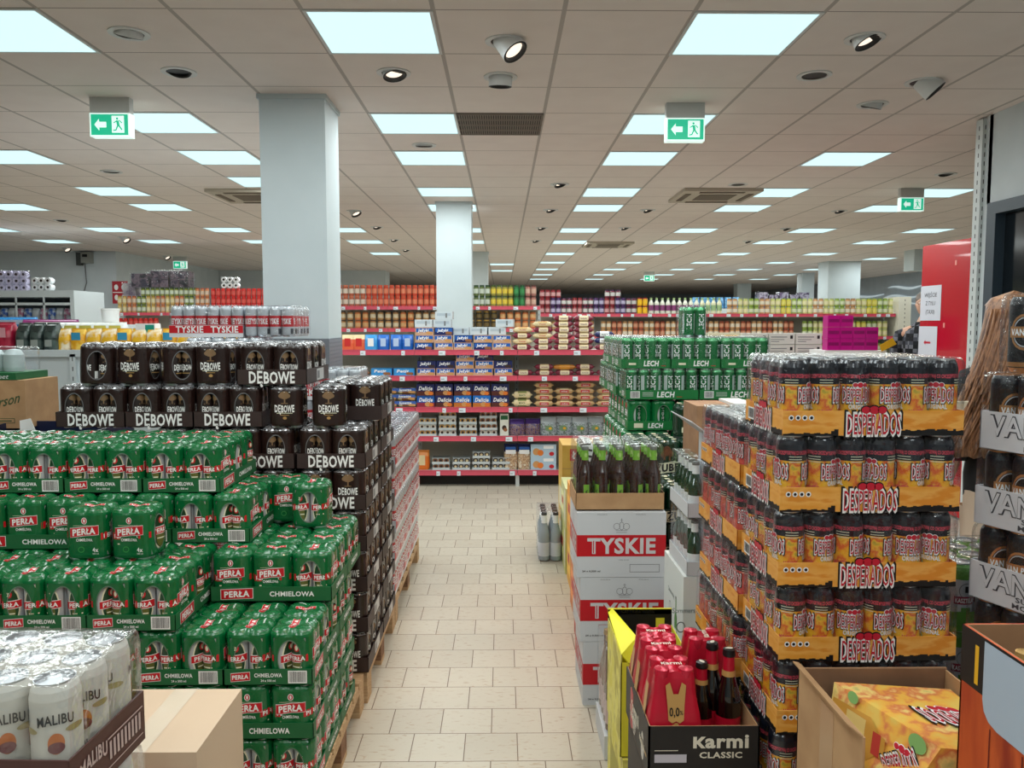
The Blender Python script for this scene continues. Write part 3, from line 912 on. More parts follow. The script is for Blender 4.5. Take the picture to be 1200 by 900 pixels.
def pack_zubr(variant):
    def mk():
        t = empty('beer_four_pack'); tag(t, cat='beer cans')
        GZ = mat('zubr_film', (10, 48, 30), .26, coat=.3); BI = mat_mix('bison_brown', [(92, 52, 30), (120, 74, 44)], 60, .6)
        b = film_mb(GZ, GZ)
        for f in range(4):
            fn = film_fn(f)
            if f % 2:
                # the bison: hump, head, body
                b.ell(fn, -.006, .112, .022, .026, BI, .0008); b.ell(fn, .014, .100, .014, .016, BI, .0010); b.ell(fn, -.024, .094, .014, .018, BI, .0009); b.rect(fn, -.024, -.014, .066, .095, BI, .001); b.rect(fn, .004, .012, .064, .095, BI, .001)
                b.rect(fn, -.040, .040, .030, .058, CREAM, .0010, .01, .12); b.text('ŻUBR', fn, 0, .044, .020, BLACK, w=.062, off=.0016, bold=.05, du=.01, tilt=.12)
        for (u, v) in ((-.033, -.033), (.033, -.033), (-.033, .033), (.033, .033)): trect(b, u - .016, u + .016, v - .012, v + .012, CREAM, .0008, 2)
        b.build('film', t)
        for (x, y) in ((-1, -1), (1, -1), (-1, 1), (1, 1)): can('greencan', t, x * .0325, y * .0325, -.006, variant)
        return t
    return mk
PACKS = {k: [Proto(f(v)) for v in range(n)] for k, f, n in (('perla', pack_perla, 4), ('debowe', pack_debowe, 3), ('lech', pack_lech, 2), ('zubr', pack_zubr, 2))}

# ---------------------------------------------------------------- low cardboard trays
def tray_mb(L, W, h, m, inner=None, floor=True):
    b = MB(); t = .0025
    b.box(-L / 2, L / 2, -W / 2, -W / 2 + t, 0, h, m); b.box(-L / 2, L / 2, W / 2 - t, W / 2, 0, h, m)
    b.box(-L / 2, -L / 2 + t, -W / 2, W / 2, 0, h, m); b.box(L / 2 - t, L / 2, -W / 2, W / 2, 0, h, m)
    b.box(-L / 2, L / 2, -W / 2, W / 2, 0, .0015, inner or m)
    return b
def barcode(b, fn, cu, cv, w, h):
    b.rect(fn, cu - w / 2, cu + w / 2, cv - h / 2, cv + h / 2, WHITE, .0006)
    rr = random.Random(3); x = cu - w / 2 + .004
    while x < cu + w / 2 - .004:
        k = rr.uniform(.0006, .0018); b.rect(fn, x, x + k, cv - h / 2 + .004, cv + h / 2 - .003, BLACK, .0010); x += k + rr.uniform(.0008, .002)
def faces(L, W):
    return {'front': (flat((0, -W / 2, 0), (1, 0, 0), (0, 0, 1)), L), 'back': (flat((0, W / 2, 0), (-1, 0, 0), (0, 0, 1)), L),
            'right': (flat((L / 2, 0, 0), (0, 1, 0), (0, 0, 1)), W), 'left': (flat((-L / 2, 0, 0), (0, -1, 0), (0, 0, 1)), W)}
TL, TW = .408, .272
def mk_tray(kind):
    def mk():
        if kind == 'perla':
            b = tray_mb(TL, TW, .05, GREENT)
            for k, (fn, w) in faces(TL, TW).items():
                if w > .3:
                    b.rect(fn, -.17, -.06, .008, .044, WHITE, .0005, None, .04); b.rect(fn, -.168, -.062, .0095, .0425, RED, .0009, None, .04); b.text('PERŁA', fn, -.115, .026, .020, WHITE, w=.085, bold=.035, off=.0014, tilt=.04)
                    b.text('CHMIELOWA', fn, .07, .026, .016, WHITE, w=.15, bold=.03)
                elif k == 'right':
                    b.text('CHMIELOWA', fn, 0, .026, .017, WHITE, w=.125, bold=.03)
                else:
                    b.rect(fn, -.115, -.055, .012, .040, WHITE, .0005, None, .08); b.rect(fn, -.114, -.056, .0135, .0385, RED, .0009, None, .08); b.text('PERŁA', fn, -.085, .026, .013, WHITE, w=.05, bold=.035, off=.0014, tilt=.08)
                    b.text('CHMIELOWA', fn, .0, .031, .012, WHITE, w=.085, bold=.03); b.text('24 x 500 ml', fn, 0, .014, .007, WHITE, w=.045, bold=.02); barcode(b, fn, .09, .025, .058, .040)
        elif kind == 'debowe':
            b = tray_mb(TL, TW + .010, .062, BROWNT)
            for k, (fn, w) in faces(TL, TW + .010).items():
                if w > .3:
                    b.rect(fn, -.03, .10, .006, .055, mat('label_pale', (196, 196, 194), .5), .0006); b.rect(fn, -.02, .02, .014, .046, GREYP, .001)
                elif k == 'left': b.text('DĘBOWE', fn, 0, .031, .046, WHITE, w=.185, bold=.03, arc=-.04)
        elif kind == 'lech':
            b = tray_mb(TL, TW, .05, mat('lech_tray', (14, 116, 54), .5))
            for k, (fn, w) in faces(TL, TW).items():
                if w > .3: b.text('LECH', fn, .06, .025, .028, WHITE, w=.10, bold=.035, shear=.15); b.rect(fn, .12, .16, .012, .015, RED); barcode(b, fn, -.14, .025, .055, .036); [b.rect(fn, -.09, -.01, .032 - i * .009, .034 - i * .009, WHITE) for i in range(3)]
                elif k in ('front', 'back', 'left'): b.text('LECH', fn, .02, .025, .026, WHITE, w=.085, bold=.035, shear=.15); b.rect(fn, -.10, -.05, .012, .038, CREAM)
                else: b.text('LECH', fn, -.03, .025, .026, WHITE, w=.085, bold=.035, shear=.15); b.rect(fn, .04, .09, .012, .038, CREAM)
        elif kind == 'zubr':
            b = tray_mb(TL, TW, .06, mat('zubr_tray', (14, 40, 28), .5))
            for k, (fn, w) in faces(TL, TW).items():
                b.rect(fn, -.08, .08, .004, .056, CREAM, .0006, None, .1); b.text('ŻUBR', fn, 0, .03, .036, BLACK, w=.13, bold=.05, off=.0012, tilt=.1)
        return tag(b.build('cardboard_tray'), cat='tray')
    return mk
TRAYS = {k: Proto(mk_tray(k)) for k in ('perla', 'debowe', 'lech', 'zubr')}
HUE = {'perla': 'green', 'debowe': 'dark brown', 'lech': 'bright green', 'zubr': 'dark green'}
def tray_of(kind, xr, yf, z, short_front, layer, where, packs=None, rot=None, group=None, trayflip=False, skip=()):
    """tray with six four-packs; xr = right edge, yf = front edge. rot: list of which packs show printed faces in front"""
    w, d = (TW, TL) if short_front else (TL, TW)
    cx, cy = xr - w / 2, yf + d / 2
    # local long axis x; short side 'left' (-x) must face the viewer when short_front
    rz = (PI / 2 if short_front else 0.0) + (PI if trayflip else 0)
    TRAYS[kind].place((cx, cy, z), rz, '%s beer tray %s' % (HUE[kind], where), '%s trays' % HUE[kind])
    nx, ny = (2, 3) if short_front else (3, 2)
    if packs is None: packs = [(i, j) for i in range(nx) for j in range(ny)]
    for (i, j) in packs:
        if (i, j) in skip: continue
        x = cx + (i - (nx - 1) / 2) * .134; y = cy + (j - (ny - 1) / 2) * .134
        turned = (rot or {}).get((i, j), (rot or {}).get('all', 0))
        PACKS[kind][rnd.randrange(len(PACKS[kind]))].place((x, y, z + .002), (PI / 2 if turned else 0) + rnd.uniform(-.02, .02),
            '%s four-pack %s, %s column, %s row' % (HUE[kind], where, ORD[i + 1], ORD[j + 1]), '%s four-packs' % HUE[kind])
def loose(kind, x, y, z, rz, label, tilt=None):
    PACKS[kind][rnd.randrange(len(PACKS[kind]))].place((x, y, z), rz, label, '%s four-packs' % HUE[kind], tilt=tilt)

WOOD = mat_mix('pallet_wood', [(196, 164, 124), (176, 142, 104), (204, 174, 136)], 8, .8, stretch=(1, 8, 8), detail=5)
WOODD = mat_mix('pallet_wood_dark', [(140, 104, 76), (118, 84, 60)], 14, .85, stretch=(1, 6, 6))
def pallet(cx, cy, L, W, rz, label):
    t = empty('wooden_pallet', (cx, cy, 0), rz); tag(t, label, 'pallet')
    for k in range(7):
        b = MB(); y = -W / 2 + k * (W - .10) / 6; b.box(-L / 2, L / 2, y, y + .10, .122, .144, WOOD); b.build('deck_board', t)
    for k in range(3):
        b = MB(); x = -L / 2 + k * (L - .1) / 2; b.box(x, x + .1, -W / 2, W / 2, .100, .122, WOOD); b.build('stringer_board', t)
    for i in range(3):
        for j in range(3):
            b = MB(); x = -L / 2 + i * (L - .1) / 2; y = -W / 2 + j * (W - .1) / 2; b.box(x, x + .1, y, y + .1, .022, .100, WOODD if (i + j) % 2 else WOOD); b.build('block', t)
    for k in range(3):
        b = MB(); y = -W / 2 + k * (W - .1) / 2; b.box(-L / 2, L / 2, y, y + .1, 0, .022, WOOD); b.build('bottom_board', t)
# ================================================================ left side: Perla and Debowe pallets
LZ = [.146 + .172 * k for k in range(10)]
def lay(k): return LZ[k]
LN = ['lowest layer', 'second layer', 'third layer', 'fourth layer', 'fifth layer', 'sixth layer', 'seventh layer', 'top layer', 'topmost layer', 'x']
pallet(-1.18, 2.82, 1.2, .84, 0, 'wooden pallet under the stack of green beer trays beside the aisle')
# layer 0 and 1: five trays wide, short sides to the front
G = 'front of the green stack'
for k in (0, 1, 2):
    for n in range(3 if k < 2 else 5):
        xr = -.585 - n * .2735
        rot = {'all': 1} if k == 1 else ({(1, 0): 0} if k == 0 else {})
        if k == 2: rot = {(1, 1): 1, (1, 2): 1} if n == 0 else {}
        pk = None
        if n > 0 and k < 2: pk = [(0, 0), (1, 0)]
        if n > 1 and k == 2: pk = [(0, 0), (1, 0)]
        tray_of('perla', xr, 2.392, lay(k), True, k, 'in %s of green stack, %s from aisle' % (LN[k], ORD[n + 1]), pk, rot, trayflip=(k == 1))
    # the second half of the pallet depth: long side to the aisle
    for n in range(1):
        tray_of('perla', -.585 - n * .41, 2.392 + .412, lay(k), False, k, 'in %s behind the green front trays' % LN[k], [(2, 0), (2, 1), (1, 0)], {'all': k != 1})
# layer 3: three trays pulled forward on the left, two long ones set back on the right
for n in range(3):
    tray_of('perla', -.998 - n * .2705, 2.392, lay(3), True, 3, 'in fourth green layer, %s windowed tray from aisle' % ORD[n + 1], None, {(1, 1): 1, (1, 2): 1} if n == 0 else {})
tray_of('perla', -.578, 2.650, lay(3), False, 3, 'in fourth green layer, set back beside aisle', None, {(0, 0): 1, (1, 0): 1, (2, 1): 1, (1, 1): 1})
tray_of('perla', -.578, 2.925, lay(3), False, 3, 'in fourth green layer, far aisle corner', None, {'all': 1})
# layer 4
tray_of('perla', -1.420, 2.685, lay(4), False, 4, 'in fifth green layer, long side in front', None, {'all': 1})
tray_of('perla', -1.155, 2.760, lay(4), True, 4, 'in fifth green layer, behind two loose packs', None, {'all': 1})
tray_of('perla', -.884, 2.760, lay(4), True, 4, 'in fifth green layer, nearest the aisle', None, {(0, 0): 0, (1, 0): 0, 'all': 1})
tray_of('perla', -1.83, 2.685, lay(4), False, 4, 'in fifth green layer, cut by picture edge', [(2, 0)], {'all': 1})
loose('perla', -1.352, 2.625, lay(4), PI / 2, 'loose green four-pack on the fourth layer, outer of the two standing in front')
loose('perla', -1.205, 2.625, lay(4), PI / 2 - .05, 'loose green four-pack on the fourth layer, inner of the two, window turned sideways')
loose('perla', -.725, 3.02, lay(4) + .001, 0, 'loose green four-pack between the dark brown packs and the fifth green layer')
loose('perla', -.84 + .01, 3.11, lay(4) + .001, PI / 2, 'loose green four-pack tucked behind the fifth layer beside the dark brown packs')
# layer 5: three trays with eye windows in front
for n in range(4):
    tray_of('perla', -.991 - n * .2735, 2.787, lay(5), True, 5, 'in topmost green layer, %s from aisle' % ORD[n + 1], None, {(1, 1): 1, (1, 2): 1} if n == 0 else {})

pallet(-1.17, 3.70, 1.2, .86, 0, 'wooden pallet under the stack of dark brown beer trays')
for k in range(6):
    for n in range(3 if k >= 4 else 1):
        # long side along the aisle, two trays deep; DEBOWE on the short front
        fr = .0
        tray_of('debowe', -.570 - n * .29 + .005, 3.245, lay(k), True, k, 'in %s, brown stack front, %s from aisle' % (LN[k], ORD[n + 1]), None if k == 5 else ([(1, 0), (1, 1), (1, 2), (0, 0)] if k else [(1, 0), (1, 1), (1, 2)]), {'all': 1} if k < 5 else {(1, 1): 1, (1, 2): 1})
    tray_of('debowe', -.570 + .005, 3.245 + .43, lay(k), True, k, 'in %s, brown stack far half' % LN[k], [(1, 0), (1, 1), (1, 2)] + ([(0, 0), (0, 1), (0, 2)] if k == 5 else []), {'all': 1})
for n in range(3):
    tray_of('debowe', -.982 - n * .276, 3.245, lay(6), True, 6, 'in seventh brown layer, lettered, %s from aisle' % ORD[n + 1], None, {})
tray_of('debowe', -.53, 3.47, lay(6), True, 6, 'in seventh brown layer, blank front', None, {(1, 0): 1, 'all': 1}, trayflip=True)
tray_of('debowe', -.798, 3.245, lay(7), True, 7, 'alone on top of brown stack', None, {(1, 1): 1})
loose('debowe', -.885, 3.31, lay(6), PI / 2, 'loose brown four-pack showing the tree emblem, in front of the lettered top tray')
loose('debowe', -.715, 3.31, lay(6), PI / 2 + .12, 'loose brown four-pack beside the blank-fronted tray, tree emblem in front')
for i, (x, rz, tl) in enumerate(((-1.665, 0.25, (0, .04)), (-1.50, PI / 2 - .15, None), (-1.335, .5, None), (-1.185, PI / 2, None))):
    loose('debowe', x, 3.325, lay(7), rz, 'loose brown four-pack lying on the lettered row, %s along from the outer end' % ORD[i + 1], tl)
    loose('debowe', x + .005, 3.48, lay(7), rz, 'brown four-pack in the second row behind the loose ones, %s along from the outer end' % ORD[i + 1], tl)
# ================================================================ cans in shrink film on a tray
def hull_mb(L, W, H, z0=.004, film=None, nx=6, ny=4):
    """clear film drawn over nx x ny cans: scalloped sides, rounded shoulders"""
    b = MB(); pts = []
    def side(n, length):
        return [(-length / 2 + length * i / (n * 4), .0035 * (1 - abs(math.sin(PI * i / 4))) if 0 < i < n * 4 else 0) for i in range(n * 4)]
    out = []
    for (t, d) in side(nx, L): out.append((t, -W / 2 + d))
    for (t, d) in side(ny, W): out.append((L / 2 - d, t))
    for (t, d) in side(nx, L): out.append((-t, W / 2 - d))
    for (t, d) in side(ny, W): out.append((-L / 2 + d, -t))
    n = len(out); rings = []
    for (z, k) in ((z0, 1.0), (H * .5, 1.0), (H * .88, 1.0), (H * .96, .985), (H, .955), (H + .001, .8), (H + .0, .5), (H, .2)):
        rings.append([(x * k if k >= .9 else x * k, y * k, z) for x, y in out])
    vs = [p for r_ in rings for p in r_]
    fs = [(k * n + i, k * n + (i + 1) % n, (k + 1) * n + (i + 1) % n, (k + 1) * n + i) for k in range(len(rings) - 1) for i in range(n)]
    fs.append(tuple((len(rings) - 1) * n + i for i in range(n)))
    b.add(vs, fs, film or FILM, True)
    return b
def mk_wrap(kind, traymb, nx=6, ny=4, film=True, solid=True, pitch=.0667, seed=0, ch=CH, rots=None, cat='tray of beer cans'):
    def mk():
        t = empty('can_tray'); tag(t, cat=cat)
        if traymb: traymb().build('tray', t)
        rr = random.Random(seed)
        for i in range(nx):
            for j in range(ny):
                if not solid and 0 < i < nx - 1 and 0 < j < ny - 1: continue
                can(kind, t, (i - (nx - 1) / 2) * pitch, (j - (ny - 1) / 2) * pitch, .002, rr.choice(rots) if rots else rr.uniform(0, 6.28))
        if film: hull_mb(nx * pitch + .003, ny * pitch + .003, ch + .006, film=FILM if film is True else film, nx=nx, ny=ny).build('shrink_film', t)
        return t
    return mk
def tray_tyskie():
    b = tray_mb(.402, .270, .066, mat('tyskie_tray', (222, 222, 226), .5))
    for k, (fn, w) in faces(.402, .270).items():
        if w > .3: b.rect(fn, -w / 2, w / 2, .022, .064, RED); b.text('TYSKIE', fn, -.09, .043, .034, WHITE, w=.15, bold=.03, off=.0012); b.text('TYSKIE', fn, .10, .043, .034, WHITE, w=.15, bold=.03, off=.0012)
    return b
W_TY = Proto(mk_wrap('tyskie', tray_tyskie, solid=False, seed=4, rots=(0, .4, -.4, .8)))
pallet(-1.17, 4.75, 1.2, 1.2, 0, 'wooden pallet under the silver and red cans at the far end of the row')
for k in range(5):
    for n in range(3):
        off = (-.012, .0, .012, 0, .014)[k]
        W_TY.place((-.57 - .135 + off * .5, 4.17 + .202 + n * .405, lay(k)), PI / 2 + rnd.uniform(-.01, .01), 'silver cans on white tray beside the aisle, %s from floor, %s behind brown stack' % (ORD[k + 1], ORD[n + 1]), 'silver can trays')
    if k == 4:
        for n in range(3): W_TY.place((-1.05, 4.3 + .1 + n * .29, lay(k)), 0, 'silver cans with red band in the fifth layer, inner side, %s from the brown stack' % ORD[n + 1], 'silver can trays')
for k in (0, 1, 2, 3): W_TY.place((-1.5, 4.44, lay(k)), 0, 'silver cans with red band behind the brown stack, %s from the floor' % ORD[k + 1], 'silver can trays')
for k in (0, 1, 2, 3): W_TY.place((-1.05, 4.44, lay(k)), 0, 'silver can tray deep behind the brown stack, %s from the floor' % ORD[k + 1], 'silver can trays')
for k in (4, 5, 6, 7): W_TY.place((-1.5, 4.44, lay(k)), 0, 'silver cans with red band in the inner pile, %s from the floor' % ORD[k + 1], 'silver can trays')
for k in (5, 6): W_TY.place((-.98, 4.52, lay(k)), 0, 'silver cans peeping over the blank brown tray, %s from the floor' % ORD[k + 1], 'silver can trays')
W_TY.place((-1.62, 4.54, lay(8)), 0, 'silver cans with red band on a white tray topping everything at the pillar', 'silver can trays')
W_TY2 = Proto(mk_wrap('tyskie', None, nx=4, ny=6, solid=False, seed=9, rots=(0, .3, -.5, .9, -.2)))
W_TY2.place((-1.28, 4.60, lay(8)), 0, 'film-wrapped silver cans with red band, without tray, next to the topmost tray', 'silver can trays')

# ================================================================ gondola with biscuits
SHM = mat('shelf_rail_pink', (214, 84, 104), 0.3); SHG = mat('shelf_grey', (176, 176, 172), .5); SHB = mat('shelf_back', (200, 194, 180), .7); SHD = mat('plinth_dark', (40, 38, 36), .8)
TAGM = mat('price_tag_white', (226, 232, 240), .4)
def gondola(label, x0, x1, y, levels, bays, depth=.45, top=None, tagn=3, lip=.045, back=True, seed=1, legs=True, parent_name='shelf_unit', rail=None, last=None):
    t = empty(parent_name, (x0, y, 0)); tag(t, label, 'shelf')
    W = x1 - x0; rr = random.Random(seed)
    if back:
        b = MB(); b.box(0, W, depth, depth + .02, .02, top or max(levels) + .02, SHB); b.build('back_panel', t)
    n = len(bays)
    for i, bx in enumerate(bays):
        b = MB(); bx -= x0
        b.box(bx - .02, bx + .02, depth - .03, depth + .0, 0, (top or max(levels)) + .02, POSTM)
        fnn = flat((bx, depth - .03, 0), (1, 0, 0), (0, 0, 1))
        for k in range(int(max(levels) / .08)): b.rect(fnn, -.003, .003, .1 + k * .08, .13 + k * .08, BLACK)
        b.build('upright', t)
        if legs:
            b = MB(); b.box(bx - .018, bx + .018, .02, depth, 0, min(levels) - .04, POSTM); b.build('foot', t)
    for k, z in enumerate(levels):
        for i in range(n - 1):
            a, c = bays[i] - x0 + .002, bays[i + 1] - x0 - .002
            b = MB(); b.box(a, c, .01, depth - .03, z - .03, z, SHG); b.box(a, c, 0, .01, z - lip, z + .006, rail or SHM); b.box(a, c, -.004, .0, z - lip, z - lip + .006, rail or SHM); b.box(a, c, -.004, .0, z, z + .006, rail or SHM)
            s = b.build('shelf', t)
            for q in range(tagn):
                u = a + (c - a) * ((q + rr.uniform(.15, .85)) / tagn); w = rr.choice((.035, .05, .065))
                b = MB(); b.box(u, min(c, u + w), -.008, -.004, z - lip - .002, z - .004, TAGM)
                fnt = flat((u, -.008, z - lip / 2), (1, 0, 0), (0, 0, 1)); b.rect(fnt, .006, w * .6, -.008, -.002, GREYP); b.build('price_tag', s)
    if legs:
        b = MB(); b.box(0, W, .12, .14, 0, min(levels) - .03, SHD); b.build('plinth', t)
    return t
GZ = [.157, .494, .778, 1.085, 1.335]
gondola('pink-railed shelf unit full of biscuits that closes the end of the aisle', -1.84, 1.14, 7.75, GZ, [-1.84, -.85, .145, 1.14])

def mk_single(name, cat, fn):
    def mk():
        b = MB(); fn(b); return tag(b.build(name), cat=cat)
    return Proto(mk)
def f_box(w, d, h, body, art=None, r=0):
    def f(b):
        b.box(-w / 2, w / 2, -d / 2, d / 2, 0, h, body)
        fn = flat((0, -d / 2, h / 2), (1, 0, 0), (0, 0, 1))
        if art: art(b, fn, w, h)
    return f
def f_pillow(w, d, h, body, ends, art=None):
    """flow-wrapped pack lying down: rounded middle, crimped flat ends"""
    def f(b):
        n = 12; xs = [(-w / 2, .12), (-w / 2 + .012, .2), (-w / 2 + .026, .85), (-w * .22, 1), (-w * .21, 1), (w * .21, 1), (w * .22, 1), (w / 2 - .026, .85), (w / 2 - .012, .2), (w / 2, .12)]
        rings = []
        for (x, k) in xs:
            ring = []
            for i in range(n):
                a = 2 * PI * i / n; ca, sa = math.cos(a), math.sin(a)
                e = .6
                ring.append((x, d / 2 * math.copysign(abs(ca) ** e, ca) * (.85 + .15 * k), h / 2 + h / 2 * k * math.copysign(abs(sa) ** e, sa)))
            rings.append(ring)
        for k in range(len(xs) - 1):
            m = body if k == 4 else ends
            b.add(rings[k] + rings[k + 1], [(i, (i + 1) % n, n + (i + 1) % n, n + i) for i in range(n)], m, True)
        fn = flat((0, -d / 2 - .0008, h / 2), (1, 0, 0), (0, 0, 1))
        if art: art(b, fn, w, h)
    return f
def f_bag(w, d, h, body, topm, art=None):
    """stand-up bag: full below, pinched and crimped at the top"""
    def f(b):
        n = 14; prof = [(.92, .95, 0), (1, 1, .08), (1, 1, .45), (.97, .8, .7), (.92, .35, .9), (.94, .08, .96), (.95, .05, 1.0)]
        rings = []
        for (kx, ky, z) in prof:
            ring = []
            for i in range(n):
                a = 2 * PI * i / n; ca, sa = math.cos(a), math.sin(a); e = .55
                ring.append((w / 2 * kx * math.copysign(abs(ca) ** e, ca), d / 2 * ky * math.copysign(abs(sa) ** e, sa), z * h))
            rings.append(ring)
        for k in range(len(prof) - 1):
            b.add(rings[k] + rings[k + 1], [(i, (i + 1) % n, n + (i + 1) % n, n + i) for i in range(n)], topm if k >= 3 else body, True)
        b.add(rings[0], [tuple(range(n))[::-1]], body)
        fn = flat((0, -d / 2 - .001, h / 2), (1, 0, 0), (0, 0, 1))
        if art: art(b, fn, w, h)
    return f
BLUE = mat('pack_blue', (24, 92, 178), .35); BLUED = mat('pack_navy', (22, 34, 92), .35); SKY = mat('pack_sky', (60, 150, 214), .3); BISC = mat('biscuit', (206, 150, 90), .6); PINKP = mat('pack_pink', (206, 164, 136), .35)
MAROON = mat('pack_maroon', (120, 26, 50), .35); CREAMP = mat('pack_cream', (226, 206, 160), .4); ORANGE = mat('pack_orange', (226, 120, 40), .4); BROWNP = mat('pack_brown', (150, 96, 56), .4)
YEL = mat('pack_yellow', (236, 178, 40), .4); CLEARP = mat('clear_tub', (200, 208, 210), .2, spec=.6); DARKC = mat('chocolate', (56, 34, 28), .5); PURPLE = mat('pack_purple', (78, 52, 128), .35)
def a_jez(txt, band, txtm=WHITE, bis=BISC):
    def a(b, fn, w, h):
        b.rect(fn, -w * .46, w * .46, -h * .1, h * .42, band); b.text(txt, fn, -w * .06, h * .14, h * .36, txtm, w=w * .6, bold=.04, off=.001, shear=.15)
        b.ell(fn, w * .22, -h * .2, w * .14, h * .2, bis, .0012); b.ell(fn, w * .36, -h * .22, w * .09, h * .2, bis, .0016)
    return a
JEZ = {'blue': mk_single('biscuit_pack', 'biscuits', f_box(.178, .14, .072, PINKP, a_jez('Jeżyki', BLUE))),
       'brown': mk_single('biscuit_pack', 'biscuits', f_box(.178, .14, .072, BLUED, a_jez('Jeżyki', BLUE, WHITE, BROWNP))),
       'navy': mk_single('biscuit_pack', 'biscuits', f_box(.178, .14, .072, BLUED, a_jez('Jeżyki', BLUED, WHITE, DARKC))),
       'sky': mk_single('biscuit_pack', 'biscuits', f_box(.200, .14, .072, SKY, a_jez('Petit', SKY, WHITE, BROWNP)))}
def a_del(c1):
    def a(b, fn, w, h):
        b.rect(fn, -w / 2, w / 2, -h * .5, -h * .12, c1); b.text('Delicje', fn, 0, h * .14, h * .34, WHITE, w=w * .78, bold=.03, off=.001, shear=.25); b.ell(fn, w * .12, -h * .26, w * .18, h * .2, BISC, .0012); b.ell(fn, w * .3, -h * .3, w * .14, h * .16, ORANGE, .0016)
    return a
DEL = {'bright': mk_single('cookie_box', 'cookies', f_box(.172, .12, .112, BLUE, a_del(mat('delicje_red', (150, 40, 60), .4)))),
       'gold': mk_single('cookie_box', 'cookies', f_box(.172, .12, .112, mat('pack_azure', (20, 110, 196), .35), a_del(mat('delicje_orange', (196, 112, 40), .4)))),
       'dark': mk_single('cookie_box', 'cookies', f_box(.172, .12, .112, BLUED, a_del(mat('delicje_brown', (90, 40, 30), .4))))}
def a_band(m, m2=None, txt=None):
    def a(b, fn, w, h):
        b.rect(fn, -w * .22, w * .22, -h * .26, h * .26, m, .0004)
        if txt: b.text(txt, fn, 0, 0, h * .22, m2 or BLACK, w=w * .3, off=.001, bold=.02)
    return a
ROLL = {'maroon': mk_single('biscuit_roll', 'biscuits', f_pillow(.205, .09, .055, CREAMP, MAROON, a_band(mat('roll_label', (236, 222, 190), .4), MAROON, 'herbatniki'))),
        'cream': mk_single('biscuit_roll', 'biscuits', f_pillow(.205, .09, .055, mat('roll_gold', (214, 170, 110), .4), CREAMP, a_band(CREAMP, RED, 'Petitki'))),
        'silver': mk_single('biscuit_roll', 'biscuits', f_pillow(.205, .09, .06, mat('roll_silver', (190, 196, 204), .3, metal=.3), BLUED, a_band(WHITE, BLACK, 'familijne'))),
        'gold': mk_single('biscuit_roll', 'biscuits', f_pillow(.24, .10, .05, mat('roll_amber', (220, 150, 50), .35), mat('roll_amber2', (190, 120, 40), .35))),
        'brown': mk_single('biscuit_roll', 'biscuits', f_pillow(.20, .09, .062, BROWNP, CREAMP, a_jez('lusette', mat('roll_blue', (60, 100, 180), .4)))),
        'green': mk_single('biscuit_roll', 'biscuits', f_pillow(.20, .10, .075, mat('roll_green', (150, 150, 90), .4), CREAMP, a_band(CREAMP, GREENT, 'BIO'))),
        'pale': mk_single('biscuit_roll', 'biscuits', f_pillow(.20, .10, .06, CREAMP, mat('roll_tan', (196, 160, 110), .4), a_band(mat('roll_red', (190, 60, 60), .4), WHITE, 'zbożowe')))}
BAGP = {'blue': mk_single('biscuit_bag', 'biscuits', f_bag(.118, .08, .15, BLUE, mat('bag_bluetop', (40, 110, 200), .3), a_band(mat('bag_print', (180, 200, 230), .4)))),
        'sky': mk_single('biscuit_bag', 'biscuits', f_bag(.13, .08, .15, SKY, SKY, a_band(WHITE))),
        'orange': mk_single('biscuit_bag', 'biscuits', f_bag(.13, .08, .15, mat('bag_orange', (222, 96, 60), .35), CREAMP, a_band(mat('bag_red', (200, 40, 40), .4)))),
        'clear': mk_single('candy_bag', 'sweets', f_bag(.17, .12, .18, mat_mix('bag_clear', [(120, 128, 130), (176, 186, 190), (96, 110, 96)], 40, .2, stops=[.4, .5, .62]), mat('bag_cleartop', (190, 200, 204), .15), lambda b, fn, w, h: (b.ell(fn, 0, -.02, .04, .03, mat('bag_green', (120, 150, 110), .4)), b.ell(fn, 0.01, -.02, .015, .012, YEL, .001)))),
        'purple': mk_single('candy_bag', 'sweets', f_bag(.16, .12, .16, mat_mix('bag_purple', [(70, 60, 110), (150, 120, 120), (96, 70, 80)], 50, .25, stops=[.4, .5, .62]), PURPLE)),
        'cookie': mk_single('cookie_bag', 'cookies', f_bag(.135, .10, .25, mat_mix('bag_cookie', [(206, 176, 140), (160, 110, 70), (226, 214, 190)], 34, .35, stops=[.42, .5, .6]), BLUED, lambda b, fn, w, h: (b.rect(fn, -.05, .05, .03, .07, WHITE), b.rect(fn, -.05, .05, .075, .10, BLUE)))),
        'amber': mk_single('snack_bag', 'snack', f_bag(.15, .10, .19, mat('bag_amber', (222, 110, 30), .35), mat('bag_amber_top', (230, 140, 60), .35), a_band(CREAMP)))}
def f_tub(cook):
    def f(b):
        w, d, h = .172, .13, .058
        b.box(-w / 2, w / 2, -d / 2, d / 2, 0, h * .35, CLEARP)
        b.box(-w / 2 + .004, w / 2 - .004, -d / 2 + .02, d / 2, h * .35, h, CLEARP)
        for k in (-1, 0, 1):
            fn = flat((k * .055, -d / 2 + .019, h / 2), (1, 0, 0), (0, 0, 1)); b.ell(fn, 0, .002, .025, .024, cook, .002); b.ell(fn, 0, .002, .013, .012, DARKC if cook is not DARKC else CREAMP, .004)
        b.box(-w / 2, w / 2, -d / 2, d / 2, h - .003, h, CLEARP)
    return f
TUB = {'gold': mk_single('cookie_tub', 'cookies', f_tub(mat('cookie_gold', (210, 160, 84), .6))), 'white': mk_single('cookie_tub', 'cookies', f_tub(mat('cookie_pale', (226, 214, 196), .6))), 'dark': mk_single('cookie_tub', 'cookies', f_tub(DARKC)), 'brown': mk_single('cookie_tub', 'cookies', f_tub(BROWNP))}
def PXg(x): return (x - 590) * 7.85 / 938
SHELFN = ['lowest', 'second lowest', 'middle', 'second', 'top']
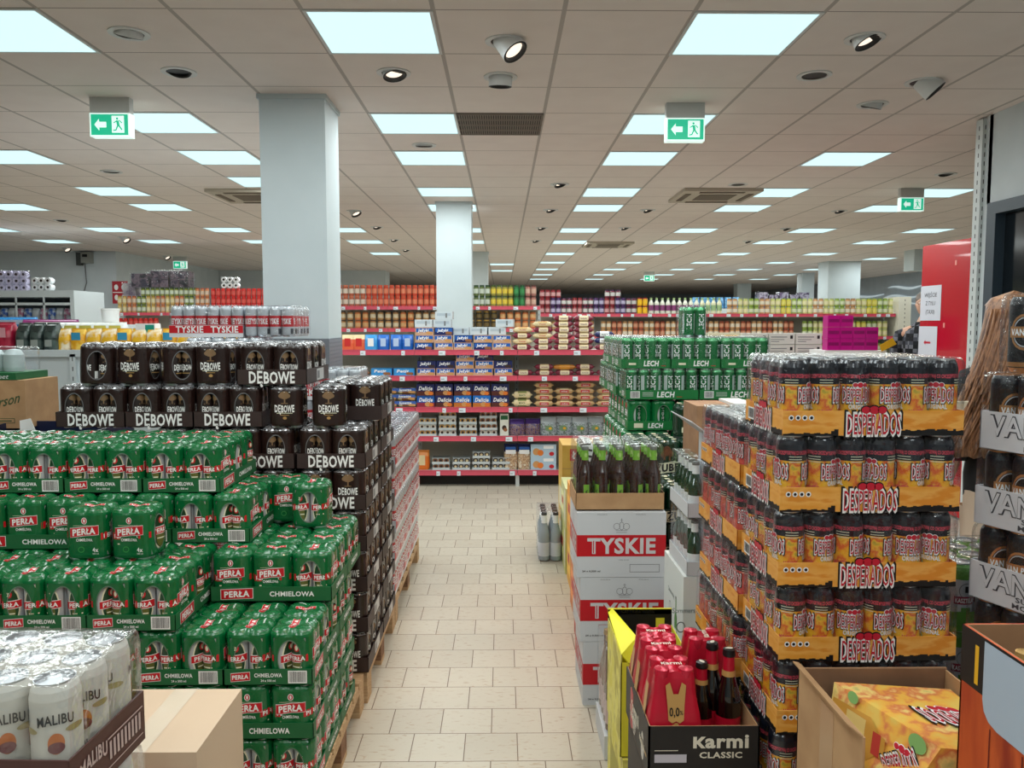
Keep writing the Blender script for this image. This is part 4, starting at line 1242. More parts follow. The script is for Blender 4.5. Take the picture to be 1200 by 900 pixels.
def stack(protos, px0, pxw, heights, lvl, h, label, group, y=7.86, kinds=None, z0=None, jit=.006):
    """columns of packs: heights gives how many lie on each other per column"""
    for c, nn in enumerate(heights):
        x = PXg(px0 + pxw * (c + .5))
        for k in range(nn):
            p = kinds(c, k, nn) if kinds else protos
            p.place((x + rnd.uniform(-jit, jit), y + rnd.uniform(-.004, .008), (GZ[lvl] if z0 is None else z0) + .001 + k * h), rnd.uniform(-.03, .03) if jit else 0,
                    '%s on the %s pink-railed shelf, %s column, %s from below' % (label, SHELFN[lvl], ORD[c + 1], ORD[k + 1]), group)
# top shelf
stack(BAGP['orange'], 403, 13.5, [1, 1], 4, .15, 'orange and cream biscuit bag', 'orange bags on the top shelf')
stack(BAGP['blue'], 430, 14.2, [1, 1, 1, 1], 4, .15, 'upright blue biscuit bag', 'blue bags on the top shelf', kinds=lambda c, k, n: BAGP['sky'] if c == 0 else BAGP['blue'])
stack(None, 487.5, 22.6, [3, 3, 2, 2, 2], 4, .073, 'flat blue and pink biscuit pack', 'flat biscuit packs on the top shelf', kinds=lambda c, k, n: JEZ['brown'] if (c + k) % 3 == 0 else JEZ['blue'])
stack(None, 601, 24, [4, 5, 6, 6], 4, .056, 'cream and maroon biscuit roll', 'biscuit rolls on the top shelf', kinds=lambda c, k, n: ROLL['cream'] if c < 2 and k > 0 and (c + k) % 2 else ROLL['maroon'])
stack(None, 697, 24, [3, 2], 4, .061, 'silver biscuit roll', 'silver rolls on the top shelf', kinds=lambda c, k, n: ROLL['silver'] if k else ROLL['maroon'])
WB = mk_single('plastic_food_box', 'food box', f_box(.17, .11, .075, mat('box_pale', (206, 216, 222), .25), lambda b, fn, w, h: (b.rect(fn, -w * .4, w * .4, -h * .05, h * .3, mat('box_lid_line', (176, 190, 200), .3)), b.rect(fn, w * .1, w * .2, -h * .3, h * .3, GREYP, .001))))
for i, (px, z) in enumerate(((498, 3), (520, 3), (541, 2), (562, 2), (583, 2), (522, 4.05), (593, 3.05))):
    WB.place((PXg(px), 7.90, GZ[4] + .002 + z * .0735), rnd.uniform(-.15, .15), 'pale see-through plastic box on the biscuit packs of the top shelf, %s along' % ORD[i + 1], 'pale boxes on the top shelf')
# second shelf
stack(ROLL['gold'], 405, 30, [1], 3, .06, 'brown and yellow pack', 'packs on the second shelf')
stack(JEZ['sky'], 436.5, 25.6, [1, 1], 3, .072, 'single sky-blue biscuit pack', 'sky packs on the second shelf', jit=.003)
stack(None, 490, 22.4, [2, 2, 3, 3, 2], 3, .073, 'blue biscuit pack in low pile', 'flat biscuit packs on the second shelf', kinds=lambda c, k, n: JEZ['navy'] if k == n - 1 and c not in (2,) else JEZ['blue'])
stack(None, 603, 24, [1, 2, 2, 2, 1], 3, .056, 'maroon-ended biscuit roll', 'biscuit rolls on the second shelf', kinds=lambda c, k, n: ROLL['gold'] if (c, k) == (2, 1) else ROLL['maroon'])
# middle shelf
stack(ROLL['brown'], 444, 22, [3, 3], 2, .064, 'brown wafer pack with blue lettering', 'wafer packs on the middle shelf')
stack(None, 489, 21.8, [2, 2, 2, 2, 2], 2, .1125, 'blue cookie box lettered in white', 'cookie boxes on the middle shelf', kinds=lambda c, k, n: DEL['dark'] if k else (DEL['bright'], DEL['dark'], DEL['gold'], DEL['gold'], DEL['dark'])[c], jit=.002)
stack(ROLL['green'], 600, 25, [2], 2, .077, 'olive green biscuit pack', 'green packs on the middle shelf')
stack(ROLL['pale'], 626, 24.5, [4, 3, 4, 3], 2, .061, 'cream biscuit pack with red label', 'cream packs on the middle shelf')
# lower shelf
stack(None, 490, 23.8, [3, 4, 3, 4], 1, .059, 'clear tub of round cookies', 'cookie tubs on the second lowest shelf', kinds=lambda c, k, n: (TUB['gold'], TUB['white'])[(c + k) % 2] if c < 3 else (TUB['white'] if k == 0 else TUB['brown']), jit=.003)
WS = mk_single('wafer_carton', 'wafers', f_box(.085, .10, .215, mat('carton_cream', (226, 226, 214), .5), lambda b, fn, w, h: (b.rect(fn, -.035, .035, .05, .09, GREENT), b.ell(fn, 0, -.03, .022, .025, DARKC), b.ell(fn, 0.01, -.05, .02, .018, BROWNP, .001))))
WS.place((PXg(592), 7.86, GZ[1] + .001), 0, 'upright white wafer carton between the cookie tubs and the bags')
for c in range(6):
    (BAGP['purple'] if c < 2 else BAGP['clear']).place((PXg(607 + c * 18.6), 7.87 + .02 * (c % 2), GZ[1] + .001), rnd.uniform(-.3, .3), '%s bag of sweets on the second lowest shelf, %s of the row' % ('purple' if c < 2 else 'clear', ORD[c + 1]), 'bags of sweets')
# lowest shelf
BAGP['amber'].place((PXg(495), 7.85, GZ[0] + .001), 0, 'orange snack bag at the start of the lowest shelf')
stack(None, 506, 23.4, [2, 2, 3, 2], 0, .059, 'clear tub of dark round cookies', 'cookie tubs on the lowest shelf', kinds=lambda c, k, n: TUB['brown'] if c == 0 else TUB['dark'], jit=.003)
for c in range(2): BAGP['cookie'].place((PXg(599.5 + c * 16), 7.86, GZ[0] + .001), 0, 'tall cookie bag with navy top on the lowest shelf, %s of two' % ORD[c + 1], 'tall cookie bags')
CB = mk_single('cookie_carton', 'cookies', f_box(.25, .14, .125, mat('carton_pale_blue', (176, 200, 216), .4), lambda b, fn, w, h: (b.ell(fn, -.07, -.01, .035, .035, BISC), b.ell(fn, -.03, -.02, .03, .03, ORANGE, .001), b.rect(fn, .0, .1, .02, .05, WHITE), b.ell(fn, .08, -.03, .025, .02, RED))))
for c in range(2): CB.place((PXg(638), 7.86, GZ[0] + .001 + c * .126), 0, 'pale blue cookie carton on the lowest shelf, %s of the two' % ('lower', 'upper')[c], 'pale blue cartons')

# ================================================================ far shelves with jars
def f_jar(r, h, cont, lid, labm, n=10):
    def f(b):
        b.lathe([(0, 0), (r * .92, 0), (r, h * .06), (r, h * .22)], cont, n); b.lathe([(r, h * .22), (r, h * .66)], labm, n)
        b.lathe([(r, h * .66), (r, h * .76), (r * .82, h * .84)], cont, n); b.lathe([(r * .86, h * .84), (r * .88, h * .86), (r * .88, h), (0, h)], lid, n)
    return f
JM = {}
def jar(cont, lid, lab, r=.037, h=.145, name='glass_jar', cat='jar'):
    key = (cont, lid, lab, r, h, name)
    if key not in JM:
        mm = lambda c, s: mat('%s_%d_%d_%d' % ((s,) + c), c, .35)
        JM[key] = mk_single(name, cat, f_jar(r, h, mm(cont, 'jarfood'), mm(lid, 'lid'), mm(lab, 'jarlabel')))
    return JM[key]
def jars(spec, x0, n, pitch, y, z, rows, h, label, group):
    for c in range(n):
        for k in range(rows):
            p = spec[(c // 2) % len(spec)] if isinstance(spec, list) else spec
            p.place((x0 + pitch * (c + .5), y + rnd.uniform(-.003, .003), z + k * (h + .001) + .001), rnd.uniform(0, 6), '%s, %s tier, %s along' % (label, ORD[k + 1], ORD[c + 1]), group)
gondola('pink-railed shelf unit of jars behind the biscuit shelves', -2.6, .52, 11.0, [.3, .65, 1.0, 1.523, 1.825], [-2.6, -1.57, -.53, .52], seed=5, legs=False, tagn=4)
TOM = jar((196, 60, 34), (206, 90, 60), (222, 130, 96)); TOMW = jar((178, 90, 60), (206, 120, 90), (222, 206, 190)); GRN = jar((96, 110, 60), (44, 70, 40), (196, 204, 190)); GRN2 = jar((150, 140, 60), (70, 90, 40), (222, 196, 70)); GRND = jar((40, 110, 60), (30, 80, 40), (60, 140, 80))
PKJ = jar((170, 110, 100), (90, 50, 40), (206, 170, 150))
y = 11.08
jars(TOMW, -2.35, 6, .079, y, 1.825, 2, .145, 'cream-labelled jar at the pillar end, upper far shelf', 'cream-labelled jars')
jars(TOM, -1.876, 13, .079, y, 1.825, 2, .145, 'red tomato jar on the upper far shelf', 'red tomato jars')
jars([GRN, GRN, GRN2, GRN2, GRN, GRN], -.48, 8, .079, y, 1.825, 2, .145, 'green-lidded jar just past the slim pillar', 'green-lidded jars')
jars([GRND, PKJ], .152, 4, .079, y, 1.825, 2, .145, 'jar at the outer end of the green-lidded row', 'jars at the end of the green row')
BRJ = jar((176, 130, 80), (90, 66, 50), (206, 190, 160), .043, .118); BRJ2 = jar((196, 110, 60), (120, 80, 50), (206, 160, 110), .043, .118); DKJ = jar((52, 44, 34), (180, 140, 60), (110, 90, 50), .043, .118)
jars([BRJ, BRJ2, BRJ], -2.25, 13, .104, y, 1.523, 2, .118, 'brownish jar on the lower far shelf', 'brownish jars')
jars(DKJ, -.48, 4, .104, y, 1.523, 2, .118, 'dark gold-lidded jar past the slim pillar, lower shelf', 'dark jars')
jars(BRJ2, -.05, 5, .104, y, 1.523, 2, .118, 'orange-brown jar past the slim pillar', 'orange-brown jars')
# long unit on the right, a little farther
gondola('long far shelf unit of jars and tins spanning the shop behind the green stacks', .55, 6.40, 13.0, [.3, .66, 1.02, 1.38, 1.745], [.55, 1.525, 2.5, 3.475, 4.45, 5.425, 6.40], seed=8, legs=False, tagn=4)
y = 13.08; P9 = .088
RD = jar((130, 30, 40), (120, 20, 30), (196, 150, 150), .041, .13); PU = jar((70, 40, 90), (60, 30, 80), (176, 170, 196), .041, .13); PU2 = jar((110, 40, 60), (60, 30, 60), (200, 200, 196), .041, .13); YO = jar((226, 170, 30), (140, 30, 30), (236, 190, 40), .041, .13)
jars([RD, PU, PU2, RD, PU2, PU], .60, 18, P9, y, 1.745, 2, .13, 'dark preserve jar at the start of the long far shelf', 'dark preserve jars')
jars([RD], .60, 4, P9, y, 2.007, 1, .13, 'dark red jar above the preserves, long far shelf', 'dark jars on the third tier')
jars([PU2], 1.66, 3, P9, y, 2.007, 1, .13, 'purple jar on top amid the preserves', 'purple jars on the third tier')
jars([YO], 2.19, 2, P9, y, 1.745, 2, .13, 'yellow jar with red lid beside the dark preserves', 'yellow jars')
def f_bottle(r, h, body, lid, labm, n=10):
    def f(b):
        b.lathe([(0, 0), (r * .95, 0), (r, .01), (r, h * .2)], body, n); b.lathe([(r, h * .2), (r, h * .55)], labm, n); b.lathe([(r, h * .55), (r * .95, h * .66), (r * .45, h * .82), (r * .4, h * .88)], body, n); b.lathe([(r * .46, h * .88), (r * .46, h), (0, h)], lid, n)
    return f
DR1 = mk_single('drink_bottle', 'bottle', f_bottle(.042, .26, mat('drink_white', (214, 216, 200), .35), mat('drink_lid_green', (150, 180, 120), .4), mat('drink_purple', (130, 60, 110), .4)))
DR2 = mk_single('drink_bottle', 'bottle', f_bottle(.042, .26, mat('drink_cream', (216, 214, 180), .35), mat('drink_lid_green', (150, 180, 120), .4), mat('drink_green', (150, 180, 130), .4)))
for c in range(13):
    (DR1 if c < 9 else DR2).place((2.42 + c * .093, 13.08, 1.746), 0, 'white drink bottle with %s label on the long far shelf, %s along' % ('purple' if c < 9 else 'pale green', ORD[c + 1]), 'drink bottles %s' % ('a' if c < 9 else 'b'))
T1 = jar((196, 196, 120), (170, 180, 120), (222, 214, 170), .041, .125, 'food_tin', 'tin'); T2 = jar((150, 170, 80), (120, 150, 60), (206, 212, 180), .041, .125, 'food_tin', 'tin'); T3 = jar((206, 190, 60), (140, 160, 70), (216, 206, 110), .041, .125, 'food_tin', 'tin'); T4 = jar((200, 150, 100), (160, 130, 90), (220, 210, 190), .041, .125, 'food_tin', 'tin')
jars([T4, T1, T2, T4, T1, T3, T2, T1], 3.66, 31, P9, y, 1.745, 2, .125, 'yellow-green tin at the far end of the long shelf', 'yellow-green tins')
jars([RD, T4, PU2], .62, 10, P9, y, 1.38, 2, .125, 'small jar under the rail of the long far shelf', 'jars under the long rail')
jars([T4, jar((176, 90, 60), (120, 60, 40), (206, 150, 120), .041, .125, 'food_tin', 'tin')], 1.6, 36, P9, y, 1.38, 2, .125, 'brownish tin, second level of the long far shelf', 'brownish tins')
jars([T2, T1, T3], 4.90, 16, P9, y, 1.38, 2, .125, 'green and cream tin, second level near the white end panel', 'green tins second level')
jars([T1, T2], 4.90, 16, P9, y, 1.02, 2, .125, 'green and cream tin, third level near the white end panel', 'green tins third level')
b = MB(); b.box(6.42, 6.62, 12.95, 13.5, 0, 2.02, mat('end_panel', (226, 222, 206), .5)); fn = flat((6.42, 12.95, 0), (1, 0, 0), (0, 0, 1))
for k in range(26): b.rect(fn, .095, .105, .2 + k * .07, .23 + k * .07, BLACK)
tag(b.build('end_panel'), 'cream slotted end panel closing the long far shelf', 'panel')
# left far unit
gondola('far shelf unit of jars beyond the left goods, next to the big pillar', -6.75, -4.05, 14.0, [.7, 1.05, 1.40, 1.775], [-6.75, -5.85, -4.95, -4.05], seed=11, legs=False, tagn=3)
CJ = jar((206, 176, 110), (176, 140, 60), (222, 210, 170)); CJ2 = jar((206, 140, 90), (180, 90, 60), (214, 190, 170)); GJ = jar((140, 150, 70), (70, 90, 50), (206, 214, 196)); KJ = jar((206, 36, 34), (214, 50, 44), (216, 90, 80), .041, .14)
jars([CJ, CJ2, GJ, CJ, CJ2], -6.70, 16, .083, 14.08, 1.775, 2, .145, 'pale jar beyond the bagged goods', 'pale jars far left')
jars([GJ], -6.3, 12, .083, 14.1, 2.067, 1, .145, 'green-lidded jar on top beyond the bagged goods', 'third tier jars far left')
jars([CJ2], -5.35, 3, .083, 14.08, 1.775, 3, .14, 'orange jar between the pale jars and the red tins', 'orange jars far left')
jars([KJ], -5.08, 11, .088, 14.08, 1.775, 3, .14, 'bright red tin stacked next to the big pillar', 'red tins')
jars([KJ], -6.7, 8, .088, 14.08, 1.40, 2, .14, 'red tin under the rail of the far left shelf', 'red tins under the rail')
# ================================================================ left background goods
KX = lambda px, Y: (px - 590) * Y / 938.0
t = empty('display_rack', (-3.9, 5.72, 0)); tag(t, 'white shelf block seen from its slotted back, carrying bags of detergent', 'shelf')
b = MB(); PW = mat('rack_white', (206, 216, 220), .5)
b.box(0, 2.1, 0, .02, .05, 1.405, PW); b.build('back_panel', t)
b = MB(); b.box(0, 2.1, 0.02, 1.5, 1.385, 1.405, PW); b.box(0, 2.1, -.03, -.0, 1.36, 1.41, PW); b.build('shelf', t)
for x in (.42, .86, 1.9):
    b = MB(); b.box(x - .02, x + .02, -.03, 0, 0, 1.38, PW); fn = flat((x, -.03, 0), (1, 0, 0), (0, 0, 1))
    for k in range(15): b.rect(fn, -.003, .003, .35 + k * .07, .38 + k * .07, BLACK)
    b.build('upright', t)
for x in (0.0, 2.06):
    for y in (.1, 1.4): b = MB(); b.box(x, x + .04, y, y + .04, 0, 1.385, PW); b.build('leg', t)
def wrapbag(name, cat, w, d, h, c1, c2, lab=None, l2=None):
    m = mat_mix(name + '_%d_%d' % (c1[0], c1[2]), [c1, c2], 18, .3, stops=[.45, .6])
    def art(b, fn, w_, h_):
        if lab: b.rect(fn, -w_ * .3, w_ * .3, -h_ * .05, h_ * .3, mat('lab_%d_%d_%d' % lab, lab, .4))
        if l2: b.rect(fn, -w_ * .25, w_ * .25, -h_ * .38, -h_ * .12, mat('lab_%d_%d_%d' % l2, l2, .4))
    return mk_single(name, cat, f_bag(w, d, h, m, m, art))
YB = wrapbag('flour_bag', 'bag', .112, .09, .155, (226, 160, 30), (240, 200, 90), (60, 150, 190)); YB2 = wrapbag('flour_bag', 'bag', .112, .09, .155, (230, 176, 40), (240, 226, 200))
for i in range(12):
    (YB if i % 3 == 1 else YB2).place((KX(76 + i * 17.5, 5.86) + .03, 5.86, 1.406), rnd.uniform(-.1, .1), 'yellow bag in the front row on the white shelf block, %s from the wrapped cartons' % ORD[i + 1], 'yellow bags')
for i in range(3):
    wrapbag('wrapped_carton', 'pack', .16, .16, .20, (150, 20, 50), (176, 40, 66), (220, 160, 170)).place((KX(-16 + i * 26, 5.85) + .02, 5.85, 1.406), 0, 'crimson film-wrapped pack at the edge of the white shelf block, %s' % ('outer', 'inner')[i], 'crimson packs') if i < 2 else None
for i in range(3):
    wrapbag('wrapped_carton', 'pack', .10, .16, .195, (34, 46, 44), (70, 84, 80), None, (150, 156, 150)).place((KX(37 + i * 16, 5.85), 5.85, 1.406), 0, 'dark film-wrapped pack beside the yellow bags, %s of three' % ORD[i + 1], 'dark wrapped packs')
WB1 = wrapbag('detergent_bag', 'bag', .15, .1, .13, (206, 214, 216), (226, 230, 228), (196, 190, 90), (90, 120, 170)); PB = wrapbag('detergent_bag', 'bag', .12, .1, .12, (120, 20, 90), (150, 40, 120), (206, 150, 190)); BB = wrapbag('detergent_bag', 'bag', .10, .1, .11, (30, 120, 190), (60, 160, 220), (190, 210, 230)); GB = wrapbag('detergent_bag', 'bag', .15, .1, .12, (120, 150, 50), (160, 190, 80))
for i in range(6): WB1.place((KX(58 + i * 17, 6.2), 6.2, 1.406 + .07), 0, 'white detergent bag with colourful print behind the yellow bags, %s of six' % ORD[i + 1], 'white detergent bags')
b = MB(); b.box(-3.7, -2.7, 6.08, 7.0, 1.406, 1.476, CARDW); tag(b.build('carton_tray'), 'low white carton under the detergent bags', 'carton')
for i in range(7): PB.place((KX(42 + i * 8, 6.55), 6.55, 1.478 + .03), 0, 'purple detergent bag in the third row of the shelf block, %s of seven' % ORD[i + 1], 'purple bags')
for i in range(5): BB.place((KX(12 + i * 8, 6.75), 6.75, 1.478 + .06), 0, 'blue detergent bag in the last row, %s of five' % ORD[i + 1], 'blue bags')
for i in range(5): GB.place((KX(98 + i * 11, 6.85), 6.85, 1.478 + .0), 0, 'green detergent bag in the last row beyond the white ones, %s of five' % ORD[i + 1], 'green bags')
TE = mat('pack_teal', (30, 150, 130), .4)
b = MB(); b.box(-.07, .07, -.05, .05, 0, .19, WHITE); fn = flat((0, -.05, .095), (1, 0, 0), (0, 0, 1)); b.rect(fn, -.065, .065, -.09, -.045, MAROON); b.rect(fn, -.065, .04, -.03, .01, TE); b.rect(fn, .0, .065, .03, .085, TE)
for u in (-.04, 0, .04): b.ell(fn, u, -.066, .016, .016, (YEL, ORANGE, GREENT)[int((u + .04) / .04)], .001)
o = b.build('washing_powder_box', None, (KX(178, 5.9), 5.9, 1.406)); tag(o, 'white and teal washing powder box at the end of the yellow bags', 'box')
b = MB(); b.lathe([(0, 0), (.075, 0), (.085, .14), (.088, .145), (.088, .16), (0, .16)], WHITE, 16); tag(b.build('white_bucket', None, (KX(135, 8.2), 8.2, 1.585)), 'white lidded tub behind the detergent bags', 'tub')
b = MB(); b.box(KX(120, 8.2), KX(150, 8.2), 8.0, 8.6, 0, 1.584, PW); tag(b.build('display_block'), 'white block carrying the white tub behind the bags', 'shelf')
# low white chiller with toilet paper on top
t = empty('display_fridge', (-8.1, 12.0, 0)); tag(t, 'white open display cabinet by the left wall with goods inside', 'cabinet')
b = MB(); b.box(0, 1.75, 0, .9, 1.98, 2.08, PW); b.box(0, .06, 0, .9, 0, 1.98, PW); b.box(1.69, 1.75, 0, .9, 0, 1.98, PW); b.box(.06, 1.69, .86, .9, 0, 1.98, mat('fridge_inside', (120, 128, 136), .5)); b.box(.06, 1.69, .0, .86, 0, 1.3, PW); b.build('body', t)
b = MB(); b.box(.06, 1.69, .1, .86, 1.62, 1.645, PW); b.build('shelf', t)
b = MB(); b.box(.06, 1.69, .0, .02, 1.86, 1.90, PW)
for k in range(4): b.box(.06 + .41 * k, .08 + .41 * k, 0, .02, 1.62, 1.98, PW)
b.build('front_frame', t)
for i in range(13):
    BB2 = wrapbag('tissue_pack', 'pack', .11, .12, .18, ((70, 110, 190), (206, 210, 214), (190, 120, 150))[i % 3], (206, 214, 222)); BB2.place((-7.95 + i * .12, 12.35, 1.646), 0, 'small tissue pack inside the white display cabinet, %s along' % ORD[i + 1], 'tissue packs')
ROLLW = mat('paper_roll', (226, 228, 230), .7)
def mk_rolls(nx, nz, lilac):
    def mk():
        t = empty('toilet_paper_pack'); tag(t, cat='toilet paper')
        for i in range(nx):
            for k in range(nz):
                b = MB(); c = Vector(((i - (nx - 1) / 2) * .105, 0, .05 + k * .1))
                n = 14
                for (r0, y0, r1, y1, m) in ((.0495, -.05, .0495, .05, ROLLW), (.02, -.05, .0495, -.05, ROLLW), (.02, -.05, .018, .04, DARKC)):
                    vs = []; fs = []
                    for q in range(n):
                        a = 2 * PI * q / n; vs += [(c.x + r0 * math.cos(a), y0, c.z + r0 * math.sin(a)), (c.x + r1 * math.cos(a), y1, c.z + r1 * math.sin(a))]
                    fs = [(2 * q, 2 * ((q + 1) % n), 2 * ((q + 1) % n) + 1, 2 * q + 1) for q in range(n)]
                    b.add(vs, fs, m, True)
                b.build('paper_roll', t)
        if lilac:
            b = hull_mb(nx * .105, .11, nz * .1 + .005, film=mat_film('film_lilac', .3, (.86, .82, .95)), nx=nx, ny=1); b.build('wrapper', t)
        return t
    return mk
TPL = Proto(mk_rolls(4, 3, True)); TPS = Proto(mk_rolls(3, 2, False))
for i, px in enumerate((-12, 15)): TPL.place((KX(px + (-2 if px < 0 else 6), 12.2), 12.3, 2.081), .1 * i, 'large lilac wrapped toilet paper pack on the white cabinet, %s' % ('outer', 'inner')[i], 'lilac toilet paper packs')
TPS.place((KX(59, 12.2), 12.2, 2.081), -.1, 'open bundle of six white paper rolls at the end of the cabinet top')
TPS.place((KX(279, 14.3), 14.12, 2.20), 0, 'white paper rolls on top of the red tins beside the big pillar')
b = MB(); b.box(KX(84, 13), KX(102, 13), 13, 13.4, 0, 2.03, mat('cabinet_grey', (140, 142, 138), .6)); b.box(KX(86, 13), KX(100, 13), 12.99, 13, .1, 2.0, mat('cabinet_grey2', (150, 152, 148), .6)); tag(b.build('electric_cabinet'), 'plain grey cabinet by the wall beyond the white display cabinet', 'cabinet')
# dark wrapped bundles over the far left jars
DW = mat_mix('dark_bundle', [(30, 30, 36), (120, 100, 110), (50, 44, 60)], 9, .3, stops=[.4, .5, .62]); LW = mat_mix('pale_bundle', [(190, 180, 176), (110, 90, 110)], 7, .35)
def bundle(x0, x1, y, z0, z1, m, label):
    b = MB(); w, h = x1 - x0, z1 - z0; n = max(2, int(w / .14)); k = max(1, int(h / .14))
    for i in range(n):
        for j in range(k):
            xx = x0 + w * (i + .5) / n; zz = z0 + h * (j + .5) / k; b.box(xx - w / n * .47, xx + w / n * .47, y + .01, y + .3, zz - h / k * .47, zz + h / k * .47, m)
    o = b.build('wrapped_bundle'); tag(o, label, 'bundle', None)
    hull = hull_mb(w + .02, .34, h + .01, nx=n, ny=2); h_ = hull.build('shrink_film', o, ((x0 + x1) / 2, y + .16, z0))
bundle(KX(150, 14.2), KX(165, 14.2), 14.2, 2.07, 2.30, LW, 'pale wrapped bundle at the outer end above the far jars')
b = MB(); b.box(KX(148, 14.2), KX(170, 14.2), 14.1, 14.6, 2.05, 2.069, PW); tag(b.build('shelf_board'), 'white board carrying the pale bundle above the far jars', 'shelf board')
for i, (a, c, z0, z1) in enumerate(((168, 188, 2.215, 2.46), (190, 210, 2.215, 2.50), (212, 232, 2.215, 2.50))): bundle(KX(a, 14.3), KX(c, 14.3), 14.03, z0, z1, DW, 'dark wrapped bundle above the far jars, %s of three' % ORD[i + 1])

# box, wrapped pack and navy crate behind the green stack
def carton_on(x0, x1, y0, y1, z0, z1, m, name, label, cat='carton', art=None):
    o = empty(name, ((x0 + x1) / 2, (y0 + y1) / 2, z0)) if False else None
    b = MB(); w, d, h = x1 - x0, y1 - y0, z1 - z0
    b.box(-w / 2, w / 2, -d / 2, d / 2, 0, h, m)
    if art: art(b, w, d, h)
    o = b.build(name, None, ((x0 + x1) / 2, (y0 + y1) / 2, z0)); tag(o, label, cat); return o
def art_green(b, w, d, h):
    fn = flat((0, -d / 2, h / 2), (1, 0, 0), (0, 0, 1)); GI = mat('box_ink_green', (64, 84, 52), .6)
    b.text('Green Person', fn, .02, -.005, .05, GI, w=.33, off=.001, bold=.015, shear=.35, tilt=.25)
    b.rect(fn, .06, .155, -.095, -.07, GI, .0006); b.rect(fn, .063, .152, -.092, -.073, KRAFT, .0012); b.rect(fn, .07, .14, -.086, -.08, GI, .0016)
    b.ell(fn, -.0, .075, .022, .016, GI); b.ell(fn, .022, .088, .008, .008, GI, .001); b.art(([(-.06, .09), (-.02, .08), (-.02, .066)], [(0, 2, 1)]), fn, GI)
X = KX(32, 4.0)
carton_on(X - .42, X, 4.0, 4.3, 1.075, 1.315, KRAFT, 'cardboard_box', 'brown cardboard box printed with green script and a bird, behind the green stack', 'box', art_green)
carton_on(X - .45, X - .04, 4.0, 4.28, 1.317, 1.352, GREENT, 'carton_tray', 'green-printed low tray lying on the brown box', 'tray', lambda b, w, d, h: b.text('Planet', flat((0, -d / 2, h / 2), (1, 0, 0), (0, 0, 1)), .12, 0, .022, WHITE, w=.1, off=.001, shear=.3))
b = MB()
for i in range(4):
    for k in range(1): b.lathe([(0, 0), (.045, 0), (.048, .02), (.048, .085), (.03, .11), (0, .115)], mat('tub_pale', (190, 200, 198), .4), 10, c=(-.17 + i * .1, 0, 0))
o = b.build('wrapped_pack', None, (X - .26, 4.14, 1.353)); tag(o, 'clear-wrapped pack of pale tubs on top of the brown box', 'pack'); hull_mb(.41, .2, .125, nx=4, ny=2).build('shrink_film', o)
NV = mat('crate_navy', (24, 32, 62), .4)
t = empty('plastic_crate', (KX(35, 3.7), 3.9, .90)); tag(t, 'open navy crate with a red handle mark behind the green stack', 'crate')
b = MB(); b.box(-.30, .30, -.2, -.19, 0, .2, NV); b.box(-.30, .30, .19, .2, 0, .2, NV); b.box(-.3, -.29, -.19, .19, 0, .2, NV); b.box(.29, .3, -.19, .19, 0, .2, NV); b.box(-.3, .3, -.2, .2, 0, .01, NV); b.box(-.31, .31, -.21, -.19, .185, .2, NV); b.build('body', t)
b = MB(); b.box(.02, .12, -.215, -.21, .14, .165, RED); b.build('handle', t)
carton_on(KX(5, 3.9) - .3, KX(65, 3.9), 3.72, 4.28, 0, .898, KRAFTD, 'carton_stack_base', 'brown carton standing on the floor under the navy crate')
carton_on(KX(32, 4) - .42, KX(28, 4.1), 4.12, 4.3, 0, 1.07, KRAFTD, 'support_carton', 'tall carton under the printed brown box') if False else None
b = MB(); b.box(-.10, .03, -.002, 0, 0, .1, WHITE); fn = flat((-.035, -.002, .05), (1, 0, 0), (0, 0, 1)); b.ell(fn, .03, .01, .008, .008, RED); b.text('in', fn, -.02, -.01, .03, RED, bold=.03, off=.001, w=.04)
tag(b.build('price_card', None, (KX(10, 3.62), 3.66, 1.01)), 'white price card with red print in front of the navy crate', 'sign')
b = MB(); b.slab([(0, 0, 0), (.07, .01, .0), (.05, .0, .07), (.0, 0, .06)], (0, 1, 0), .002, WHITE); tag(b.build('paper_slip', None, (KX(32, 3.75), 3.70, 1.09)), 'small crumpled white paper slip on the navy crate edge', 'paper')

# ================================================================ right side: cartons, bottles
def f_bot(glass, label, neck, cap, h=.26, r=.0305, neckfoil=None, n=16):
    def f(b):
        k = h / .26
        b.lathe([(0, .004), (r * .8, 0), (r, .006), (r, .025 * k)], glass, n); b.lathe([(r + .0004, .025 * k), (r + .0004, .098 * k)], label, n); b.lathe([(r, .098 * k), (r, .135 * k), (r * .93, .150 * k), (r * .62, .180 * k), (r * .47, .200 * k)], glass, n)
        b.lathe([(r * .48, .200 * k), (r * .44, .242 * k)], neck, n); b.lathe([(r * .50, .242 * k), (r * .52, .246 * k), (r * .46, .258 * k), (0, .26 * k)], cap, n)
    return f
GLB = mat('glass_brown', (44, 20, 14), .08, spec=.7, coat=.5); GLG = mat('glass_green', (16, 60, 34), .08, spec=.7, coat=.5); GLK = mat('glass_black', (10, 8, 9), .06, spec=.8, coat=.6)
LGR = mat('label_lime', (122, 176, 52), .4); CAPG = mat('cap_grey', (120, 122, 116), .35, metal=.4); CAPD = mat('cap_gold', (196, 160, 100), .35, metal=.5)
def bottle_mesh(*a, **k):
    b = MB(); f_bot(*a, **k)(b); return b.mesh('beer_bottle')
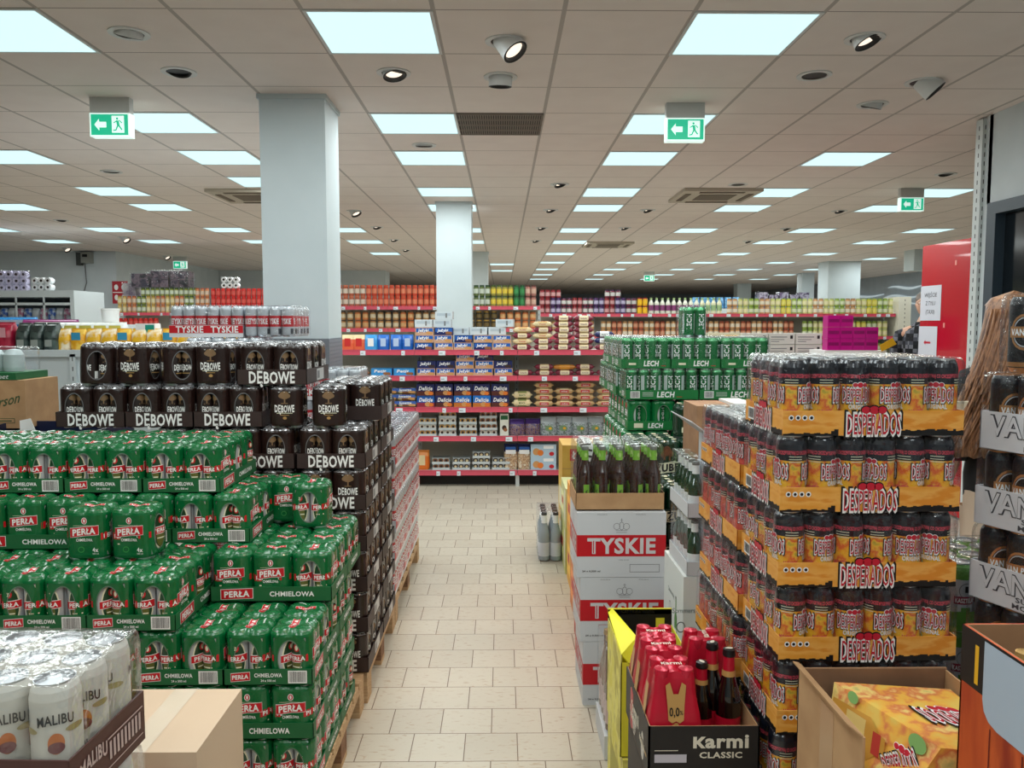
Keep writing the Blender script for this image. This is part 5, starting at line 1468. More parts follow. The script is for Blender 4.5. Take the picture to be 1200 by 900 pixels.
def mk_bottles(me, nx, ny, pitch, trayf, film_h, cat='bottles', kraft=KRAFT, th=.07, rotz=True, name='bottle_tray'):
    def mk():
        t = empty(name); tag(t, cat=cat)
        if trayf: tray_mb(nx * pitch + .012, ny * pitch + .012, th, kraft, floor=True).build('tray', t)
        for i in range(nx):
            for j in range(ny):
                o = bpy.data.objects.new('beer_bottle', me); col.objects.link(o); o.parent = t; o.location = ((i - (nx - 1) / 2) * pitch, (j - (ny - 1) / 2) * pitch, .003); o.rotation_euler = (0, 0, rnd.uniform(0, 6))
        if film_h: hull_mb(nx * pitch + .006, ny * pitch + .006, film_h, nx=nx, ny=ny).build('shrink_film', t)
        return t
    return mk
me = bottle_mesh(GLB, GLB, LGR, CAPG)
def mk_lime():
    """brown bottles with upright lime strips on the body"""
    b = MB(); f_bot(GLB, GLB, LGR, CAPG)(b)
    for a in (-90, 30, 150):
        fn = cyl(.0305, 0, a); b.rect(fn, -.012, .012, .012, .10, LGR, .0008, .005); b.text('IPA', fn, 0, .06, .010, mat('label_dkgreen', (40, 80, 20), .4), w=.04, off=.0014, bold=.03, rot=PI / 2)
        b.ell(cyl(.0146, 0, a), 0, .222, .006, .009, mat('label_lime2', (176, 206, 120), .4), .001)
    return b.mesh('beer_bottle')
Proto(mk_bottles(mk_lime(), 5, 4, .0715, True, .272)).place((.488, 3.42, .826), 0, 'brown bottles with lime labels in an open brown tray on the white and red cartons')
def art_tys(b, w, d, h):
    for fn, ww in ((flat((0, -d / 2, h / 2), (1, 0, 0), (0, 0, 1)), w), (flat((-w / 2, 0, h / 2), (0, -1, 0), (0, 0, 1)), d), (flat((w / 2, 0, h / 2), (0, 1, 0), (0, 0, 1)), d)):
        k = ww / .37
        b.rect(fn, -ww / 2, ww / 2, -.048, .042, RED, .0005); b.text('TYSKIE', fn, 0, -.003, .062, mat('tyskie_letter', (212, 208, 210), .5), w=.285 * k, off=.0011, bold=.035)
        b.rect(fn, -.118 * k, -.114 * k, -.034, .018, RED, .0016)
        LN_ = mat('print_line', (132, 134, 140), .5)
        # crown
        for (u0, v0, u1, v1) in ((-.022, .052, .022, .052), (-.025, .060, .025, .060)): b.rect(fn, u0 * k, u1 * k, v0, v0 + .0018, LN_)
        b.ell(fn, -.020 * k, .078, .014 * k, .014, LN_, .0006, 16, .86); b.ell(fn, .020 * k, .078, .014 * k, .014, LN_, .0006, 16, .86); b.ell(fn, 0, .080, .010 * k, .018, LN_, .0006, 16, .84); b.rect(fn, -.001, .001, .098, .112, LN_); b.rect(fn, -.005 * k, .005 * k, .104, .106, LN_)
        b.rect(fn, .035 * k, .160 * k, -.115, -.113, LN_); b.rect(fn, .035 * k, .160 * k, -.083, -.081, LN_); b.rect(fn, .035 * k, .037 * k, -.115, -.082, LN_); b.rect(fn, .158 * k, .160 * k, -.115, -.082, LN_)
        b.text('24 x 0,500 ml', fn, -.125 * k, -.110, .007, BLACK, w=.075 * k, off=.001, bold=.02); b.text('TYSKIE GRONIE', fn, .01 * k, -.063, .005, LN_, w=.045 * k); b.text('POLSKA', fn, -.08 * k, .128, .005, LN_, w=.04); b.text('POLSKA', fn, .08 * k, .128, .005, LN_, w=.04)
for i, (x0, z) in enumerate(((.335, 0), (.322, .274), (.307, .548))):
    carton_on(x0, x0 + .368, 3.245, 3.58, z, z + .272, CARDW, 'beer_carton', 'white and red beer carton facing the aisle, %s of the three' % ('lowest', 'middle', 'topmost')[i], 'carton', art_tys)
# pallet of the same cartons deeper in, with an open flap
for i in range(4):
    carton_on(.725, 1.10, 2.60, 2.95, i * .274, i * .274 + .272, CARDW, 'beer_carton', 'white and red beer carton beside the yellow can trays, %s from the floor' % ORD[i + 1], 'carton', art_tys)
b = MB(); b.slab([(0, 0, 0), (0, .33, 0), (-.105, .33, .075), (-.105, 0, .075)], (0.5, 0, 1), .003, CARDW); pass
b.box(0, .003, 0, .33, -.1, 0, CARDW); b.box(0, .36, .327, .33, -.1, 0, CARDW); b.box(.36, .363, 0, .33, -.1, 0, CARDW); b.box(0, .36, 0, .003, -.1, 0, CARDW)
tag(b.build('open_carton', None, (.728, 2.61, 1.198)), 'open white carton with raised flaps on top of the inner carton pile', 'carton')
def art_bottle(b, w, d, h):
    for fn in (flat((-w / 2, 0, h / 2), (0, -1, 0), (0, 0, 1)), flat((0, -d / 2, h / 2), (1, 0, 0), (0, 0, 1))):
        g = mat('print_bottle', (70, 140, 60), .4); b.rect(fn, .03, .07, -.14, -.02, g); b.ell(fn, .05, -.02, .02, .03, g, .0008); b.rect(fn, .044, .056, 0, .06, g); b.rect(fn, .044, .056, .06, .07, BLACK, .001); b.rect(fn, .034, .066, -.11, -.05, WHITE, .001)
        b.text('Sommersby', fn, -.03, .06, .018, mat('print_ink', (70, 90, 90), .5), w=.1, off=.001); b.ell(fn, -.05, 0, .016, .02, GREYP, .0006, 14, .8)
for i in range(2): carton_on(.63, .715, 2.72, 3.05, i * .36, i * .36 + .358, mat('carton_white', (222, 228, 226), .5), 'cider_carton', 'white carton with a green bottle picture, %s of the two' % ('lower', 'upper')[i], 'carton', art_bottle)
meT = bottle_mesh(GLG, WHITE, WHITE, CAPG, h=.19, r=.026)
P_ = Proto(mk_bottles(meT, 1, 5, .056, True, .20, kraft=CARDW, th=.05))
for i in range(2): P_.place((.675, 2.87, .720 + i * .206), 0, 'film-wrapped green bottles in a white tray on the bottle-picture cartons, %s of two' % ('lower', 'upper')[i], 'wrapped green bottles')
carton_on(.82, .975, 3.35, 3.6, .0, 1.25, KRAFTD, 'cardboard_box', 'tall brown cardboard box between the dark green stack and the open flap', 'box')
carton_on(.98, 1.07, 3.35, 3.6, 0, 1.26, WHITE, 'tall_carton', 'tall white carton with a red letter beside the tall brown box', 'carton', lambda b, w, d, h: b.text('A', flat((0, -d / 2, h - .05), (1, 0, 0), (0, 0, 1)), 0, 0, .06, RED, off=.001, bold=.03, w=.05))
# lech and zubr
carton_on(.69, .80, 3.08, 3.235, 0, .36, KRAFTD, 'cardboard_box', 'brown box on the floor between the white and red cartons and the bison pile', 'box')
W_T4 = Proto(mk_wrap('tyskie', None, nx=2, ny=2, seed=19, rots=(0, .5)))
W_T4.place((.755, 3.155, .362), 0, 'small wrapped pack of silver cans low beside the white and red cartons')
def tray_lech():
    b = tray_mb(.402, .270, .052, mat('lech_tray', (14, 116, 54), .5))
    for k, (fn, w) in faces(.402, .270).items():
        if w > .3: b.text('LECH', fn, .02, .027, .030, WHITE, w=.10, bold=.04, shear=.15); b.rect(fn, .08, .11, .012, .015, RED); barcode(b, fn, -.15, .026, .052, .038); [b.rect(fn, -.11, -.05, .036 - i * .009, .038 - i * .009, WHITE) for i in range(3)]
        else: b.text('LECH', fn, .03, .027, .028, WHITE, w=.085, bold=.04, shear=.15); b.rect(fn, -.095, -.055, .018, .030, CREAM); b.rect(fn, .085, .11, .012, .015, RED)
    return b
W_LE = Proto(mk_wrap('lech', tray_lech, solid=True, seed=2))
for n in range(3): W_LE.place((.654 + .137 + n * .276, 4.40 + .205, lay(7)), PI / 2, 'green can tray lettered in white on top of the green pile, front row, %s along' % ORD[n + 1], 'green can trays')
W_LE.place((.654 + .137, 4.40 + .205 + .41, lay(7)), PI / 2, 'green can tray on top of the green pile, second row beside the biscuit shelf', 'green can trays')
for n in range(2): W_LE.place((.680 + .203 + n * .41, 4.40 + .137, lay(6)), 0, 'green can tray with long side in front, under the top row, %s along' % ORD[n + 1], 'green can trays')
for n in range(2): W_LE.place((.664 + .137, 4.40 + .275 + .205 + n * .41 - .0, lay(6)), PI / 2, 'green can tray under the top row, facing the biscuit shelf, %s back' % ORD[n + 1], 'green can trays')
for k in (5, 4, 3, 2):
    x = {5: .694, 4: .66, 3: .64, 2: .64}[k]
    for n in range(2):
        tray_of('lech', x + TW, 4.41 + n * .412, lay(k), True, k, 'in green pile, %s, %s back' % (LN[k], ORD[n + 1]), [(0, 0), (0, 1), (0, 2)] + ([(1, 0)] if n == 0 else []), {(0, 0): 0, 'all': 0})
    tray_of('lech', x + TW * 2 + .01, 4.41, lay(k), True, k, 'in green pile, %s, inner' % LN[k], [(0, 0), (1, 0)], {})
pallet(1.05, 4.9, 1.2, .8, PI / 2, 'wooden pallet under the bright green pile') if False else None
pallet(1.04, 4.45, .86, 1.4, 0, 'wooden pallet under the green piles on the far right of the aisle')
for k in (0, 1):
    for n in range(3): tray_of('zubr', .64 + TW * (n + 1), 4.40, lay(k), True, k, 'under the bright green pile, %s, %s along' % (LN[k], ORD[n + 1]), [(0, 0), (1, 0), (0, 1)], {'all': 1})
for k in range(5):
    y = 4.03 if k == 4 else 3.72
    tray_of('zubr', .64 + TL, y, lay(k), False, k, 'in the dark green pile with bison, %s' % LN[k], None, {'all': 1})
    if k == 4 or k == 3: tray_of('zubr', .64 + TL * 2 + .005, y, lay(k), False, k, 'in the dark green bison pile, %s, inner' % LN[k], [(0, 0), (1, 0)], {'all': 1})
    if k < 4: tray_of('zubr', .64 + TL, y + TW + .01, lay(k), False, k, 'behind the bison pile, %s' % LN[k], [(0, 0)] if k < 3 else [(0, 0), (1, 0), (2, 0)], {'all': 1})
for i, x in enumerate((.97, 1.12)): loose('zubr', x, 4.18, lay(5), PI / 2, 'loose dark green bison four-pack before the lettered green trays, %s of two' % ORD[i + 1])
def mk_four():
    t = empty('beer_four_pack'); tag(t, cat='beer cans')
    for (x, y_) in ((-1, -1), (1, -1), (-1, 1), (1, 1)): can('lech', t, x * .0333, y_ * .0333, 0, x * 1.1 + y_)
    hull_mb(.137, .137, .171, nx=2, ny=2).build('shrink_film', t); return t
Proto(mk_four).place((1.07, 4.52, lay(8)), .1, 'clear-wrapped green four-pack alone on top of the green pile')
# goods behind along the top of the second shelf run
t = gondola('shelf run with white cartons behind the green pile, pink rail', 1.2, 3.45, 8.05, [.5, .9, 1.26], [1.2, 2.325, 3.45], seed=31, legs=False, tagn=1)
def art_wc(b, w, d, h):
    fn = flat((0, -d / 2, h / 2), (1, 0, 0), (0, 0, 1)); b.rect(fn, -w * .42, w * .2, h * .12, h * .2, GREYP); b.rect(fn, -w * .42, w * .1, -h * .1, -h * .04, GREYP); b.rect(fn, -w * .42, -w * .1, -h * .28, -h * .22, GREYP); b.rect(fn, w * .32, w * .42, 0, h * .3, BLACK)
for i in range(3):
    for k in range(2): carton_on(KX(871, 8.1) + i * .275, KX(871, 8.1) + i * .275 + .265, 8.1, 8.3, 1.266 + k * .117, 1.266 + k * .117 + .112, mat('carton_offwhite', (206, 204, 196), .6), 'food_carton', 'off-white printed carton, %s tier, %s along, behind the green cans' % (('lower', 'upper')[k], ORD[i + 1]), 'carton', art_wc)
for k in range(2): carton_on(KX(832, 8.15), KX(868, 8.15), 8.15, 8.35, 1.266 + k * .12, 1.266 + k * .12 + .112, mat('carton_cream2', (214, 206, 176), .6), 'food_carton', 'cream carton with yellow print beside the off-white ones, %s' % ('lower', 'upper')[k], 'carton', lambda b, w, d, h: (b.rect(flat((0, -d / 2, h / 2), (1, 0, 0), (0, 0, 1)), 0, w * .45, -h * .3, h * .3, YEL)))
for i in range(3): ROLL['gold'].place((KX(762, 8.1) + (i - 1) * .02, 8.15, 1.266 + i * .052), rnd.uniform(-.1, .1), 'amber long pack in a small pile beyond the silver rolls, %s from below' % ORD[i + 1], 'amber packs')
MG = mat('pack_magenta', (190, 10, 130), .35)
MGP = mk_single('magenta_box', 'box', f_box(.118, .12, .108, MG, lambda b, fn, w, h: b.rect(fn, -.05, .05, -.01, .02, mat('magenta_dark', (140, 4, 96), .4))))
for k, xs in enumerate(((0, 1, 2, 3), (0, 1, 2, 3), (0, 1))):
    for i in xs: MGP.place((3.13 + i * .121, 7.60, 1.342 + k * .110), 0, 'magenta box on the white stand, %s tier, %s along' % (ORD[k + 1], ORD[i + 1]), 'magenta boxes')
t = empty('promotion_stand', (3.31, 7.6, 0)); tag(t, 'white stand carrying the magenta boxes, with a small yellow sign', 'stand')
b = MB(); b.box(-.27, .32, -.08, .3, 1.30, 1.34, WHITE); b.build('top_board', t); b = MB(); b.box(-.27, -.15, -.08, -.05, 0, 1.3, WHITE); b.box(.2, .32, -.08, -.05, 0, 1.3, WHITE); b.build('leg', t)
b = MB(); b.slab([(.26, -.1, 1.33), (.40, -.1, 1.40), (.36, -.1, 1.46), (.24, -.1, 1.39)], (0, 1, 0), .004, YEL); b.build('yellow_sign', t)
# far goods over the long unit
PL = mat_mix('purple_bundle', [(110, 90, 120), (190, 180, 196), (80, 60, 90)], 8, .35, stops=[.4, .5, .62])
for i in range(5): bundle(6.4 + i * .26, 6.62 + i * .26, 20.0, 1.95, 2.36 - .06 * (i % 2), PL, 'purple and white wrapped bundle far behind the tins, %s along' % ORD[i + 1])
b = MB(); b.box(6.3, 7.75, 20.0, 20.5, 0, 1.94, PW); tag(b.build('display_block'), 'distant white block carrying the purple bundles', 'shelf')
for i in range(6): wrapbag('water_pack', 'pack', .2, .2, .3, (60, 120, 170), (120, 170, 200)).place((7.45 + i * .22 - 1.95 - .2, 22.0, 2.0), 0, 'blue water bottle pack far beyond the drinks, %s along' % ORD[i + 1], 'blue water packs')
b = MB(); b.box(5.1, 6.7, 21.8, 22.4, 0, 1.99, PW); tag(b.build('display_block'), 'distant white block carrying the blue packs', 'shelf')
# aisle-side cartons between the end shelf and the white and red cartons
def art_lom(b, w, d, h):
    fn = flat((0, -d / 2, h / 2), (1, 0, 0), (0, 0, 1)); b.rect(fn, -w * .36, w * .3, h * .08, h * .40, RED); b.text('ŁOMŻA', fn, -w * .03, h * .24, h * .2, WHITE, w=w * .58, bold=.04, off=.001); b.rect(fn, -w * .5, w * .5, -h * .14, -h * .12, GOLD)
OC = mat_mix('carton_ochre', [(196, 150, 60), (206, 164, 76)], 10, .6)
for i, (z0, z1) in enumerate(((0, .24), (.242, .48), (.482, .745))): carton_on(.418, .80, 5.55, 5.9, z0, z1, (mat('carton_amber', (226, 160, 30), .5), mat('carton_straw', (222, 186, 80), .5), OC)[i], 'beer_carton', '%s beer carton nearest to the biscuit shelves, %s of its pile' % (('amber', 'straw yellow', 'ochre lettered')[i], ('lowest', 'middle', 'topmost')[i]), 'carton', art_lom if i == 2 else (lambda b, w, d, h: (b.rect(flat((0, -d / 2, h / 2), (1, 0, 0), (0, 0, 1)), -.15, .15, .02, .08, mat('carton_orange', (220, 90, 40), .5)), b.rect(flat((0, -d / 2, h / 2), (1, 0, 0), (0, 0, 1)), -.13, .13, -.08, -.01, CREAM), b.rect(flat((-w / 2, 0, h / 2), (0, -1, 0), (0, 0, 1)), -.1, .1, -.08, .06, CREAM))))
for i, (x0, y0, z0, z1, c, lab) in enumerate(((.400, 5.0, 0, .30, (196, 196, 120), 'pale green'), (.400, 5.0, .302, .55, (206, 206, 150), 'yellow-green'), (.405, 4.55, 0, .32, (226, 170, 60), 'deep yellow'), (.405, 4.55, .322, .62, (236, 160, 60), 'orange-yellow'), (.388, 4.1, 0, .30, (214, 130, 70), 'burnt orange'), (.388, 4.1, .302, .60, (206, 110, 66), 'rust orange'), (.372, 3.66, 0, .28, (190, 80, 70), 'brick red'), (.372, 3.66, .282, .56, (176, 70, 74), 'wine red'), (.372, 3.66, .562, .80, (196, 120, 116), 'dusty pink'))):
    def art(b, w, d, h, c=c):
        fn = flat((-w / 2, 0, h / 2), (0, -1, 0), (0, 0, 1)); m1 = mat('carton_art_%d' % c[1], tuple(min(255, int(q * 1.12 + 14)) for q in c), .5)
        b.rect(fn, -d * .42, d * .1, -h * .3, h * .25, m1); b.rect(fn, d * .18, d * .4, -h * .4, h * .4, CREAM); b.rect(fn, -d * .3, 0, -h * .1, h * .1, RED, .001)
    carton_on(x0, x0 + .2, y0, y0 + .40, z0, z1, mat('carton_%d_%d' % (c[0], c[1]), c, .5), 'beer_carton', '%s printed carton along the aisle beyond the white and red ones' % lab, 'carton', art)
# black and white striped open flap
b = MB(); b.slab([(0, 0, .0), (.10, 0, .0), (.02, 0, .14), (-.02, 0, .15)], (0, 1, 0), .004, WHITE)
fn = flat((.03, -.001, .06), (1, 0, 0), (0, 0, 1))
for k in range(4): b.rect(fn, -.03, .02 - .008 * k, -.04 + .03 * k, -.03 + .03 * k, BLACK, .001, None, -.2)
pass
tag(b.build('carton_flap', None, (.38, 3.66, .93 - .0)), 'white flap with black stripes sticking up over the pink carton', 'flap')
b = MB(); b.box(0, .19, 0, .38, 0, .125, BLACK); tag(b.build('black_carton', None, (.385, 3.67, .802)), 'black carton under the striped flap', 'carton')
meW = bottle_mesh(mat('bottle_clear', (150, 160, 166), .12, spec=.7), mat('label_white2', (206, 208, 214), .4), WHITE, mat('cap_black', (24, 24, 28), .4), h=.33, r=.038)
Proto(mk_bottles(meW, 2, 4, .078, False, .335, name='bottle_pack')).place((.318, 5.42, .001), 0, 'film-wrapped pack of tall white-necked bottles on the floor by the aisle')
meV = bottle_mesh(mat('glass_smoke', (120, 96, 84), .12, spec=.7), mat('label_rose', (206, 176, 176), .4), mat('glass_smoke', (120, 96, 84), .12), CAPD, h=.31, r=.031)
carton_on(.372, .45, 2.82, 3.09, 0, .09, CARDW, 'low_carton', 'low pale carton on the floor under the gold-capped bottles')
Proto(mk_bottles(meV, 1, 4, .064, False, .32, name='bottle_pack')).place((.411, 2.955, .092), 0, 'film-wrapped row of gold-capped bottles beside the yellow carton')
# ================================================================ Desperados stacks
def tray_desp():
    OR = mat_mix('desperados_tray', [(226, 150, 50), (236, 172, 84), (222, 140, 44)], 9, .45, stops=[.4, .55, .62], stretch=(1, 1, 3))
    L, W = .404, .272
    b = tray_mb(L, W, .056, OR, KRAFTD)
    for k, (fn, w) in faces(L, W).items():
        rr = random.Random(4)
        # ragged black strip along the lower edge
        x = -w / 2
        while x < w / 2 - .004:
            st = rr.uniform(.004, .010)
            if w < .3 or x > .03 or x < -.08: b.rect(fn, x, min(w / 2, x + st), 0, .010 + rr.uniform(0, .005) if x > -.1 else .004 + rr.uniform(0, .003), BLACK, .0005)
            x += st
        fl = k in ('front', 'back')
        off = .0 if fl else .0
        b.text('DESPERADOS', fn, off, .026, .052, BLACK, w=.132, off=.0010, bold=.10); b.text('DESPERADOS', fn, off, .026, .050, WHITE, w=.124, off=.0016, bold=.055); b.text('DESPERADOS', fn, off, .026, .046, DLOGO, w=.118, off=.0022, bold=0)
        for q, s in ((-1, .9), (0, 1), (1, .9)):
            b.ell(fn, off + q * .018, .058, .013 * s, .011 * s, BLACK, .0008); b.ell(fn, off + q * .018, .057, .011 * s, .009 * s, DLOGO, .0018)
        if fl:
            for q in range(4): b.ell(fn, -w / 2 + .018 + q * .015, .040, .006, .006, WHITE, .0010); b.ell(fn, -w / 2 + .018 + q * .015, .040, .0035, .0035, DESB, .0014)
        else: barcode(b, fn, -w / 2 + .045, .026, .045, .030)
    return b
W_DE = [Proto(mk_wrap('desp', tray_desp, solid=True, seed=s, pitch=.0668)) for s in (3, 8, 21)]
W_DR = [Proto(mk_wrap('despred', tray_desp, solid=True, seed=s, pitch=.0668)) for s in (5, 6)]
for k in range(8):
    W_DE[(k * 2) % 3].place((.622 + .202 + (.0, .004, -.003, .003, .004, -.003, -.002, .0)[k], 1.757 + .136, lay(k)), 0, 'tray of yellow and black cans in the front pile, %s from the floor' % ORD[k + 1], 'yellow can trays')
for k in range(7):
    W_DR[k % 2].place((.610 + .136 + (.008, 0, .006, -.004, .006, 0, .004)[k], 2.04 + .204, lay(k)), PI / 2, 'tray of reddish cans behind the yellow ones, %s from the floor' % ORD[k + 1], 'reddish can trays')
pallet(.842, 2.15, .46, .8, 0, 'wooden pallet under the yellow and reddish can trays')
b = MB(); b.slab([(0, 0, 0), (.16, 0, .0), (.08, -.03, -.10), (0, -.03, -.08)], (0, 1, .3), .003, mat('card_pale', (222, 206, 180), .6)); tag(b.build('carton_flap', None, (1.03, 2.02, 1.40)), 'pale cardboard flap sticking out beside the topmost yellow cans', 'flap')
# Kasztelan pile
def tray_kas():
    GK = MATS['kasztelan_green']; return tray_mb(.402, .270, .05, GK)
can_mesh('kasztelan')
W_KA = Proto(mk_wrap('kasztelan', tray_kas, solid=True, seed=12, rots=(0, .3, -.3, .6)))
pallet(1.335, 2.35, .43, .9, 0, 'narrow wooden pallet under the green and white cans')
for k in range(5):
    W_KA.place((1.315, 2.06, lay(k)), 0, 'tray of green and white cans behind the yellow ones, %s from the floor' % ORD[k + 1], 'green and white can trays')
    if k < 4: W_KA.place((1.315, 2.36, lay(k)), 0, 'second-row tray of green and white cans, %s from the floor' % ORD[k + 1], 'green and white can trays')
# Van Pur pile
def tray_van():
    GV = mat('vanpur_tray', (212, 214, 220), .5); b = tray_mb(.404, .272, .086, GV)
    LD = mat('vanpur_ink', (70, 72, 80), .5)
    for k, (fn, w) in faces(.404, .272).items():
        for o_, m, bo in ((.001, LD, .05), (.0016, GV, .01)): b.text('VAN PUR', fn, -w / 2 + .15, .056, .044, m, w=.25 if w > .3 else .22, off=o_, bold=bo)
        b.text('SUPER', fn, -w / 2 + .15, .026, .011, LD, w=.07, off=.001, bold=.02); b.text('MOCNE', fn, -w / 2 + .15, .011, .011, LD, w=.085, off=.001, bold=.02)
    return b
W_VA = Proto(mk_wrap('vanpur', tray_van, solid=True, seed=17, rots=(0, .4, -.4, 1.2)))
VA = R(-70)      # long side looks to the aisle, turned a little to the viewer
def vpos(a, c):
    """a along the long side from its far end, c inward"""
    fx, fy = 1.088, 1.80
    dx, dy = math.cos(VA), math.sin(VA)
    return fx + dx * a - dy * c, fy + dy * a + dx * c
for k in range(7):
    z = .112 + .172 * k; x, y = vpos(.202, .137)
    W_VA.place((x - .008 * (6 - k) * .6, y, z + .172), VA, 'grey-tray pack of black cans in the pile before the dark door, %s from the floor' % ORD[k + 1], 'grey can trays')
b = MB(); b.box(-.19, .19, -.125, .125, 0, .283, KRAFTD); x, y = vpos(.202, .137); o = b.build('cardboard_box', None, (x - .02, y, 0), VA); tag(o, 'brown box on the floor under the pile of grey can trays', 'box')
W_V4 = Proto(mk_wrap('vanpur', None, nx=4, ny=2, seed=18, rots=(.6,)))
x, y = vpos(.165, .08); W_V4.place((x, y, 1.490), VA, 'film-wrapped black cans without a tray on top of the grey trays')

# ================================================================ Karmi box and the yellow cartons
YC = mat('carton_yellow', (236, 224, 60), .5); YCD = mat_mix('carton_yellow_print', [(228, 216, 80), (236, 226, 120), (190, 176, 70)], 14, .5, stops=[.4, .52, .64])
carton_on(.368, .62, 2.36, 2.70, 0, .26, YCD, 'yellow_carton', 'yellow printed carton on the floor behind the black lettered box', 'carton', lambda b, w, d, h: b.rect(flat((-w / 2, 0, h / 2), (0, -1, 0), (0, 0, 1)), -.1, .08, -.06, .06, mat('yellow_print', (176, 166, 60), .5)))
t = empty('yellow_carton', (.472, 2.53, .262)); tag(t, 'open bright yellow carton with raised side flap holding blue-capped bottles', 'carton')
b = MB(); w2, d2 = .11, .155
b.box(-w2, w2, -d2, -d2 + .003, 0, .30, YC); b.box(-w2, -w2 + .003, -d2, d2, 0, .325, YCD); b.box(w2 - .003, w2, -d2, d2, 0, .30, YC); b.box(-w2, w2, -d2, d2, 0, .002, YC)
b.box(-w2, w2, d2 - .003, d2, 0, .355, BLACK); b.box(-w2, w2, d2 - .003, d2 + .003, .338, .358, YC)
fn = flat((0, d2 - .003, .346), (1, 0, 0), (0, 0, 1)); b.text('ŁOMŻA 0,0%', fn, -.01, .002, .010, BLACK, w=.12, off=.001, bold=.03)
fn = flat((0, d2 - .003, .27), (1, 0, 0), (0, 0, 1)); b.text('0', fn, .07, .0, .03, WHITE, off=.001, bold=.03, w=.016); b.rect(fn, .055, .085, .02, .055, YC, .0006)
b.slab([(-w2, -d2, .325), (-w2, d2, .345), (-w2 + .012, d2, .358), (-w2 + .07, -.02, .325), (-w2 + .05, -d2, .265)], (.5, 0, 1), .003, mat('carton_lemon', (246, 240, 50), .45))
b.build('body', t)
meB = bottle_mesh(GLB, YC, YC, mat('cap_blue', (30, 60, 150), .35), h=.25)
for i in range(3):
    for j in range(4):
        o = bpy.data.objects.new('beer_bottle', meB); col.objects.link(o); o.location = (.478 - .065 + i * .065, 2.43 + j * .065, .266); tag(o, 'blue-capped bottle in the open yellow carton, %s column, %s from the front' % (ORD[i + 1], ORD[j + 1]), 'bottle', 'blue-capped bottles')
KB = mat('karmi_black', (30, 27, 27), .5)
carton_on(.345, .595, 1.81, 2.12, 0, .533, mat('carton_dark', (52, 44, 40), .6), 'cardboard_box', 'dark carton carrying the open black lettered box', 'box')
t = empty('open_beer_box', (.4680, 1.955, .535)); tag(t, 'open black box lettered in cream, filled with red bottle carriers', 'box')
b = MB(); w2, d2, h2 = .130, .165, .129
b.box(-w2, w2, -d2, -d2 + .003, 0, h2, KB); b.box(-w2 + .003, w2 - .003, -d2 + .003, -d2 + .005, 0, h2, KRAFT); b.box(-w2, -w2 + .003, -d2, d2, 0, h2, KB); b.box(-w2 + .003, -w2 + .005, -d2, d2, 0, h2, KRAFT)
b.box(w2 - .003, w2, -d2, d2, 0, h2, KB); b.box(w2 - .005, w2 - .003, -d2 + .003, d2, 0, h2, KRAFT); b.box(-w2, w2, d2 - .003, d2, 0, h2, KRAFT); b.box(-w2, w2, -d2, d2, 0, .002, KRAFT)
fn = flat((0, -d2, h2 / 2), (1, 0, 0), (0, 0, 1)); KC = mat('karmi_cream', (222, 214, 196), .5)
b.text('кarmi', fn, .040, .030, .032, KC, w=.130, off=.001, bold=.035); b.text('CLASSIC', fn, .040, -.004, .014, KC, w=.100, off=.001, bold=.03)
b.rect(fn, -.115, -.040, -.022, -.002, mat('label_lilac', (196, 190, 200), .5), .001); b.rect(fn, -.115, -.06, .006, .008, KC)
fn = flat((-w2, 0, h2 / 2), (0, -1, 0), (0, 0, 1)); b.text('кarmi', fn, -.02, .01, .034, KC, w=.12, off=.001, bold=.035); b.rect(fn, .06, .15, -.02, -.012, GOLD, .001)
b.build('body', t)
KR = mat('karmi_red', (186, 14, 44), .38); KRC = mat('karmi_red_foil', (206, 40, 66), .25, metal=.35); KG = mat('karmi_gold', (206, 160, 96), .35, metal=.3)
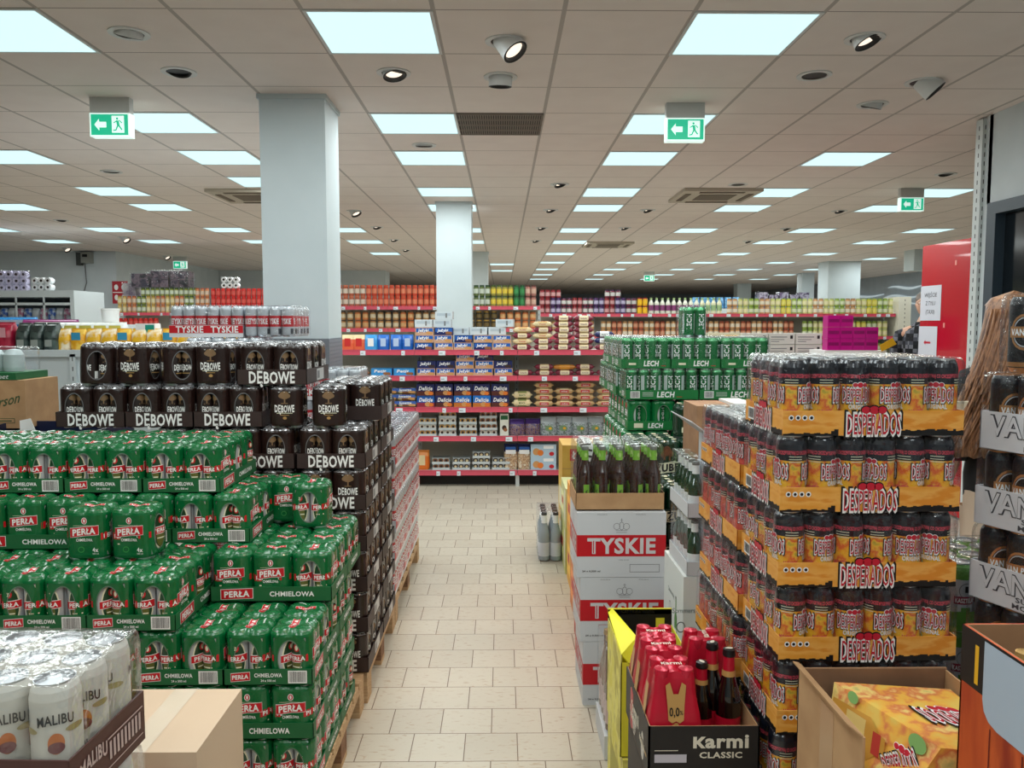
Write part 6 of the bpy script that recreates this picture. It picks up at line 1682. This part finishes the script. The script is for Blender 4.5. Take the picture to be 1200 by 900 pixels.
def mk_carrier():
    t = empty('bottle_carrier'); tag(t, cat='beer carrier')
    # wrap-round card sleeve: square below, drawn in to the four necks
    def ring(hx, hy, z, pinch):
        pts = []
        for f in range(4):
            for i in range(8):
                s = -1 + 2 * i / 8; u = s; d = 1 - pinch * math.exp(-(s / .35) ** 2)
                x, y = (u * hx, -d * hy) if f == 0 else ((d * hx, u * hy) if f == 1 else ((-u * hx, d * hy) if f == 2 else (-d * hx, -u * hy)))
                if abs(s) > .8: x *= .97; y *= .97
                pts.append((x, y, z))
        return pts
    zz = [(.064, .064, 0, 0), (.065, .065, .01, 0), (.065, .065, .10, .0), (.058, .060, .15, .02), (.050, .052, .19, .08), (.047, .048, .225, .16), (.045, .046, .240, .26)]
    b = MB(); rs = [ring(*z) for z in zz]; n = 32
    for k in range(len(rs) - 1): b.add(rs[k] + rs[k + 1], [(i, (i + 1) % n, n + (i + 1) % n, n + i) for i in range(n)], KR, True)
    b.add(rs[-1] + [(0, 0, .222)], [(i, (i + 1) % n, n) for i in range(n)], KRC, True)
    def fnf(face):
        def fn(u, v, off):
            hy = .0655 if v < .10 else (.0655 - (v - .10) * .115)
            y = -(hy + off + .001); x = u
            a = face * PI / 2; return (x * math.cos(a) - y * math.sin(a), x * math.sin(a) + y * math.cos(a), v)
        return fn
    fn = fnf(0)
    b.art(([(-.018, .135), (-.009, .128), (0, .133), (.009, .128), (.018, .135), (.020, .17), (.024, .215), (.014, .222), (.006, .195), (-.006, .195), (-.014, .222), (-.024, .215), (-.020, .17)], [(0, 1, 2, 12), (2, 3, 4, 5, 12), (5, 9, 12) , (5, 8, 9), (5, 6, 7, 8), (9, 10, 11, 12)]), fn, KG, .0016)
    b.text('0,0', fn, -.004, .155, .020, BLACK, w=.024, off=.003, bold=.02); b.text('%', fn, .0125, .153, .010, BLACK, w=.007, off=.003)
    b.ell(fn, 0, .078, .036, .036, KG, .0014, 24, .97); b.ell(fn, -.004, .120, .007, .006, KG, .0016); b.ell(fn, .005, .116, .007, .006, KG, .0018); b.ell(fn, .0, .124, .006, .005, KG, .0017)
    b.text('кarmi', fn, 0, .098, .022, KC, w=.074, off=.003, bold=.035)
    for f in (1, 3):
        fn = fnf(f); b.rect(fn, -.014, .014, .12, .20, KG, .0012); b.text('кarmi', fn, 0, .05, .02, KC, w=.07, off=.002, bold=.03); b.ell(fn, 0, .04, .02, .035, GLK, .0006)
    b.text('кarmi', lambda u, v, off: (u, v, .246 + off), 0, 0, .016, KC, w=.05, off=.0, bold=.03)
    b.build('card_sleeve', t)
    for (x, y) in ((-1, -1), (1, -1), (-1, 1), (1, 1)):
        b = MB(); b.lathe([(.017, .212), (.0185, .228), (.0185, .238), (.0175, .246), (.0, .250)], KRC, 14, c=(x * .029, y * .029, 0)); b.build('foil_neck', t)
    return t
KCR = Proto(mk_carrier)
for (x, y, rz, la) in ((.405, 1.865, .0, 'red bottle carrier with gold handle slot marked 0,0 at the black box front'), (.404, 1.985, .05, 'red bottle carrier, second in the black box, gold flap turned to the side'),
                       (.407, 2.090 - .02, -.03, 'red bottle carrier, third in the black box, next to the yellow carton')):
    KCR.place((x, y, .5385), rz, la, 'red bottle carriers')
KCR.place((.530, 2.045, .5385), PI / 2, 'red bottle carrier standing alone at the back beside the loose black bottles', 'red bottle carriers')
meK = bottle_mesh(GLK, KR, KR, mat('karmi_cap', (20, 18, 20), .3), h=.255)
bk = MB(); f_bot(GLK, KR, KR, mat('karmi_cap', (20, 18, 20), .3), h=.255)(bk); bk.lathe([(.0168, .190), (.0160, .204)], KG, 16); bk.ell(lambda u, v, off: (u, v, .2552 + off), 0, 0, .010, .005, KC, .0)
meK = bk.mesh('beer_bottle')
for i, (x, y) in enumerate(((.556, 1.905), (.525, 1.945), (.497, 1.935))):
    o = bpy.data.objects.new('beer_bottle', meK); col.objects.link(o); o.location = (x, y, (.5385, .5385, .5385)[i]); o.scale = (1, 1, (1.04, 1.04, .86)[i]); o.rotation_euler = (R((0, 0, 38)[i]) * 0, R((0, 0, 0)[i]), i)
    tag(o, 'black bottle with red foil neck in the black box, %s from the front corner' % ORD[i + 1], 'bottle', 'loose black bottles')

# ================================================================ bottom right: open brown box with a gift carton, and a printed carton
t = empty('open_cardboard_box', (.775, 1.47, 0.60)); tag(t, 'open brown cardboard box with a crumpled printed carton inside, before the yellow cans', 'box')
b = MB(); w2, d2 = .155, .15
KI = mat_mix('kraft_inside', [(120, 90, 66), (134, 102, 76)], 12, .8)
b.box(-w2, -w2 + .004, -d2, d2, 0, .288, KRAFT); b.box(w2 - .004, w2, -d2, d2, 0, .275, KRAFT); b.box(-w2, w2, d2 - .004, d2, 0, .280, KRAFTD); b.box(-w2, w2, -d2, -d2 + .004, 0, .16, KRAFT); b.box(-w2, w2, -d2, d2, 0, .004, KRAFT)
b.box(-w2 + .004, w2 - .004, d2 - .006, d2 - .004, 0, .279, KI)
b.box(-w2 - .001, -w2, -.03, .03, 0, .27, mat('tape_brown', (196, 160, 124), .25)); b.build('body', t)
b = MB(); b.slab([(-w2, -d2, .288), (-w2, d2, .288), (-w2 - .02, d2 - .02, .30), (-w2 - .02, -d2 + .02, .30)], (0, 0, 1), .003, KRAFT); b.build('flap', t)
carton_on(.62, .93, 1.32, 1.62, 0, .30, KRAFTD, 'cardboard_box', 'brown box on the floor, lowest under the open box', 'box'); carton_on(.62, .93, 1.32, 1.62, .301, .599, KRAFT, 'cardboard_box', 'brown box directly under the open box', 'box')
DG = mat_mix('gift_print', [(226, 190, 90), (232, 172, 66), (214, 120, 70), (236, 204, 120), (150, 160, 96)], 16, .55, detail=8, stops=[.36, .46, .53, .60, .70])
t = empty('printed_beer_carton', (.80, 1.43, .70), 0); tag(t, 'orange and yellow printed beer carton with red logo lying tilted in the open box', 'carton')
b = MB()
# a boxy carton lying on its side, ridge towards the viewer
P_ = [(-.150, .12, .05), (-.115, .165, .160), (.118, .15, .150), (.10, .12, .02), (-.100, -.095, .06), (-.030, -.085, .155), (.122, -.095, .145), (.10, -.098, .065)]
b.add(P_, [(0, 4, 5, 1), (1, 5, 6, 2), (2, 6, 7, 3), (0, 1, 2, 3), (4, 7, 6, 5), (0, 3, 7, 4)], DG)
o_, ux, uy = Vector(P_[5]), Vector(P_[6]) - Vector(P_[5]), Vector(P_[1]) - Vector(P_[5])
fn = flat(tuple((Vector(P_[1]) + Vector(P_[2]) + Vector(P_[5]) + Vector(P_[6])) / 4), tuple(ux), tuple(uy))
desp_logo(b, fn, .04, -.01, .13, du=None, off=.002, circ=True, rot=-.12 + PI)
c5 = (Vector(P_[0]) + Vector(P_[1]) + Vector(P_[4]) + Vector(P_[5])) / 4
fn = flat(tuple(c5), tuple(Vector(P_[5]) - Vector(P_[1])), tuple(Vector(P_[1]) - Vector(P_[0])))
desp_logo(b, fn, .07, -.005, .08, du=None, off=.002, circ=True, rot=.6)
YB_ = mat('bottle_print_amber', (206, 150, 60), .5)
b.art(([(-.11, -.035), (-.01, -.04), (.01, -.02), (.03, -.018), (.03, .018), (.01, .02), (-.01, .04), (-.11, .035)], [tuple(range(8))]), fn, YB_, .001); b.rect(fn, .0, .02, -.02, .02, mat('bottle_print_red', (190, 60, 50), .5), .0015); b.rect(fn, -.07, -.02, -.03, .03, mat('bottle_print_pale', (226, 196, 120), .5), .0015)
for (u, v, r) in ((.10, .045, .02), (-.06, .055, .014), (.12, -.05, .02)): b.ell(fn, u, v, r, r * .8, DGRN, .0012)
b.build('carton_body', t)
# printed carton at the right edge
WO = mat_mix('wood_print', [(176, 62, 34), (206, 92, 44), (150, 48, 28)], 9, .5, stretch=(1, 1, .25), stops=[.4, .52, .62], detail=6); OG = mat('carton_amber2', (196, 150, 60), .5)
t = empty('printed_carton', (.940, 1.10, .79)); tag(t, 'carton with red wood-plank print and a pale blank label, at the picture edge', 'carton')
b = MB(); w2, d2, h2 = .165, .205, .305
b.box(-w2, -w2 + .004, -d2, d2, 0, h2, WO); b.box(w2 - .004, w2, -d2, d2, 0, h2, WO); b.box(-w2, w2, d2 - .004, d2, 0, h2, WO); b.box(-w2, w2, -d2, -d2 + .004, 0, h2, WO); b.box(-w2, w2, -d2, d2, 0, .004, KRAFT); b.box(-w2 + .004, -w2 + .006, -d2 + .004, d2 - .004, .004, h2, KRAFTD); b.box(-w2 + .004, w2 - .004, d2 - .006, d2 - .004, .004, h2, KRAFTD); b.box(w2 - .006, w2 - .004, -d2 + .004, d2 - .004, .004, h2, KRAFTD)
fn = flat((-w2, 0, 0), (0, -1, 0), (0, 0, 1))
b.rect(fn, -d2, d2, h2 - .095, h2, KB, .0006)
b.rect(fn, -.165, -.155, h2 - .085, h2 - .02, YEL, .001)
lab = mat('label_bluegrey', (176, 190, 206), .45)
pts = [(-.14, h2 - .004), (.17, h2 - .004), (.17, h2 - .135), (-.10, h2 - .135), (-.122, h2 - .130), (-.135, h2 - .118), (-.14, h2 - .10)]
b.art((pts, [tuple(range(7))[::-1]]), fn, lab, .0016)
for u in (-.12, -.04, .05, .13): b.rect(fn, u, u + .003, 0, h2 - .14, mat('plank_gap', (110, 30, 20), .6), .0008)
b.rect(fn, .02, .07, .0, .10, OG, .001)
b.build('body', t)
for i in range(4):
    for j in range(5):
        o = bpy.data.objects.new('beer_bottle', meV); col.objects.link(o); o.location = (.940 - .10 + i * .067, 1.10 - .14 + j * .07, .796); o.scale = (1, 1, .90)
        tag(o, 'gold-capped bottle inside the wood-print carton, %s column, %s from the front' % (ORD[i + 1], ORD[j + 1]), 'bottle', 'bottles in the wood-print carton')
carton_on(.776, 1.105, .895, 1.305, 0, .40, KRAFTD, 'cardboard_box', 'brown box on the floor, lowest under the wood-print carton', 'box'); carton_on(.776, 1.105, .895, 1.30, .401, .789, WO, 'cardboard_box', 'wood-print box directly under the open wood-print carton', 'box')

# ================================================================ bottom left: Malibu cans and a closed box
def tray_mal():
    BR = mat('malibu_tray', (84, 52, 48), .45); L, W = 4 * .059 + .006, 3 * .059 + .006
    b = tray_mb(L, W, .070, BR); PR = mat('malibu_tray_print', (196, 172, 166), .5)
    for k, (fn, w) in faces(L, W).items():
        b.text('MALIBU', fn, -w * .22, .042, .018, PR, w=w * .34, off=.001, bold=.03, arc=.3)
        for i in range(9): b.rect(fn, -w * .02 + i * w * .052, -w * .02 + i * w * .052 + w * .030, .022, .046, PR, .001)
        b.rect(fn, -w * .04, w * .46, .050, .052, PR, .001); b.rect(fn, -w * .46, w * .46, .012, .0135, PR, .001)
    return b
FM = mat_film('film_milky', .55, (.95, .96, .97), 20)
W_MA = Proto(mk_wrap('malibu', tray_mal, nx=4, ny=3, pitch=.059, seed=31, ch=.156, film=FM, rots=(0, .5, 1.2, -.4)))
for k in range(7):
    W_MA.place((-.508 - .122 - .004 * (6 - k), .918 + .092 + .006 * (6 - k), .006 + k * .168), R(-2), 'tray of white coconut drink cans in clear film, %s from the floor' % ORD[k + 1], 'white can trays')
OC_ = mat('orange_can', (226, 120, 30), .3)
def mk_or():
    b = can_mb(OC_, rim=mat('orange_lid', (232, 160, 40), .3, metal=.3)); b.rect(cyl(CR, 0, -90), -.02, .02, .06, .1, RED, .001, .006); b.rect(lambda u, v, off: (u, v, CH - .005 + off), -.012, .012, -.02, .02, RED, .001); return b
CANS['orange'] = mk_or().mesh('beer_can')
W_OR = Proto(mk_wrap('orange', lambda: tray_mb(.402, .270, .05, KRAFTD), seed=3))
for k in range(5): W_OR.place((-1.13, 1.62, .012 + k * .172 + 0), 0, 'tray of orange cans behind the white coconut cans, %s from the floor' % ORD[k + 1], 'orange can trays')
carton_on(-1.03, -.715, 1.50, 1.98, 0, .305, KRAFTD, 'cardboard_box', 'brown box on the floor under the closed pale box', 'box') if False else None
BX = mat('carton_beige', (206, 182, 156), .6)
def art_tape(b, w, d, h):
    T_ = mat('tape_clear', (222, 206, 186), .12, coat=.5); fn = flat((0, 0, h), (1, 0, 0), (0, 1, 0)); b.rect(fn, -.03, .03, -d / 2, d / 2, T_, .0008)
    b.rect(flat((0, -d / 2, h / 2), (1, 0, 0), (0, 0, 1)), -.03, .03, h / 2 - .06, h / 2, T_, .0008)
carton_on(-.990, -.705, 1.78, 2.10, 0, .30, BX, 'cardboard_box', 'plain pale box on the floor in front of the green stack', 'box'); carton_on(-1.00, -.705, 1.78, 2.10, .301, .615, BX, 'cardboard_box', 'closed pale cardboard box with clear tape, before the green cans', 'box', art_tape)

# ================================================================ red board, people
t = empty('red_board', (3.70, 6.2, 0)); tag(t, 'tall glossy red board with two taped paper notices', 'board')
RB = mat('board_red', (186, 10, 28), .22, coat=.4, bump=(3, .15))
b = MB(); b.box(0, .05, 0, .87, .02, 2.27, RB); b.build('panel', t)
fn = flat((0, .46, 0), (0, -1, 0), (0, 0, 1)); PP = mat('paper_white', (206, 208, 218), .6); INK = mat('paper_ink', (60, 60, 66), .6)
b = MB(); b.rect(fn, -.41, -.08, 1.62, 1.92, PP, .003)
for (q, v, tx, w_) in ((-.245, 1.84, 'WEJŚCIE', .2), (-.245, 1.77, 'Z TYŁU', .16), (-.245, 1.695, '(TAXI)', .14)): b.text(tx, fn, q, v, .035, INK, w=w_, off=.004, shear=.1)
b.build('paper_notice', t)
b = MB(); b.rect(fn, -.42, -.12, 1.28, 1.57, PP, .003); b.art(([(-.33, 1.43), (-.30, 1.45), (-.30, 1.438), (-.22, 1.438), (-.22, 1.422), (-.30, 1.422), (-.30, 1.41)], [(0, 6, 5, 4, 3, 2, 1)]), fn, DLOGO, .005); b.build('paper_notice', t)
b = MB()
for (q, v) in ((.12, 2.09), (-.02, 1.58), (-.0, 1.22)): b.rect(fn, q - .012, q + .012, v - .02, v + .02, mat('tape_bit', (236, 150, 140), .4), .003)
b.build('tape_piece', t)
b = MB(); b.box(-.05, .10, .0, .05, 0, .03, DARKF); b.box(-.05, .10, .87, .92, 0, .03, DARKF); b.build('foot', t)

SKIN = mat_mix('skin', [(206, 158, 132), (214, 168, 142)], 6, .5)
def skinned(name, joints, edges, m, parent, sub=2, root=0):
    """one continuous surface grown round a joint skeleton; joints: (x, y, z, rx, ry)"""
    me = bpy.data.meshes.new(name); me.from_pydata([j[:3] for j in joints], edges, []); me.materials.append(m)
    o = bpy.data.objects.new(name, me); col.objects.link(o); o.parent = parent
    sk = o.modifiers.new('skin', 'SKIN'); sk.use_smooth_shade = True
    if not me.skin_vertices: 
        bpy.context.view_layer.objects.active = o
    me.skin_vertices if me.skin_vertices else None
    for i, j in enumerate(joints):
        v = me.skin_vertices[0].data[i]; v.radius = (j[3], j[4]); v.use_root = (i == root)
    sb = o.modifiers.new('sub', 'SUBSURF'); sb.levels = sub; sb.render_levels = sub
    return o
def hand(J, E, wrist, d, side, palm_n):
    """palm and five bent fingers hanging along d from the wrist joint index"""
    w = Vector(J[wrist][:3]); d = Vector(d).normalized(); n = Vector(palm_n).normalized(); a = d.cross(n).normalized() * side
    J.append((*(w + d * .045), .034, .018)); pk = len(J) - 1; E.append((wrist, pk))
    for k, (off, ln) in enumerate(((-.030, .075), (-.010, .085), (.010, .080), (.028, .062))):
        p1 = w + d * .085 + a * off; J.append((*p1, .0095, .0095)); i1 = len(J) - 1; E.append((pk, i1))
        p2 = p1 + d * ln * .5 + n * .008; J.append((*p2, .0085, .0085)); i2 = len(J) - 1; E.append((i1, i2))
        p3 = p2 + d * ln * .4 + n * .022; J.append((*p3, .0075, .0075)); i3 = len(J) - 1; E.append((i2, i3))
    p1 = w + d * .045 - a * .042 + n * .012; J.append((*p1, .011, .011)); i1 = len(J) - 1; E.append((pk, i1))
    p2 = p1 + d * .035 - a * .010 + n * .010; J.append((*p2, .009, .009)); E.append((i1, len(J) - 1))
def head_mb(face_dir_y=-1, skin=SKIN, glasses=False):
    """egg-shaped head with brow, nose, lips, ears; looks to -y"""
    b = MB(); n = 24; rings = []
    for k in range(15):
        t_ = k / 14; a = -PI / 2 + PI * t_; z = .118 * math.sin(a); ring = []
        for i in range(n):
            p = 2 * PI * i / n; ca, sa = math.cos(p), math.sin(p); r = math.cos(a)
            rx = .076 * r * (1 - .16 * max(0, -z / .118)); ry = .095 * r
            x, y = rx * ca, ry * sa + (.008 if z > 0 else -.006)
            if sa < 0:
                f = -sa
                if -.03 < z < .02: y -= .004 * f
                if abs(ca) < .16 and -.035 < z < .015: y -= .020 * (1 - abs(ca) / .16) * (1 - (z + .035) / .06 * .6)      # nose
                if .18 < abs(ca) < .5 and .0 < z < .025: y += .007                                                        # eye sockets
                if abs(ca) < .3 and -.062 < z < -.045: y -= .005                                                          # lips
                if abs(ca) < .25 and z < -.085: y -= .008
            ring.append((x, y, z))
        rings.append(ring)
    vs = [q for r_ in rings for q in r_]
    b.add(vs, [(k * n + i, k * n + (i + 1) % n, (k + 1) * n + (i + 1) % n, (k + 1) * n + i) for k in range(14) for i in range(n)], skin, True)
    for s in (-1, 1):
        b.lathe([(0, -.012), (.012, -.012), (.018, 0), (.012, .012), (0, .014)], skin, 10, c=(s * .076, .006, -.005), sx=.35)
        b.lathe([(0, -.009), (.0085, -.003), (.0085, .003), (0, .009)], WHITE, 10, c=(s * .028, -.083, .012)); b.lathe([(0, -.004), (.004, 0), (0, .004)], BLACK, 8, c=(s * .028, -.0905, .012))
        if glasses:
            b.tube([(s * .028 + .021 * math.cos(q * PI / 6), -.100, .012 + .017 * math.sin(q * PI / 6)) for q in range(13)], .0016, BLACK, 5); b.tube([(s * .049, -.098, .014), (s * .078, -.01, .012)], .0016, BLACK, 5)
    b.rect(flat((0, -.099, -.053), (1, 0, 0), (0, 0, 1)), -.020, .020, -.003, .003, mat('lips', (170, 96, 90), .5), .0)
    return b
# woman seen from behind, long straight hair
WX, WY = 2.13, 3.34
t = empty('person', (WX, WY, 0), R(12)); tag(t, 'person seen from behind with long brown hair, black top and cream trousers', 'person')
TOPB = mat('cloth_black', (20, 20, 23), .8); TRC = mat('cloth_cream', (206, 182, 160), .75); SHOE = mat('shoe_white', (206, 206, 206), .6); HAIR = mat_mix('hair_brown', [(104, 66, 42), (150, 104, 70), (84, 52, 34)], 60, .45, stretch=(1, 1, .04), stops=[.38, .52, .64])
J = [(0, 0, .96, .125, .10), (0, 0, 1.12, .115, .085), (0, .0, 1.28, .14, .09), (0, .01, 1.38, .12, .08), (0, .01, 1.455, .05, .05), (0, 0, 1.52, .05, .05)]
E = [(0, 1), (1, 2), (2, 3), (3, 4), (4, 5)]
for s in (-1, 1):
    k = len(J); J += [(s * .085, 0, .86, .085, .09), (s * .088, -.01, .50, .055, .058), (s * .090, .02, .12, .036, .04), (s * .095, .03, .045, .036, .03), (s * .105, .14, .03, .034, .022)]
    E += [(0, k), (k, k + 1), (k + 1, k + 2), (k + 2, k + 3), (k + 3, k + 4)]
    k = len(J); J += [(s * .175, .01, 1.37, .048, .048), (s * .205, .02, 1.13, .036, .036), (s * .19, .10, .93, .026, .026), (s * .188, .12, .88, .022, .020)]
    E += [(3, k), (k, k + 1), (k + 1, k + 2), (k + 2, k + 3)]
    hand(J, E, len(J) - 1, (0, .25, -1), s, (0, 1, .2))
skinned('body', J, E, SKIN, t)
hd = head_mb().build('head', t, (0, .0, 1.60)); hd.rotation_euler = (0, 0, PI)
def shell(name, rings, m, parent, n=20):
    b = MB(); rr = []
    for (cx, cy, z, rx, ry) in rings: rr.append([(cx + rx * math.cos(2 * PI * i / n), cy + ry * math.sin(2 * PI * i / n), z) for i in range(n)])
    vs = [q for r_ in rr for q in r_]
    b.add(vs, [(k * n + i, k * n + (i + 1) % n, (k + 1) * n + (i + 1) % n, (k + 1) * n + i) for k in range(len(rr) - 1) for i in range(n)], m, True)
    return b.build(name, parent)
shell('black_top', [(0, 0, .86, .165, .125), (0, 0, .96, .168, .128), (0, 0, 1.12, .150, .112), (0, 0, 1.28, .172, .115), (0, .0, 1.38, .168, .10), (0, .005, 1.43, .10, .07), (0, .01, 1.45, .062, .058)], TOPB, t)
for s in (-1, 1):
    shell('sleeve', [(s * .19, .06, 1.02, .046, .046), (s * .205, .02, 1.13, .052, .052), (s * .19, .012, 1.28, .058, .058), (s * .16, .01, 1.40, .055, .055), (s * .10, .01, 1.425, .03, .03)], TOPB, t, 12)
shell('cream_trousers', [(0, 0, .80, .168, .12), (0, 0, .90, .166, .122), (0, 0, 1.0, .152, .115)], TRC, t)
for s in (-1, 1): shell('trouser_leg', [(s * .092, .02, .10, .075, .082), (s * .09, .0, .50, .076, .08), (s * .086, 0, .72, .088, .095), (s * .084, 0, .82, .086, .11)], TRC, t, 16)
for s in (-1, 1):
    b = MB(); b.lathe([(.0, 0), (.048, 0), (.052, .03), (.042, .07), (.0, .085)], SHOE, 14, c=(s * .1, .07, .0), sx=.85, sy=2.4); b.build('shoe', t)
# hair: a thick falling sheet with strands
b = MB(); n = 44; rows = 22; vs = []; fs = []
for k in range(rows + 1):
    t_ = k / rows; z = 1.735 - t_ * .66
    for i in range(n):
        p = 2 * PI * i / n; ca, sa = math.cos(p), math.sin(p)
        cap = min(1.0, math.sqrt(max(0.0, 1 - (1 - min(1, t_ / .14)) ** 2)))
        rx = (.100 + .055 * min(1, t_ * 1.4)) * cap * (1 - .10 * max(0, t_ - .8) / .2); ry = (.120 - .045 * t_) * cap
        wv = 1 + .035 * math.sin(i * 5.1 + t_ * 3) + .02 * math.sin(i * 11.3 - t_ * 5)
        y = -.01 + ry * sa * wv - .035 * t_
        if sa > .2 and t_ > .12: y = min(y, .02 - .02 * t_)
        zz = z - (.05 * math.sin(i * 2.7) * max(0, t_ - .75) * 2)
        vs.append((rx * ca * wv - .02 * t_ - .20 * t_ * t_, y, zz))
for k in range(rows):
    for i in range(n): fs.append((k * n + i, k * n + (i + 1) % n, (k + 1) * n + (i + 1) % n, (k + 1) * n + i))
fs.append(tuple(rows * n + i for i in range(n))); fs.append(tuple(range(n))[::-1])
b.add(vs, fs, HAIR, True)
rr = random.Random(5)
for q in range(90):
    a = rr.uniform(PI * 1.03, PI * 1.97); r1 = rr.uniform(.98, 1.05); tt = rr.uniform(.82, 1.03); pts = []
    for k in range(7):
        t_ = .12 + (tt - .12) * k / 6; pts.append(((.100 + .055 * min(1, t_ * 1.4)) * math.cos(a) * r1 - .02 * t_ - .20 * t_ * t_ + .004 * math.sin(k + q), -.01 + (.120 - .045 * t_) * math.sin(a) * r1 - .035 * t_, 1.735 - t_ * .66))
    b.tube(pts, [.005, .006, .006, .006, .005, .004, .002], HAIR, 5)
b.build('hair', t)
# man behind the board, plaid shirt and glasses
MX, MY = 3.99, 7.55
t = empty('person', (MX, MY, 0), R(-35)); tag(t, 'person with glasses in a grey plaid shirt half hidden behind the red board', 'person')
def mat_plaid():
    m = bpy.data.materials.new('plaid'); m.use_nodes = True; nt = m.node_tree; bs = nt.nodes['Principled BSDF']; bs.inputs['Roughness'].default_value = .85
    tc = nt.nodes.new('ShaderNodeTexCoord'); ch = nt.nodes.new('ShaderNodeTexChecker'); ch.inputs['Scale'].default_value = 14
    ch.inputs[1].default_value = lin((112, 114, 122)); ch.inputs[2].default_value = lin((24, 26, 32)); nt.links.new(tc.outputs['Object'], ch.inputs[0])
    c2 = nt.nodes.new('ShaderNodeTexChecker'); c2.inputs['Scale'].default_value = 28; c2.inputs[1].default_value = (1, 1, 1, 1); c2.inputs[2].default_value = (.35, .35, .4, 1); nt.links.new(tc.outputs['Object'], c2.inputs[0])
    mx = nt.nodes.new('ShaderNodeMix'); mx.data_type = 'RGBA'; mx.blend_type = 'MULTIPLY'; mx.inputs[0].default_value = 1
    nt.links.new(ch.outputs[0], mx.inputs[6]); nt.links.new(c2.outputs[0], mx.inputs[7]); nt.links.new(mx.outputs[2], bs.inputs['Base Color']); return m
PLAID = mat_plaid(); JEAN = mat('cloth_navy', (36, 42, 60), .8)
J = [(0, 0, 1.02, .14, .11), (0, 0, 1.22, .14, .11), (0, 0, 1.42, .16, .11), (0, .0, 1.52, .13, .09), (0, 0, 1.60, .06, .06), (0, 0, 1.68, .058, .058)]
E = [(0, 1), (1, 2), (2, 3), (3, 4), (4, 5)]
for s in (-1, 1):
    k = len(J); J += [(s * .095, 0, .92, .09, .095), (s * .10, -.01, .52, .06, .06), (s * .10, .02, .12, .042, .045), (s * .105, .0, .05, .04, .03), (s * .115, -.12, .035, .038, .025)]
    E += [(0, k), (k, k + 1), (k + 1, k + 2), (k + 2, k + 3), (k + 3, k + 4)]
    k = len(J); J += [(s * .20, 0, 1.50, .055, .055), (s * .24, .01, 1.22, .042, .042), (s * .23, -.05, .98, .030, .030), (s * .228, -.06, .93, .026, .022)]
    E += [(3, k), (k, k + 1), (k + 1, k + 2), (k + 2, k + 3)]
    hand(J, E, len(J) - 1, (0, -.1, -1), s, (0, -1, .1))
skinned('body', J, E, SKIN, t)
head_mb(glasses=True).build('head', t, (0, -.01, 1.775))
b = MB(); b.lathe([(.080, .01), (.086, .05), (.074, .09), (.045, .116), (0, .126)], mat('hair_grey', (120, 110, 102), .7), 18, c=(0, .014, 0), sy=1.16); b.build('hair', t, (0, .0, 1.775))
shell('plaid_shirt', [(0, 0, .90, .185, .14), (0, 0, 1.05, .18, .14), (0, 0, 1.25, .18, .14), (0, 0, 1.42, .20, .135), (0, 0, 1.52, .19, .11), (0, 0, 1.58, .11, .08), (0, 0, 1.61, .07, .068)], PLAID, t)
for s in (-1, 1): shell('sleeve', [(s * .23, -.045, .99, .042, .042), (s * .24, .005, 1.22, .056, .056), (s * .225, 0, 1.38, .064, .064), (s * .19, 0, 1.52, .06, .06), (s * .12, 0, 1.56, .035, .035)], PLAID, t, 12)
shell('trousers', [(0, 0, .84, .178, .135), (0, 0, .94, .174, .13)], JEAN, t)
for s in (-1, 1): shell('trouser_leg', [(s * .105, .0, .06, .075, .085), (s * .10, .0, .5, .082, .085), (s * .095, 0, .8, .098, .115), (s * .09, 0, .88, .095, .125)], JEAN, t, 16)
for s in (-1, 1):
    b = MB(); b.lathe([(.0, 0), (.05, 0), (.054, .03), (.044, .075), (.0, .09)], BLACK, 14, c=(s * .11, -.05, .0), sx=.85, sy=2.4); b.build('shoe', t)
